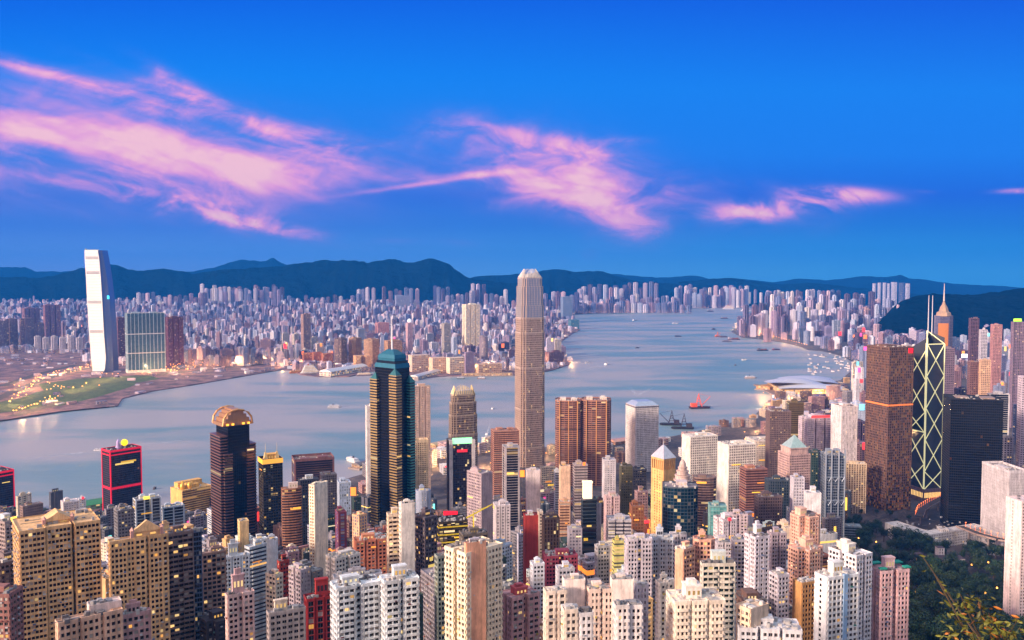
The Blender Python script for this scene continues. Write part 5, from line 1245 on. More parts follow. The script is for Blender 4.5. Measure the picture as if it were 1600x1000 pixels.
K('dark brick tower on the left flank of the blue green slab', 181, 184, 196, 497, 562, 10, 'apartment tower', wall=(112,76,88), glass=(70,52,66), ref='the dark brick tower')
K('dark red brown tower with a rosy edge right of the blue green slab', 256, 262, 286, 496, 573, 24, 'apartment tower', plan='twin', wall=(118,66,80), glass=(72,46,60), ref='the dark red brown tower')
for i, (a, b, y, yb) in enumerate(((-12,10,502,545),(6,28,499,543),(30,54,498,543),(52,70,506,542))):
    K('%s of the brown residential row at the far left waterfront' % ('first tower', 'second tower', 'third tower', 'last and lowest tower')[i], a, a+3, b, y, yb, 14, 'apartment tower', plan='cross', wall=(150,122,128), glass=(80,66,78), group='brown residential row')
K('rosy brown slab with a lit red roof behind the brown residential row', 34, 38, 62, 482, 528, 12, 'apartment tower', plan='twin', wall=(150,112,124), glass=(84,66,80))
K('taller rosy brown slab with a lit red roof above the white residential row', 67, 70, 94, 477, 530, 10, 'apartment tower', plan='twin', wall=(156,112,122), glass=(84,64,78))
for i in range(6):
    x = 53 + i*13
    K('pale low tower, %s from left in the row beside the white faced tower' % ('first','second','third','fourth','fifth','sixth')[i], x, x+2, x+11.5, 526+i % 2*2, 549, 12, 'apartment tower', plan='cross', wall=(212,202,208), glass=(120,116,130), group='white residential row')
K('narrow tan slab tower standing alone above the Kowloon piers', 470, 474, 485, 491, 551, 30, wall=(166,134,120), glass=(96,80,84), ref='the narrow tan slab')
for i in range(6):
    x = 498 + i*10.2
    K('rosy tower, %s from left of six on the ridge behind the tan slab' % ('first','second','third','fourth','fifth','sixth')[i], x, x+2, x+9, 473 + (i*5 % 3), 494, 14, 'apartment tower', plan='cross', wall=(224,200,206), glass=(130,112,126), group='rosy ridge towers')
for (a, c, b, y, yb, lab) in ((520,530,544,530,571,'dark faceted office tower, left one of three gold flanked behind the piers'),(543,552,567,529,569,'gold flanked faceted office tower, middle one of three behind the piers'),(566,578,595,531,572,'gold flanked faceted office tower, right one of three behind the piers')):
    K(lab, a, c, b, y, yb, 34, wall=(176,138,104) if a > 525 else (110,92,90), glass=(74,58,52), plan='oct', depth=30, lit=.04)
K('square gold brown office tower just right of the blue pyramid top', 600, 606, 628, 533, 572, 20, wall=(188,146,110), glass=(96,72,60))
for i, (a, b, y) in enumerate(((472,488,552),(487,503,551),(502,520,553))):
    K('low orange brown block, %s of the three by the ocean pier' % ('first','middle','last')[i], a, a+3, b, y, 568, 20, 'office block', wall=(190,116,76), glass=(110,64,48), lit=.2, lift=0)
K('square arched stone gate block below the gold flanked towers', 552, 556, 580, 557, 577, 12, 'office block', wall=(214,166,120), glass=(120,80,60), plan=[(0,0),(.34,0),(.34,.6),(.66,.6),(.66,0),(1,0),(1,1),(0,1)], lift=0, lit=.1)
t = K('tall cream tower lit from within behind the cultural quay, left of the clawed tallest tower', 722, 728, 750, 476, 544, 22, 'hotel', plan='twin', wall=(240,228,206), glass=(200,180,150), lit=.35, sp=.4, fh=4, ref='the tall cream lit tower')
K('slim tower with a glowing yellow cap left of the tall cream lit tower', 690, 694, 704, 506, 556, 20, wall=(176,168,160), glass=(110,104,100))
t = K('pale pink striped tower with a white globe on top behind the blue pyramid top', 634, 637, 645, 505, 553, 20, wall=(216,180,186), glass=(150,110,120))
dm = MB(); dm.lathe((t.cx, t.cy), [(.1,t.zt),(7,t.zt+4),(10,t.zt+11),(7,t.zt+18),(.1,t.zt+22)], 10); dm.build('roof_globe', 'lit', t.root, (235,235,240), .7, smooth=True)
K('rounded dark tower at the foot of the tall cream lit tower', 749, 752, 763, 527, 567, 8, plan='bow', wall=(150,134,142), glass=(70,64,76))
K('rosy hotel block with a lit base above the gold flanked towers', 586, 590, 608, 505, 524, 14, 'hotel', wall=(206,146,140), glass=(140,90,90), lit=.12)
K('grey slab on the ridge among the far flats, left of the rosy hotel block', 617, 619, 640, 462, 494, 10, 'apartment tower', wall=(160,164,186), glass=(110,114,140))
K('blue grey office slab on the eastern quay', 876, 880, 894, 464, 503, 18, wall=(134,150,176), glass=(84,104,134), gm='office_glass', ref='the blue grey quay slab')
K('low teal glass block beside the blue grey quay slab', 888, 892, 905, 500, 514, 16, 'office block', wall=(80,124,140), glass=(50,100,120), lift=0)
for i, (a, b, y, yb, c, l) in enumerate(((638,672,556,581,(214,186,168),'beige blank hall with a swept roof by the quay'),(670,698,560,583,(226,190,160),'sand coloured gallery block with lit walls on the quay'),(697,728,560,584,(230,206,178),'pale lit theatre block nearest the tall cream lit tower'),(742,800,570,584,(216,176,142),'long low peach waterfront block beside the clawed tallest tower'))):
    K(l, a, a+6, b, y, yb, 20, 'office block', wall=c, glass=(170,130,100), blank='L' if i < 3 else '', lift=0, lit=.2, fh=7, bay=9)
K('brown wedge roofed arena block on the point by the clawed tallest tower', 852, 858, 882, 551, 569, 30, 'office block', wall=(124,88,92), glass=(70,50,60), lift=1, lifth=8)
# aerial mast behind the pyramid top
mp = atz(611, 560, 4); r = empty('radio_mast', mp); tag(r, 'thin white radio mast with cross arms behind the blue pyramid top', 'mast'); addlabel(r, 'thin white radio mast with cross arms behind the blue pyramid top')
m2 = MB(); zt = zat(497, mp[1]); m2.tube([mp, (mp[0], mp[1], zt)], 2.4, 5, .5); m2.build('pole', 'metal', r, (220,224,232))
m2 = MB()
for f_ in (.55, .7, .84): m2.abox(mp[0], mp[1], 5, .6, 4+(zt-4)*f_, 4+(zt-4)*f_+1.2)
m2.build('cross_arm', 'metal', r, (220,224,232))

# the waterfront rows: each building its own, named by its neighbours
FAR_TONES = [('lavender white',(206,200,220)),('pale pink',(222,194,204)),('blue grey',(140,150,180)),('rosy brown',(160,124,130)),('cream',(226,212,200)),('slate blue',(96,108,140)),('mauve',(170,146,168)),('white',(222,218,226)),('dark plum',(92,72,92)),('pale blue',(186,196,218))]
rnd = random.Random(77)
def far_row(n, x0, x1, D0, D1, h0, h1, w0, w1, ok, group):
    made = 0; tries = 0
    while made < n and tries < n*40:
        tries += 1
        px = rnd.uniform(x0, x1); D = D0*(D1/D0)**rnd.random(); x = (px-800)/F*D
        if not ok(x, D) or not free(x, D, 13): continue
        h = rnd.uniform(h0, h1)*(1.4 if rnd.random() < .12 else 1); yt = proj(x, D, 4+h)[1]; wpx = rnd.uniform(w0, w1)/D*F
        bad = False
        for f in FOOT:
            if f[5] > D and f[5] < 8000 and f[3] < px+wpx/2 and f[4] > px-wpx/2 and yt < f[6]-6: bad = True
        if bad: continue
        tone, col = rnd.choice(FAR_TONES); si, sh = rnd.choice(SHAPES)
        off = rnd.random() < .55; kind = 'office tower' if off else 'apartment tower'
        lab = phrase(px, D, tone, si, rnd, kind)
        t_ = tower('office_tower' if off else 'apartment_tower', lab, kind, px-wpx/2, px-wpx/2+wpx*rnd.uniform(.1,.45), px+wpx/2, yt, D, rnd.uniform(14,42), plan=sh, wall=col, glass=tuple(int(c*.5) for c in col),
              gm='office_glass' if off else 'flat_glass', lit=rnd.uniform(.01,.06), fh=4, sp=rnd.uniform(.35,.55), bay=rnd.choice([4,5,40]), pw=1.4, ac=0, equip=0, parapet=0, lift=1, lifth=7, group=group)
        if rnd.random() < .34:
            sm = MB(); p = t_.pt(rnd.uniform(.2,.8), -.02); s_ = D/900; sm.box(p, (t_.u.x,t_.u.y), (t_.v.x,t_.v.y), rnd.uniform(1.5, 4)*s_**.5, .8, t_.zt-rnd.uniform(5, 9)*s_**.5, t_.zt+rnd.uniform(0, 3)); sm.build('lit_sign', 'lit', t_.root, rnd.choice([(255,60,60),(255,150,60),(255,205,110),(240,80,150),(255,120,50),(120,220,235)]), rnd.uniform(.9, 1.5))
        made += 1
    return made
ik = lambda x, y: inpoly(x, y, kp) and inpoly(x, y-45, kp)
n1_ = far_row(58, 430, 905, 3450, 4600, 35, 85, 26, 44, ik, 'towers of the opposite shore')
def iw(x, y):
    px = 800+F*x/y
    return px > 1335 and y < atz(px, interp(px, COAST), 4)[1]-60 and not (1345 < px < 1500 and y < 1900) and y > 1560 + (300 if px > 1480 else 0)
n2_ = far_row(64, 1336, 1640, 1650, 3100, 50, 120, 26, 46, iw, 'towers of the eastern district')
inp = lambda x, y: inpoly(x, y, npp) and inpoly(x, y-60, npp) or (x/y > .386 and y > 3200)
n3_ = far_row(62, 1150, 1640, 3250, 5300, 60, 120, 30, 50, inp, 'towers of the eastern shore')
# fixed ones at the right edge
for a in (('plum dark office tower with a flat roof above the black slab tower',1514,1517,1530,498,2450,(104,80,100)),('white edged dark tower rising behind the black slab tower',1530,1533,1543,516,2300,(200,196,210)),('rosy tower with a glowing orange ball left of the lime roof sign',1548,1552,1566,508,2400,(190,140,140)),
          ('mauve tower under the lime green roof sign',1580,1584,1606,504,2255,(140,120,140)),('brown office tower, left half of the brown and tan pair',1512,1516,1531,566,1900,(130,96,96)),('tan office tower, right half of the brown and tan pair',1530,1533,1548,563,1880,(216,176,146)),
          ('black office tower outlined in white behind the black slab tower',1543,1546,1578,616,1600,(210,206,212)),('lavender tower cut by the right picture edge',1591,1597,1640,590,1450,(206,190,206)),('grey rounded tower right of the black slab tower',1560,1562,1585,684,1480,(176,172,182)),
          ('plum tower right behind the lattice prism tower',1470,1474,1492,545,1900,(130,110,128))):
    lab, xl, xc, xr, yt, D, col = a
    tower('office_tower', lab, 'office tower', xl, xc, xr, yt, D, 18, plan='bow' if 'rounded' in lab else 'rect', wall=col, glass=(24,24,30) if 'black' in lab or 'dark' in lab else tuple(int(c*.5) for c in col), gm='office_glass', fh=3.8, sp=.12 if 'outlined' in lab else .45, bay=40 if 'outlined' in lab else 4, pw=2.4 if 'outlined' in lab else 1, depth=26, lit=.03, equip=1)
for i, (a, b, y) in enumerate(((1363,1369,443),(1371,1377,442),(1379,1385,442),(1386,1391,443),(1392,1404,441),(1404,1413,442),(1414,1422,443))):
    D = 9300
    tower('apartment_tower', '%s from left of the tall estate row on the far eastern hill' % ('first tower','second tower','third tower','fourth tower','fifth broader tower','sixth dark tower','seventh tower')[i], 'apartment tower', a, a+1, b, y, D, 14, plan='cross', wall=(196,196,216) if i != 5 else (80,96,136), glass=(110,110,140), fh=6, bay=9, pw=3, equip=0, parapet=0, lift=0, group='far hill estate')

# ------------------------------------------------------------------ the far town as one mass
def zk(x, y):
    px = 800+F*x/y; k = max(0, min(1, (y-6000)/2600)); k = k*k*(3-2*k)
    amp = interp(px, [(-300,40),(250,60),(480,50),(700,45),(800,30),(900,10),(1060,0)])
    return 3.2 + k*amp
mb = MB(); NX, NY = 60, 26
for i in range(NX+1):
    for j in range(NY+1):
        px = -400 + 1480*i/NX; y = 5900 + 3600*j/NY; x = (px-800)/F*y; mb.v.append((x, y, zk(x, y)-.3 if j else -1))
for i in range(NX):
    for j in range(NY):
        a = i*(NY+1)+j; q = (a, a+NY+1, a+NY+2, a+1)
        if all(inpoly(mb.v[k][0], mb.v[k][1]-30, kp) for k in q): mb.face(q)
tag(mb.build('kowloon_ground', 'kground', smooth=True), kind='structure')
FT = np.array([(q[3], q[4], q[5], q[6]) for q in FOOT if q[5] > 3000])
mass = MB(); rnd = random.Random(5)
CROSS = PLANS['cross']
def tone():
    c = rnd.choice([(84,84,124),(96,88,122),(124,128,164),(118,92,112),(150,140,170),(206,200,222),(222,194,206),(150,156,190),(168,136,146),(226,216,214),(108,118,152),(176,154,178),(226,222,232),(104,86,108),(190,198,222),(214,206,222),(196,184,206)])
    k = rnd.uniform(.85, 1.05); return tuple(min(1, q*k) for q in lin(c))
def far_house(x, y, z0, w_, d_, h, kind, th):
    px = 800+F*x/y; hw = w_*.6/y*F; q = FT[(FT[:,2] > y+5) & (FT[:,0] < px+hw) & (FT[:,1] > px-hw)]
    if len(q) and y < 7000:
        lim = aty(px, q[:,3].max()-3, y)[2]-z0
        if lim < h: h = max(5, lim)
    mass.cur = tone(); c, s = math.cos(th), math.sin(th)
    P = CROSS if kind == 1 else PLANS['rect'] if kind == 0 else PLANS['notch'] if kind == 2 else PLANS['oct']
    T_ = lambda a, b: (x + c*(a-.5)*w_ - s*(b-.5)*d_, y + s*(a-.5)*w_ + c*(b-.5)*d_)
    u0 = rnd.randrange(900)
    mass.prism([T_(a, b) for a, b in P], z0, z0+h, True, False, uv=(4.2, 6.2, u0))
    if h > 25:
        k = rnd.uniform(.3, .5); mass.prism([T_(.5+(a-.5)*k, .5+(b-.5)*k) for a, b in PLANS['rect']], z0+h, z0+h+rnd.uniform(3, 8))
def clear(x, y, rad):
    for f in FOOT:
        if (x-f[0])**2+(y-f[1])**2 < (rad+f[2])**2: return False
    return True
n = 0
while n < 7500:
    v = rnd.uniform(0, 1); py = 460 + (580-460)*v**1.15; px = rnd.uniform(-60, 930)
    D = 396*F/(py-425) if py > 478 else rnd.uniform(6500, 8900)
    D = min(D, 8900); x = (px-800)/F*D
    if not ik(x, D): continue
    if px < 450 and D < 3750 + (600 if px < 130 else 0): continue
    if 550 < px < 650 and 5100 < D < 5500 and rnd.random() < .75: continue
    n += 1
    if not clear(x, D, 22): continue
    low = rnd.random() < (.66 if D < 6000 else .45)
    h = rnd.uniform(9, 34) if low else rnd.uniform(38, 78)
    if D > 6300 and not low: h = rnd.uniform(40, 82)
    if rnd.random() < .05: h *= 1.35
    wv = rnd.uniform(15, 32) if D < 6000 else rnd.uniform(18, 34)
    if not low and h > 60: wv *= .85
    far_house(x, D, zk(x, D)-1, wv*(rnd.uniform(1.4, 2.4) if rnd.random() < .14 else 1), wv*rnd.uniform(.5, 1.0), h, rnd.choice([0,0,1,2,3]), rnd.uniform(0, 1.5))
for k in range(420):
    px = rnd.uniform(885, 1090); D = rnd.uniform(7600, 9200); x = (px-800)/F*D
    if inpoly(x, D, kp) and inpoly(x, D-60, kp): far_house(x, D, 3, rnd.uniform(25, 70), rnd.uniform(20, 40), rnd.uniform(10, 60) if D < 8300 else rnd.uniform(30, 110), rnd.choice([0,0,1,3]), rnd.uniform(0, 1.5))
for k in range(150):
    px = rnd.uniform(1196, 1350); py = rnd.uniform(604, 660); x, y, _ = atz(px, py, 4)
    if y < atz(px, interp(px, COAST), 4)[1]-30 and clear(x, y, 14): far_house(x, y, 3, rnd.uniform(12, 46), rnd.uniform(10, 22), rnd.uniform(4, 16), rnd.choice([0,0,3]), rnd.uniform(0, 1.5))
# estates standing in rows on the far shores
def row(px0, px1, n, D, yt, jit, wpx, z0=3):
    for i in range(n):
        px = px0+(px1-px0)*i/max(1, n-1) + rnd.uniform(-1, 1); x = (px-800)/F*D; zt = aty(px, yt+rnd.uniform(-jit, jit), D)[2]
        far_house(x, D+rnd.uniform(-60, 60), z0, wpx/F*D, wpx/F*D*.8, max(20, zt-z0), 1, rnd.uniform(0, .8))
row(318, 440, 19, 8700, 449, 6, 6, 50); row(340, 436, 14, 8500, 455, 5, 6, 50); row(218, 320, 15, 8300, 461, 5, 6, 40); row(440, 560, 14, 8600, 464, 5, 6, 40); row(560, 584, 4, 8600, 450, 3, 6, 40); row(600, 652, 7, 8600, 452, 4, 6, 40); row(680, 700, 4, 8500, 449, 4, 6, 40); row(700, 790, 13, 8400, 459, 6, 6, 40); row(738, 756, 3, 8600, 444, 2, 6, 40); row(905, 962, 8, 9300, 448, 4, 7); row(962, 1025, 9, 9500, 446, 6, 7)
row(1056, 1165, 15, 10200, 449, 4, 6.5); row(1070, 1130, 9, 9900, 458, 4, 6.5); row(1130, 1166, 6, 10000, 451, 3, 6); row(860, 1060, 26, 9000, 466, 6, 7); row(880, 1075, 22, 8700, 474, 4, 8); row(810, 900, 14, 8400, 462, 7, 7, 40)
row(1196, 1314, 18, 8300, 455, 2.5, 6.5); row(1200, 1300, 13, 7600, 464, 4, 8); row(1322, 1360, 4, 7600, 458, 3, 9); row(1342, 1396, 6, 6900, 468, 3, 8); row(1368, 1420, 6, 6500, 478, 4, 9); row(1160, 1200, 5, 10600, 455, 3, 5); row(1404, 1440, 8, 5500, 478, 3, 5, 60)
row(1180, 1345, 18, 6600, 474, 6, 9); row(1170, 1360, 18, 6000, 482, 6, 10); row(1160, 1380, 20, 5600, 492, 8, 10)
n = 0
while n < 520:
    px = rnd.uniform(1150, 1660); D = rnd.uniform(3300, 6900); x = (px-800)/F*D; n += 1
    if not (inp(x, D) or (px > 1200 and D > 5000)): continue
    if 1390 < px and D > 4700: continue
    if not clear(x, D, 24): continue
    far_house(x, D, 3, rnd.uniform(24, 40), rnd.uniform(20, 36), rnd.uniform(30, 105), rnd.choice([0,1,2,3]), rnd.uniform(0, 1.5))
for k in range(230):
    px = rnd.uniform(1375, 1650); D = rnd.uniform(3250, 4900); x = (px-800)/F*D
    if clear(x, D, 20): far_house(x, D, 3, rnd.uniform(22, 38), rnd.uniform(20, 32), rnd.uniform(55, 135), rnd.choice([0,1,2,3]), rnd.uniform(0, 1.5))
# sheds, piers and marquees on the reclaimed ground
n = 0
while n < 330:
    px = rnd.uniform(-30, 450); py = rnd.uniform(556, 640); x, y, _ = atz(px, py, 3); n += 1
    if not inpoly(x, y, kp) or not inpoly(x, y-26, kp) or not clear(x, y, 20): continue
    if py > 596 - px*.02 and rnd.random() < .8: continue
    far_house(x, y, 3, rnd.uniform(8, 34), rnd.uniform(8, 20), rnd.uniform(3, 10), 0, rnd.uniform(0, 1.5))
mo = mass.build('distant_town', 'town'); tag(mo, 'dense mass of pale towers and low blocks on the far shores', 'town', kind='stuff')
print('rows', n1_, n2_, n3_)
def copy_tree(o, parent=None):
    c = o.copy(); COL.objects.link(c)
    if parent is not None: c.parent = parent
    for ch in o.children: copy_tree(ch, c)
    return c
# ------------------------------------------------------------------ boats
def hull(mb, x, y, L, W, H, c, s, bow=.25):
    T_ = lambda a, b: (x + c*a - s*b, y + s*a + c*b)
    p0 = [(-L*.47,-W*.4),(L*(.5-bow),-W*.42),(L*.46,0),(L*(.5-bow),W*.42),(-L*.47,W*.4)]; p1 = [(-L*.5,-W*.5),(L*(.5-bow),-W*.5),(L*.5,0),(L*(.5-bow),W*.5),(-L*.5,W*.5)]
    mb.prism([T_(*q) for q in p0], -.4, H, True, True, poly1=[T_(*q) for q in p1]); return T_
def boat(kind, label, px, py, L, W, hd, hullc, cabc, style='ferry'):
    x, y, _ = atz(px, py, 0); c, s = math.cos(R(hd)), math.sin(R(hd))
    r = empty(kind, (x, y, 0)); tag(r, label, {'ferry':'ferry','cargo':'cargo ship','barge':'crane barge','launch':'motor boat','cruise':'cruise ship','lighter':'barge'}[style]); addlabel(r, label)
    h = MB(); H = L*.07+.6; T_ = hull(h, x, y, L, W, H, c, s, .12 if style in ('barge','lighter') else .25); h.build('hull', 'wall', r, hullc)
    def bx(mb, a, b, la, lb, z0, z1): mb.box(T_(a, b), (c, s), (-s, c), la, lb, z0, z1)
    if style in ('ferry', 'cruise', 'launch'):
        n = {'ferry':2,'cruise':5,'launch':1}[style]; z = H
        cb = MB(); wd = MB()
        for k in range(n):
            la = L*(.38-.045*k); dh = max(2.4, L*.05) if style != 'cruise' else 5.5
            bx(cb, -L*.04-k*L*.012, 0, la, W*(.42-.03*k), z, z+dh); bx(wd, -L*.04-k*L*.012, 0, la*.96, W*(.42-.03*k)+.06, z+dh*.4, z+dh*.75); z += dh
        co = cb.build('cabin', 'wall', r, cabc); wd.build('window_band', 'flat_glass', co, (60,60,70), .4)
        f_ = MB(); bx(f_, -L*.12, 0, L*.035, W*.12, z, z+L*.06+1); f_.build('funnel', 'wall', r, (200,120,70) if style == 'cruise' else (90,90,96))
        m2 = MB(); p = T_(L*.12, 0); m2.tube([(p[0],p[1],z-1),(p[0],p[1],z+L*.09+2)], .25+L*.003, 5, .1); m2.build('mast', 'metal', r, (220,220,224))
    elif style == 'cargo':
        cb = MB(); bx(cb, -L*.36, 0, L*.09, W*.42, H, H+L*.14); cb.build('bridge', 'wall', r, cabc)
        ld = MB()
        for k in range(4): bx(ld, -L*.18+k*L*.14, 0, L*.055, W*.4, H, H+L*.05*(1+k % 2*.5))
        ld.build('cargo', 'wall', r, (150,96,80)); m2 = MB(); p = T_(L*.3, 0); m2.tube([(p[0],p[1],H),(p[0],p[1],H+L*.16)], .5, 5, .2); m2.build('mast', 'metal', r, (120,116,116))
    elif style == 'lighter':
        cb = MB(); bx(cb, -L*.34, 0, L*.1, W*.36, H, H+L*.12); cb.build('wheelhouse', 'wall', r, cabc)
        ld = MB(); bx(ld, L*.08, 0, L*.26, W*.36, H, H+L*.05); ld.build('cargo', 'wall', r, (96,70,66))
        m2 = MB(); p = T_(-L*.1, 0); q = T_(L*.25, 0); m2.tube([(p[0],p[1],H),(p[0],p[1],H+L*.22)], .4, 5); m2.tube([(p[0],p[1],H+1),(q[0],q[1],H+L*.24)], .35, 5); m2.build('derrick', 'wall', r, (110,80,66))
    else:
        cb = MB(); bx(cb, -L*.3, 0, L*.12, W*.4, H, H+L*.16); cb.build('deck_house', 'wall', r, cabc)
        tw = MB(); a, b = T_(L*.02, W*.2), T_(L*.02, -W*.2); zt = H+L*.60
        ap = T_(-L*.08, 0)
        for q in (T_(L*.06,W*.3), T_(L*.06,-W*.3), T_(-L*.2,W*.3), T_(-L*.2,-W*.3)): tw.tube([(q[0],q[1],H),(ap[0],ap[1],zt)], .9, 5, .5)
        for k in range(1, 5):
            f_ = k/5; ring = [T_((.06 if i in (0,1) else -.2)*L*(1-f_) - .08*L*f_, (.3 if i in (0,3) else -.3)*W*(1-f_)) for i in range(4)]
            for i in range(4): p, q = ring[i], ring[(i+1) % 4]; tw.tube([(p[0],p[1],H+(zt-H)*f_),(q[0],q[1],H+(zt-H)*f_)], .5, 4)
        tw.build('crane_tower', 'wall', r, cabc)
        jb = MB(); p, q = T_(L*.05, 0), T_(L*.48, 0); jb.tube([(p[0],p[1],H+2),(q[0],q[1],H+L*.46)], 1.2, 5, .6); jb.tube([(ap[0],ap[1],zt),(q[0],q[1],H+L*.46)], .3, 4); jb.build('crane_jib', 'wall', r, cabc)
    return r
RED = (190,60,40)
W_ = (232,230,234)
boat('ferry', 'white two decked ferry crossing alone below the ocean pier', 523, 637, 42, 11, 8, (210,206,210), W_)
boat('motor_boat', 'small white boat left of the glowing crowned bronze tower top', 770, 639, 16, 6, 70, W_, W_, 'launch')
boat('motor_boat', 'small white boat right of the glowing crowned bronze tower', 761, 679, 18, 7, 80, W_, W_, 'launch')
boat('ferry', 'white ferry with bare masts moored at the near pier', 550, 721, 46, 13, 130, (226,224,220), W_)
boat('motor_boat', 'tiny white boat far out right of the clawed tallest tower', 917, 567, 20, 8, 20, W_, W_, 'launch')
boat('ferry', 'white boat with a wide wash right of the clawed tallest tower', 948, 570, 34, 12, 60, W_, W_)
boat('ferry', 'pale boat far up the harbour near the eastern quay', 992, 501, 50, 15, 40, (200,200,206), W_)
boat('ferry', 'white ferry far up the middle of the harbour', 1056, 506, 56, 16, 10, (210,206,212), W_)
boat('barge', 'dark flat barge below the white ferry far up the harbour', 1060, 526, 44, 13, 10, (60,60,76), (90,86,96), 'lighter')
boat('motor_boat', 'tiny dark boat in the middle of the open harbour', 996, 544, 26, 9, 30, (60,56,66), (120,112,120), 'launch')
boat('cargo_ship', 'dark cargo ship farthest up the channel', 1110, 487, 80, 18, 20, (70,74,92), (150,150,160), 'cargo')
boat('cargo_ship', 'dark slate ship under the far estates', 1132, 498, 70, 16, 10, (70,74,92), (160,156,166), 'cargo')
boat('barge', 'dark barge, topmost at anchor off the eastern point', 1115, 515, 60, 14, 60, (56,56,70), (110,104,112), 'lighter')
boat('crane_barge', 'small orange crane barge at anchor off the eastern point', 1122, 526, 44, 16, 20, (170,90,60), (236,120,50), 'barge')
boat('barge', 'brown barge left of the anchored row off the eastern point', 1131, 527, 50, 13, 10, (90,70,76), (120,96,96), 'lighter')
boat('cargo_ship', 'mauve ship nearest the eastern sea wall', 1147, 531, 80, 17, 15, (110,92,106), (180,166,176), 'cargo')
boat('barge', 'grey barge lowest of the anchored row off the eastern point', 1136, 534, 56, 13, 170, (84,78,90), (140,130,140), 'lighter')
boat('cargo_ship', 'long dark ship below the eastern sea wall', 1192, 548, 62, 15, 12, (50,50,64), (110,104,116), 'cargo')
boat('barge', 'plum coloured barge close under the eastern shore', 1213, 547, 48, 14, 20, (90,64,82), (150,110,126), 'lighter')
boat('motor_boat', 'white boat between the open harbour and the eastern barges', 1163, 563, 26, 9, 10, W_, W_, 'launch')
boat('motor_boat', 'tiny dark launch left of the long white ferry', 1149, 571, 14, 6, 50, (70,66,76), (120,116,120), 'launch')
boat('ferry', 'long low white ferry left of the white winged hall', 1173, 591, 46, 11, 3, (190,160,146), W_)
boat('crane_barge', 'black crane barge, left one of the dark pair off the near shore', 1047, 664, 56, 20, 172, (40,34,40), (52,36,42), 'barge')
boat('crane_barge', 'black crane barge with a tug bow, right one of the dark pair offshore', 1066, 670, 58, 18, 174, (40,36,42), (58,50,60), 'barge')
boat('crane_barge', 'bright orange crane barge lit beyond the dark pair of crane barges', 1094, 638, 64, 22, 8, (70,50,54), (250,96,50), 'barge')
boat('cruise_ship', 'large pale ship moored at the far eastern shore', 1168, 486, 150, 30, 20, W_, (226,214,226), 'cruise')
boat('cruise_ship', 'pinkish ship moored under the dark far point', 1140, 483, 150, 30, 5, W_, (226,206,214), 'cruise')
boat('cruise_ship', 'white cruise ship moored left of the long ocean pier', 486, 584, 84, 20, 22, (232,226,220), (240,236,232), 'cruise')
boat('ferry', 'orange sided vessel moored behind the white cruise ship', 463, 583, 56, 15, 24, (210,120,60), (236,170,90))
boat('ferry', 'low white ferry right of the long ocean pier', 570, 587, 66, 14, 20, (150,130,136), (220,206,200))
boat('ferry', 'small green and white ferry at the star shaped pier', 720, 592, 30, 10, 5, (60,90,80), W_)
boat('ferry', 'small white and brown ferry right of the green and white ferry', 752, 592, 32, 10, 175, (120,80,66), W_)
boat('motor_boat', 'small launch dragging the long wash on the left', 152, 704, 16, 5, 188, W_, W_, 'launch')
boat('motor_boat', 'dark sampan with a thin mast left of the black arched crown tower', 242, 764, 10, 3.6, 90, (60,50,56), (90,80,84), 'launch')
boat('motor_boat', 'small tender off the reclaimed lawn', 176, 636, 16, 6, 20, W_, (200,190,190), 'launch')
rnd = random.Random(41); first_b = None
for k in range(60):
    px, py = rnd.uniform(1262, 1335), rnd.uniform(550, 585); x, y, _ = atz(px, py, 0)
    if inpoly(x, y, npp) and k % 3: continue
    lab = 'small moored boat in the crowded eastern shelter'
    if first_b is None: first_b = o = boat('moored_boat', lab, px, py, 17, 5.5, 20, W_, (210,190,186), 'launch')
    else: o = copy_tree(first_b); o.location = (x, y, 0); o.rotation_euler = (0, 0, rnd.uniform(0, 3)); LABELS[lab].append(o)
    o['group'] = 'boats of the eastern shelter'
def wake(pp, wd): strip('wake', pp, wd, .06, 'foam', 'stuff')['label'] = 'pale wash trailing behind a boat'
wake([(150,704),(120,708),(70,713),(15,718)], 11); wake([(190,699),(170,702),(152,704),(136,706)], 8); wake([(523,638),(570,634),(620,629)], 7); wake([(948,571),(930,574),(880,590)], 12)
wake([(995,618),(1010,611),(1022,603)], 9); wake([(994,618),(990,611),(984,604)], 8); wake([(1173,592),(1130,591),(1090,590)], 8); wake([(1056,508),(1000,509),(940,507)], 18); wake([(761,680),(763,670),(768,655)], 6); wake([(190,697),(260,691),(330,683)], 10)
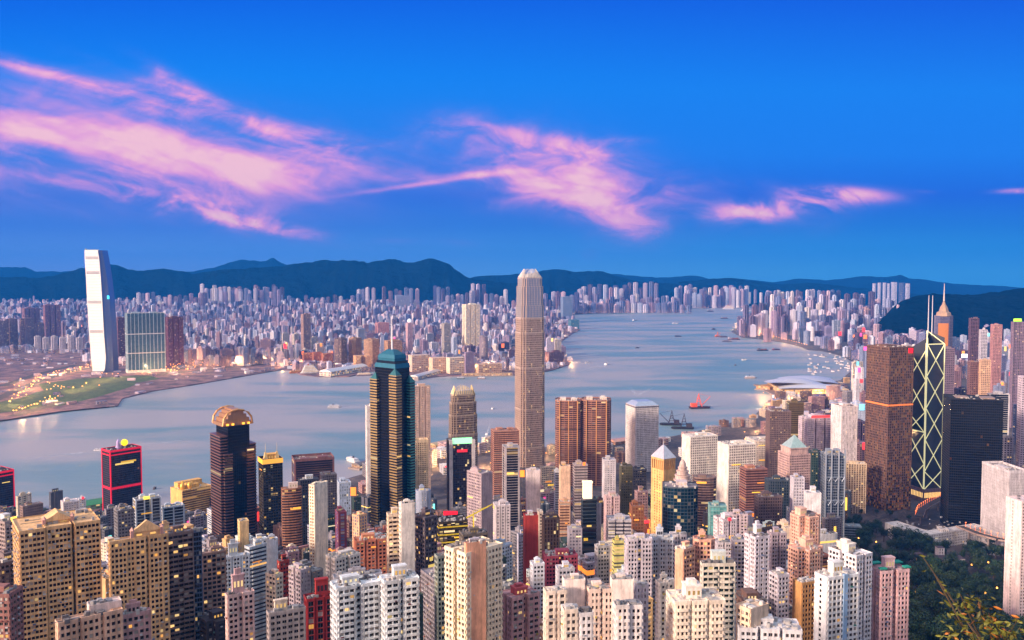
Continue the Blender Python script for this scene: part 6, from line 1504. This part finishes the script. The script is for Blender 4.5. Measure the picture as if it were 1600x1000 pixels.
# piers
def pier(label, px0, py0, px1, py1, wd, hgt, col, roofc, arched=True):
    a, b = Vector(atz(px0, py0, 0)), Vector(atz(px1, py1, 0)); m_ = (a+b)/2; d = (b-a); L = d.length; d.normalize(); nn = Vector((-d.y, d.x, 0))
    r = empty('pier', (m_.x, m_.y, 0)); tag(r, label, 'pier'); addlabel(r, label)
    q = MB(); q.box(m_[:2], d[:2], nn[:2], L/2+6, wd/2+5, -2, 3.1); q.build('deck', 'wall', r, (150,134,128))
    q = MB(); g = MB(); pl = [tuple((m_+d*(L/2*i)+nn*(wd/2*j))[:2]) for i, j in ((-1,-1),(1,-1),(1,1),(-1,1))]
    facade(g, q, pl, 3.1, 3.1+hgt, dict(fh=hgt/2, sp=.3, bay=8, pw=1.4, out=.4, blank='', balc='', ac=0, side=lambda n: 'R'), random.Random(1))
    q.build('facade', 'wall', r, col); g.build('glazing', 'flat_glass', r, (140,110,90), .35)
    q = MB(); k = len(q.v); n_ = 8; prof_ = [(-wd/2-1+ (wd+2)*i/n_, 3.1+hgt+.3+(math.sin(math.pi*i/n_)*wd*.16 if arched else 0)) for i in range(n_+1)]
    for e in (-1, 1):
        for o_, z in prof_: p = m_+d*(L/2+1.5)*e+nn*o_; q.v.append((p.x, p.y, z))
    for i in range(n_): q.face((k+i, k+i+1, k+n_+2+i, k+n_+1+i)); 
    q.face(tuple(range(k+n_, k-1, -1))); q.face(tuple(range(k+n_+1, k+2*n_+2))); q.build('roof', 'metal', r, roofc)
    FOOT.append((m_.x, m_.y, 60, min(px0,px1), max(px0,px1), m_.y, max(py0,py1)))
pier('long white ocean terminal pier with lit decks', 508, 589, 566, 579, 52, 17, (226,220,216), (236,232,230))
pier('diagonal white roofed ferry pier right of the blue pyramid top', 646, 594, 682, 584, 36, 10, (206,196,190), (226,220,218))
pier('low amber lit public pier on the opposite quay', 722, 588, 800, 587, 22, 7, (214,176,130), (190,160,130), False)
pier('green lit ferry pier on the near waterfront left of the red banded globe tower', 130, 797, 166, 791, 34, 7, (120,190,120), (70,150,96))
pier('curved amber lit ferry pier between the glowing crowned tower and the beige towers', 674, 703, 700, 697, 26, 8, (226,180,110), (220,190,140))
pier('ferry pier with moored masts in front of the striped bay tower', 556, 733, 584, 726, 22, 6, (190,160,130), (130,120,116))
pier('brown quay shed left of the white round windowed tower', 955, 697, 978, 694, 30, 8, (190,140,120), (216,160,140))
pier('curved lit jetty at the harbour below the white winged hall', 1192, 610, 1216, 606, 50, 10, (210,160,96), (150,120,90), False)

# ------------------------------------------------------------------ lamps with their poles
def lamp_proto(h):
    r = empty('street_lamp', (0,0,0)); p = MB(); p.tube([(0,0,0),(0,0,h)], .18, 5, .12); p.tube([(0,0,h),(1.4,0,h+.4)], .1, 4); p.build('pole', 'metal', r, (120,116,110))
    q = MB(); q.lathe((1.5,0), [(.15,h-.5),(1.1,h-.2),(1.25,h+.4),(.6,h+1.0),(.05,h+1.1)], 8); q.build('lamp_head', 'lit', r, (255,170,76), 4.0); return r
LP0 = lamp_proto(9.0); first = [True]; rnd = random.Random(9)
def put_lamp(px, py, label, group, z=None, sc=1.0, D=None):
    if z is None:
        x, y, _ = atz(px, py, 4); z = 4
        for _i in range(25):
            g = gz(x, y); x, y, _ = atz(px, py, g+4)
            z = g
    o = LP0 if first[0] else copy_tree(LP0); first[0] = False
    o.location = (*atz(px, py, z)[:2], z) if z == 3 else (x, y, z)
    o.scale = (sc, sc, sc); tag(o, label, 'street lamp', group); LABELS.setdefault(label, []).append(o)
LPT = []
for k in range(46):
    t_ = k/45; LPT.append((interp(t_, [(0,14),(.3,60),(.45,78),(1,150)]) + rnd.uniform(-3,3), interp(t_, [(0,634),(.3,598),(.45,590),(1,574)]) + rnd.uniform(-3,3)))
for k in range(36): t_ = k/35; LPT.append((150+320*t_+rnd.uniform(-3,3), interp(t_, [(0,589),(.35,583),(1,563)])+rnd.uniform(-3,3)))
for k in range(16): t_ = k/15; LPT.append((20+70*t_, 648-22*t_+rnd.uniform(-1.5,1.5)))
for k in range(34): LPT.append((rnd.gauss(70, 34), rnd.gauss(606, 11)))
for k in range(26): LPT.append((rnd.gauss(282, 18), rnd.gauss(576, 4)))
for k in range(20): LPT.append((rnd.uniform(300, 450), rnd.uniform(562, 576)))
for a, b in LPT: put_lamp(a, b, 'amber street lamp along the reclaimed ground roads by the white faced tower', 'street lamps of the reclaimed ground', z=3, sc=1.35)
for k in range(34): put_lamp(440+450*k/33+rnd.uniform(-5,5), interp(440+450*k/33, [(440,575),(600,577),(700,584),(890,566)])-1, 'amber lamp on the opposite quay', 'quay lamps', z=3, sc=1.3)
for k in range(40): put_lamp(rnd.uniform(1190,1350), rnd.uniform(600,690), 'amber lamp on the eastern waterfront by the white winged hall', 'eastern waterfront lamps', z=3, sc=1.0)
for k in range(30): put_lamp(1145+115*k/29, interp(1145+115*k/29, [(1145,517),(1200,529),(1260,545)])-2.5, 'amber lamp on the eastern sea wall', 'eastern sea wall lamps', z=3, sc=1.5)

# ------------------------------------------------------------------ the wooded park
def crown_mesh(mb, cx, cy, cz, r, n, leaf, rnd, flat=.8):
    lobes = [(rnd.uniform(-.55,.55)*r, rnd.uniform(-.55,.55)*r, rnd.uniform(-.35,.55)*r, r*rnd.uniform(.35,.62)) for _ in range(9)]
    for i in range(n):
        l = rnd.choice(lobes); a = rnd.uniform(0, 2*math.pi); b = math.acos(rnd.uniform(-1, 1)); q = l[3]*rnd.uniform(.6, 1.05)
        p = Vector((cx+l[0]+q*math.sin(b)*math.cos(a), cy+l[1]+q*math.sin(b)*math.sin(a), cz+(l[2]+q*math.cos(b))*flat))
        n_ = (Vector((math.sin(b)*math.cos(a), math.sin(b)*math.sin(a), math.cos(b))) + Vector((rnd.uniform(-.6,.6), rnd.uniform(-.6,.6), rnd.uniform(-.6,.6)))).normalized()
        e = n_.orthogonal().normalized(); f_ = n_.cross(e); t_ = rnd.uniform(0, 6.28); s = leaf*rnd.uniform(.6, 1.3)
        e, f_ = e*math.cos(t_)+f_*math.sin(t_), -e*math.sin(t_)+f_*math.cos(t_)
        k = len(mb.v); mb.v += [tuple(p-e*s), tuple(p-f_*s*.5), tuple(p+e*s), tuple(p+f_*s*.5)]; mb.face((k, k+1, k+2, k+3))
def tree_proto(seed, r, h, col):
    rn = random.Random(seed); root = empty('tree', (0,0,0)); tr = MB(); tr.tube([(0,0,-1),(.2,.1,h*.35),(.1,0,h*.6)], .5, 6, .28)
    for k in range(5):
        a = k*1.25+rn.uniform(-.3,.3); tr.tube([(.1,0,h*(.34+.05*k)),(r*.35*math.cos(a),r*.35*math.sin(a),h*.62),(r*.62*math.cos(a),r*.62*math.sin(a),h*.78)], .22, 5, .08)
    tr.build('trunk', 'bark', root); c = MB(); crown_mesh(c, 0, 0, h*.72, r, 1500, r*.085, rn); c.build('crown', 'leaf', root, col); return root
PROT = [tree_proto(1, 6.5, 13, (36, 64, 30)), tree_proto(2, 5.2, 12, (44, 70, 32)), tree_proto(3, 7.5, 15, (32, 58, 30)), tree_proto(4, 4.4, 14, (28, 54, 30)), tree_proto(5, 6.0, 11, (54, 74, 30))]
used_p = [False]*5; NT = 0; TP = []
def putt(px, py, sc=1.0, k=None, lift=8):
    global NT
    x, y, z = atz(px, py, 40)
    for _i in range(30): g = gz(x, y); x, y, z = atz(px, py, g+lift)
    if not free(x, y, 3): return
    if any((x-a)**2+(y-b)**2 < 34 for a, b in TP): return
    TP.append((x, y)); k = rnd.randrange(5) if k is None else k
    o = PROT[k] if not used_p[k] else copy_tree(PROT[k]); used_p[k] = True
    o.location = (x, y, gz(x, y)-.3); o.rotation_euler = (0, 0, rnd.uniform(0, 6.28)); s = sc*rnd.uniform(.75, 1.25); o.scale = (s, s, s*rnd.uniform(.9, 1.1))
    lab = ('dense dark tree in the park wood', 'mid green round tree in the park wood', 'broad dark spreading tree in the park wood', 'slim upright dark tree in the park wood', 'yellow green low tree in the park wood')[k] + ' below the pale ribbed block'
    tag(o, lab, 'tree', 'trees of the park wood'); LABELS.setdefault(lab, []).append(o); NT += 1
# ------------------------------------------------------------------ low blocks and sheds of the near waterfront
sheet('reclaimed_strip', pxpoly([(1020,692),(1064,684),(1120,672),(1188,652),(1200,640),(1206,690),(1120,704),(1040,706)], 4.3), 4.3, 'kground')
rnd = random.Random(303); nb_ = 0; tries = 0
while nb_ < 70 and tries < 3000:
    tries += 1
    px = rnd.uniform(560, 1330); c_ = interp(px, COAST); py = c_ + 3 + abs(rnd.gauss(0, 22)); x, y, _ = atz(px, py, 4.5)
    if not free(x, y+8, 11): continue
    h_ = rnd.uniform(7, 24) if py < c_+25 else rnd.uniform(15, 45); D = y; yt = proj(x, y, 4.5+h_)[1]; wpx = rnd.uniform(18, 46)/D*F
    if any(q[5] > D and q[3] < px+wpx/2 and q[4] > px-wpx/2 and yt < q[6]-10 for q in FOOT if q[5] < 2500): continue
    tone, col = rnd.choice(TONES[:7]+TONES[11:13]); si, sh = rnd.choice(SHAPES[:1]*3+SHAPES)
    t_ = tower('waterfront_block', phrase(px, D, tone, 'low '+si, rnd, 'waterfront block'), 'office block', px-wpx/2, px-wpx/2+wpx*rnd.uniform(.08,.4), px+wpx/2, yt, D, rnd.uniform(12,40), plan=sh, wall=col, glass=(70,64,66), gm='office_glass', lit=rnd.uniform(.05,.2), fh=3.8, sp=.45, bay=3.5, pw=.8, lift=1, lifth=3.5, equip=1.5, group='low blocks of the near waterfront')
    nb_ += 1
for k in range(46):
    px = rnd.uniform(560, 1210); py = interp(px, COAST)+rnd.uniform(2, 40); x, y, _ = atz(px, py, 4.5)
    if not free(x, y, 3): continue
    o = copy_tree(LP0); o.location = (x, y, gz(x, y)); o.scale = (1.0, 1.0, 1.0); lab = 'amber lamp along the near waterfront roads'; tag(o, lab, 'street lamp', 'near waterfront lamps'); LABELS.setdefault(lab, []).append(o)
# buildings in the park first, then the trees round them
def low(label, cat, name, xl, xc, xr, yt, D, h, th, wall, roofc, **k):
    pyt = yt; t = tower(name, label, cat, xl, xc, xr, pyt, D, th, wall=wall, roofc=roofc, fh=k.pop('fh', 3.6), lift=k.pop('lift', 0), vb=yt+40, **k); return t
def park_D(px, py, h):
    x, y, z = atz(px, py, 60)
    for _i in range(40): x, y, z = atz(px, py, gz(x, y)+h)
    return y
t = low('long white government office range with a flat green grey roof', 'office block', 'office_block', 1383, 1443, 1536, 838, park_D(1443, 838, 20), 20, 48, (214,210,210), (120,132,134), plan=[(0,0),(1,0),(1,.22),(.2,.22),(.2,1),(0,1)], bay=3.2, pw=1.2, blank='L', gm='office_glass', glass=(120,116,124), equip=1)
t = low('long grey banded office range with white roof ducts left of the park', 'office block', 'office_block', 1288, 1291, 1374, 822, park_D(1300, 822, 26), 26, 10, (150,162,172), (140,150,158), depth=24, bay=30, pw=0, sp=.4, gm='office_glass', glass=(70,80,92), equip=3, fh=3.8)
t = low('small white cube block at the end of the government range', 'office block', 'office_block', 1464, 1470, 1482, 828, park_D(1470, 828, 24), 24, 20, (214,206,204), (60,50,54), depth=14)
# the mansion: wings with dark hipped roofs and a square tower
px0 = 1470; D0 = park_D(px0, 880, 4); bx_, by_, _ = aty(px0, 880, D0); zg = gz(bx_, by_)
root = empty('mansion', (bx_, by_, zg)); tag(root, 'white mansion with dark hipped roofs and a square tower in the park', 'mansion'); addlabel(root, 'white mansion with dark hipped roofs and a square tower in the park')
def wingm(cx, cy, hx, hy, h, rh):
    z0 = zg-2; pl = [(bx_+cx-hx, by_+cy-hy), (bx_+cx+hx, by_+cy-hy), (bx_+cx+hx, by_+cy+hy), (bx_+cx-hx, by_+cy+hy)]
    q, g = MB(), MB(); facade(g, q, pl, z0, zg+h, dict(fh=4, sp=.4, bay=3.6, pw=1.8, out=.35, blank='', balc='', ac=0, side=lambda n: 'R'), random.Random(1))
    q.build('wall', 'wall', root, (206,198,202)); g.build('glazing', 'flat_glass', root, (90,84,92), .1)
    rm = MB(); o_ = offset(pl, 1.0); k = min(hx, hy)*.95; ip = [(bx_+cx-hx+k, by_+cy-hy+k), (bx_+cx+hx-k, by_+cy-hy+k), (bx_+cx+hx-k, by_+cy+hy-k), (bx_+cx-hx+k, by_+cy+hy-k)]
    rm.prism(o_, zg+h+.9, zg+h+.9+rh, True, True, poly1=ip); rm.build('roof', 'roof', root, (86,72,82))
wingm(-8, 0, 19, 8, 9, 5); wingm(-20, 14, 8, 12, 8, 4.5); wingm(20, 10, 13, 7, 8, 1.2); wingm(12, -6, 8, 6, 8.5, 4); wingm(4, 12, 4, 4, 21, .8)
FOOT.append((bx_, by_+6, 30, 1415, 1515, D0, 900))
# pale tented glasshouses
for i, (px, py, wd) in enumerate(((1518,850,10),(1534,852,10),(1550,862,10))):
    D = park_D(px, py, 4); x, y, z = aty(px, py, D); g0 = gz(x, y); r = empty('glasshouse', (x, y, g0)); lab = '%s white ridged glasshouse of the cluster before the pale ribbed block' % ('leftmost', 'middle', 'rightmost')[i]
    tag(r, lab, 'glasshouse', 'glasshouses'); addlabel(r, lab); q = MB(); q.abox(x, y, wd*.62, wd*.8, g0-2, g0+3.4); q.build('wall', 'metal', r, (214,216,224))
    q = MB(); k = len(q.v); a = wd*.66; b = wd*.84; q.v += [(x-a,y-b,g0+3.4),(x+a,y-b,g0+3.4),(x+a,y+b,g0+3.4),(x-a,y+b,g0+3.4),(x,y-b,g0+5.8),(x,y+b,g0+5.8)]
    for f_ in ((0,1,4),(2,3,5),(1,2,5,4),(3,0,4,5),(3,2,1,0)): q.face(tuple(k+i for i in f_))
    q.build('roof', 'metal', r, (226,228,236)); FOOT.append((x, y, 6, px-8, px+8, D, py))
# flagpole
x, y, z = atz(1380, 870, 75); g0 = gz(x, y); r = empty('flagpole', (x, y, g0)); tag(r, 'white flagpole above the turquoise roofed pink tower', 'flagpole'); addlabel(r, 'white flagpole above the turquoise roofed pink tower')
q = MB(); q.tube([(x,y,g0),(x,y,g0+34)], .55, 6, .35); q.build('pole', 'metal', r, (220,220,220)); q = MB(); q.lathe((x,y), [(.02,g0+30),(.5,g0+30.4),(.02,g0+30.9)], 8); q.build('finial', 'metal', r, (230,200,120))
# lit flyovers at the foot of the bronze and lattice towers
def flyover(label, pp, wd, z):
    pts = [Vector(atz(a, b, z)) for a, b in pp]; m_ = pts[len(pts)//2]; r = empty('flyover', (m_.x, m_.y, 0)); tag(r, label, 'flyover'); addlabel(r, label)
    dk, rl, ps, lm = MB(), MB(), MB(), MB()
    for p, q in zip(pts, pts[1:]):
        d = (q-p); L = d.length; d.normalize(); nn = Vector((-d.y, d.x, 0)); c = (p+q)/2
        dk.box(c[:2], d[:2], nn[:2], L/2+.4, wd/2, z-1.6, z)
        for e in (-1, 1): rl.box((c+nn*e*(wd/2+.2))[:2], d[:2], nn[:2], L/2+.5, .2, z-1.2, z+1.1)
        ps.box(c[:2], d[:2], nn[:2], 1.2, 1.2, gz(c.x, c.y)-1, z-1.6)
        k = max(1, int(L/9))
        for i in range(k):
            w_ = p+d*(L*(i+.5)/k)+nn*(wd/2-.6); lm.lathe(w_[:2], [(.1,z+5.6),(.8,z+5.8),(.8,z+6.4),(.1,z+6.8)], 6); lm.tube([(w_.x,w_.y,z),(w_.x,w_.y,z+6)], .12, 4)
    dk.build('deck', 'road', r, (120,100,96)); rl.build('parapet', 'wall', r, (176,150,140)); ps.build('pillar', 'wall', r, (150,136,130)); lm.build('lamp', 'lit', r, (255,120,60), 3.0)
flyover('amber lit flyover left of the bronze lamp gridded tower', [(1310,800),(1332,786),(1352,776),(1372,770)], 14, 20)
flyover('amber lit flyover sweeping below the lattice prism tower', [(1436,806),(1440,796),(1456,786),(1476,776),(1496,768)], 12, 24)
flyover('amber lit road deck running under the pale ribbed block', [(1500,822),(1530,834),(1560,842),(1590,846)], 12, 38)
n = 0
while n < 4000 and NT < 290:
    px = rnd.uniform(1285, 1600); py = rnd.uniform(820, 1010); n += 1
    if px < 1420 and py > 885: continue
    if px < 1300 and py > 860: continue
    if 1395 < px < 1530 and 806 < py < 828: continue
    putt(px, py, 1.5)
for px, py in ((1322,770),(1330,780),(1335,760),(1345,800),(1390,800),(1400,812),(1420,806),(1480,800),(1490,790),(1370,800),(1340,812)): putt(px, py, .9)
for k in range(26):
    px, py = rnd.uniform(1300, 1590), rnd.uniform(840, 960)
    x, y, z = atz(px, py, 60)
    for _i in range(30): g = gz(x, y); x, y, z = atz(px, py, g+9)
    if px < 1425 and py > 880: continue
    o = copy_tree(LP0); o.location = (x, y, gz(x, y)); o.scale = (.8, .8, 1.3); lab = 'small amber lamp among the park trees'; tag(o, lab, 'street lamp', 'park lamps'); LABELS.setdefault(lab, []).append(o)
# trees on the reclaimed ground by the water
# near branch: a tree rooted on the slope below the viewpoint
bx0, by0, bz0 = 6.9, 13.0, 0
bz0 = gz(bx0, by0)-.5
nt = empty('slope_tree', (bx0, by0, bz0)); tag(nt, 'near leafy tree reaching into the bottom right corner, leaves tinged orange', 'tree'); addlabel(nt, nt['label'])
tips = [(1455,888,12.6),(1442,870,13.0),(1500,928,12.4),(1530,934,12.2),(1488,960,12.0),(1560,972,11.6),(1590,968,11.4),(1520,990,11.4),(1600,1000,11.2),(1478,985,11.8),(1545,958,12.0)]
br, lf, lf2 = MB(), MB(), MB(); rnd = random.Random(31); hub = Vector(aty(1560, 1040, 12.6)); fork = Vector((bx0, by0, bz0+5))
br.tube([(bx0,by0,bz0),tuple(fork),tuple(hub)], .13, 7, .04)
for i, (px, py, Y) in enumerate(tips):
    p = Vector(aty(px, py, Y)); mid_ = (hub+p)/2 + Vector((rnd.uniform(-.1,.1), rnd.uniform(-.15,.15), -.06)); br.tube([tuple(hub), tuple(mid_), tuple(p)], .022, 5, .006)
    for k in range(9 if i < 2 else 48):
        q = p.lerp(mid_, rnd.uniform(0, .75)) + Vector((rnd.gauss(0,.07), rnd.gauss(0,.12), rnd.gauss(0,.045)))
        d = Vector((rnd.uniform(-1,1), rnd.uniform(-1,1), rnd.uniform(-.7,.3))).normalized(); n_ = d.orthogonal().normalized(); s_ = d.cross(n_); t_ = rnd.uniform(-.6,.6); s_ = (s_*math.cos(t_)+n_*math.sin(t_)); L = rnd.uniform(.07,.14); m3 = lf if rnd.random() < .86 else lf2
        k0 = len(m3.v); fold = d.cross(s_)*L*.08
        m3.v += [tuple(q), tuple(q+d*L*.35+s_*L*.2), tuple(q+d*L*.7+s_*L*.16), tuple(q+d*L), tuple(q+d*L*.7-s_*L*.16), tuple(q+d*L*.35-s_*L*.2), tuple(q+d*L*.5-fold)]
        for f_ in ((0,1,6),(1,2,6),(2,3,6),(3,4,6),(4,5,6),(5,0,6)): m3.face(tuple(k0+i for i in f_))
br.build('branch', 'bark', nt); lf.build('foliage', 'leaf', nt, (104,108,40)); lf2.build('autumn_foliage', 'leaf', nt, (150,92,36))
# ------------------------------------------------------------------ street lamps glowing at the foot of the towers
rnd = random.Random(515); k = 0; tries = 0; bulb = bpy.data.lights.new('bulb', 'POINT'); bulb.energy = 7000; bulb.color = (1.0, .50, .18); bulb.shadow_soft_size = 1.2
while k < 54 and tries < 6000:
    tries += 1
    px = rnd.uniform(60, 1340); D = rnd.uniform(600, 1500); x = (px-800)/F*D
    if D > atz(px, interp(px, COAST), 4)[1]-30 or not free(x, D, 1.5): continue
    o = copy_tree(LP0); o.location = (x, D, gz(x, D)); o.scale = (1.1, 1.1, 1.1); lab = 'amber street lamp glowing in a street between the towers'
    tag(o, lab, 'street lamp', 'street lamps between the towers'); LABELS.setdefault(lab, []).append(o)
    b_ = bpy.data.objects.new('bulb', bulb); COL.objects.link(b_); b_.parent = o; b_.location = (1.5, 0, 7.4); k += 1
# the brighter sodium lamps of the shores throw pools of light
flood = bpy.data.lights.new('flood', 'POINT'); flood.energy = 140000; flood.color = (1.0, .52, .20); flood.shadow_soft_size = 2
for lab, step in (('amber street lamp along the reclaimed ground roads by the white faced tower', 5), ('amber lamp on the opposite quay', 3), ('amber lamp on the eastern waterfront by the white winged hall', 4), ('amber lamp on the eastern sea wall', 4), ('amber lamp along the near waterfront roads', 4)):
    for o in LABELS.get(lab, [])[::step]:
        b_ = bpy.data.objects.new('bulb', flood); COL.objects.link(b_); b_.parent = o; b_.location = (1.5, 0, 16)
# ------------------------------------------------------------------ evening lights on the towers of the middle distance
rnd = random.Random(99)
for t in TW:
    if t.D < 640 or t.D > 1750 or t.root.get('category') == 'skyscraper' or t.cx/t.cy > .33: continue
    zlo = max(t.zb+4, t.zt-60)
    for k in range(rnd.choice((0, 0, 0, 1, 1, 2))):
        s0 = rnd.uniform(.04, .6); s1 = min(.96, s0+rnd.uniform(.12, .6)); z = t.zt - rnd.uniform(4, 40); h_ = rnd.choice((1.1, 1.1, 1.6, 2.6)); face = rnd.random() < .65
        if z < t.zb+3 or ('R' if face else 'L') in t.blank: continue
        m2 = MB(); a, b = (t.pt(s0, -.012), t.pt(s1, -.012)) if face else (t.pt(-.012, s0), t.pt(-.012, s1)); L = math.hypot(b[0]-a[0], b[1]-a[1]); e = ((b[0]-a[0])/L, (b[1]-a[1])/L)
        m2.box(((a[0]+b[0])/2, (a[1]+b[1])/2), e, (e[1], -e[0]), L/2, .45, z, z+h_)
        m2.build('lit_window_strip', 'lit', t.root, rnd.choice([(255,186,70),(255,214,110),(255,160,60),(250,226,170),(255,200,60)]), rnd.uniform(.35, .7))
    if rnd.random() < .10:
        m2 = MB(); p = t.pt(rnd.uniform(.2,.8), -.03); m2.box(p, (t.u.x,t.u.y), (t.v.x,t.v.y), rnd.uniform(1.2, 3.5), .5, t.zt+.5, t.zt+rnd.uniform(2.5, 5)); m2.build('rooftop_sign', 'lit', t.root, rnd.choice([(255,50,60),(255,130,40),(255,220,80),(255,80,60)]), rnd.uniform(.9, 1.3))
# ------------------------------------------------------------------ lesser towers wholly hidden behind others are left out
HIDDEN = '1-2,5-7,9,11-13,15,18-19,21,25-27,30-33,35-40,42-46,49-52,54,57-59,61,63-64,66,68-71,73,76-78,80-82,84,87-91,93-98,100-102,104,109-112,118-123,125,127,129,131-133,136,138,140-142,150,152-153,156-157,160,162-163,165,167-169,171-172,174-176,179,183-184,186,188-192,194-195,198,200-203,206-207,210-216,221-222,224,226-230,233-235,237-238,240-242,244,246-250,253,257,262-263,265-266,268-272,275,277,279-280,282,286-287,289-296,298,301-303,306-307,310-315,317-319,321,325,328-330,332-336,338-342,346,350,354,356,358,361-362,367-368,372,374-377,383,387,389-391,395-400,402-403,406,409-416,418,420-422,426,428-430,432-438,440-450,452-454,456-457,459,461-462,464-465,470-472,475,477-480,482-486,488,490-491,493,495-496,499,501-502,506-509,511,513,515,518-522,524-525'
hid = set()
for q in HIDDEN.split(','):
    a, _, b = q.partition('-'); hid |= set(range(int(a), int(b or a)+1))
lg = {'lesser towers on the slope', 'towers of the opposite shore', 'towers of the eastern district', 'towers of the eastern shore'}
drop = []
for i, o in enumerate([o for l, os_ in LABELS.items() for o in os_ if o.get('group') in lg]):
    if i in hid: drop.append(o)
def tree_of(o): return [o] + [q for ch in o.children for q in tree_of(ch)]
for o in drop: LABELS.pop(o['label'])
bpy.data.batch_remove([q for o in drop for q in tree_of(o)])
# ------------------------------------------------------------------ the blue evening air
m = bpy.data.materials.new('haze'); m.use_nodes = True; X.tree = m.node_tree; X.tree.nodes.clear()
pv = nnode('ShaderNodeVolumePrincipled'); oo = nnode('ShaderNodeOutputMaterial'); X.tree.links.new(pv.outputs[0], oo.inputs['Volume'])
pv.inputs['Color'].default_value = (.02, .28, 1.0, 1); pv.inputs['Density'].default_value = 4.8e-5; pv.inputs['Anisotropy'].default_value = 0
M['haze'] = m
hb = MB(); hb.abox(0, 8700, 17000, 9700, -40, 760); ho = hb.build('haze', 'haze'); tag(ho, kind='stuff')
ho['label'] = 'thin blue evening haze over the harbour'
dup_ = [l for l, o in LABELS.items() if len(o) > 1 and not o[0].get('group')]
print('duplicate labels', dup_[:10]); print('long', [l for l in LABELS if len(l.split()) > 16][:10])
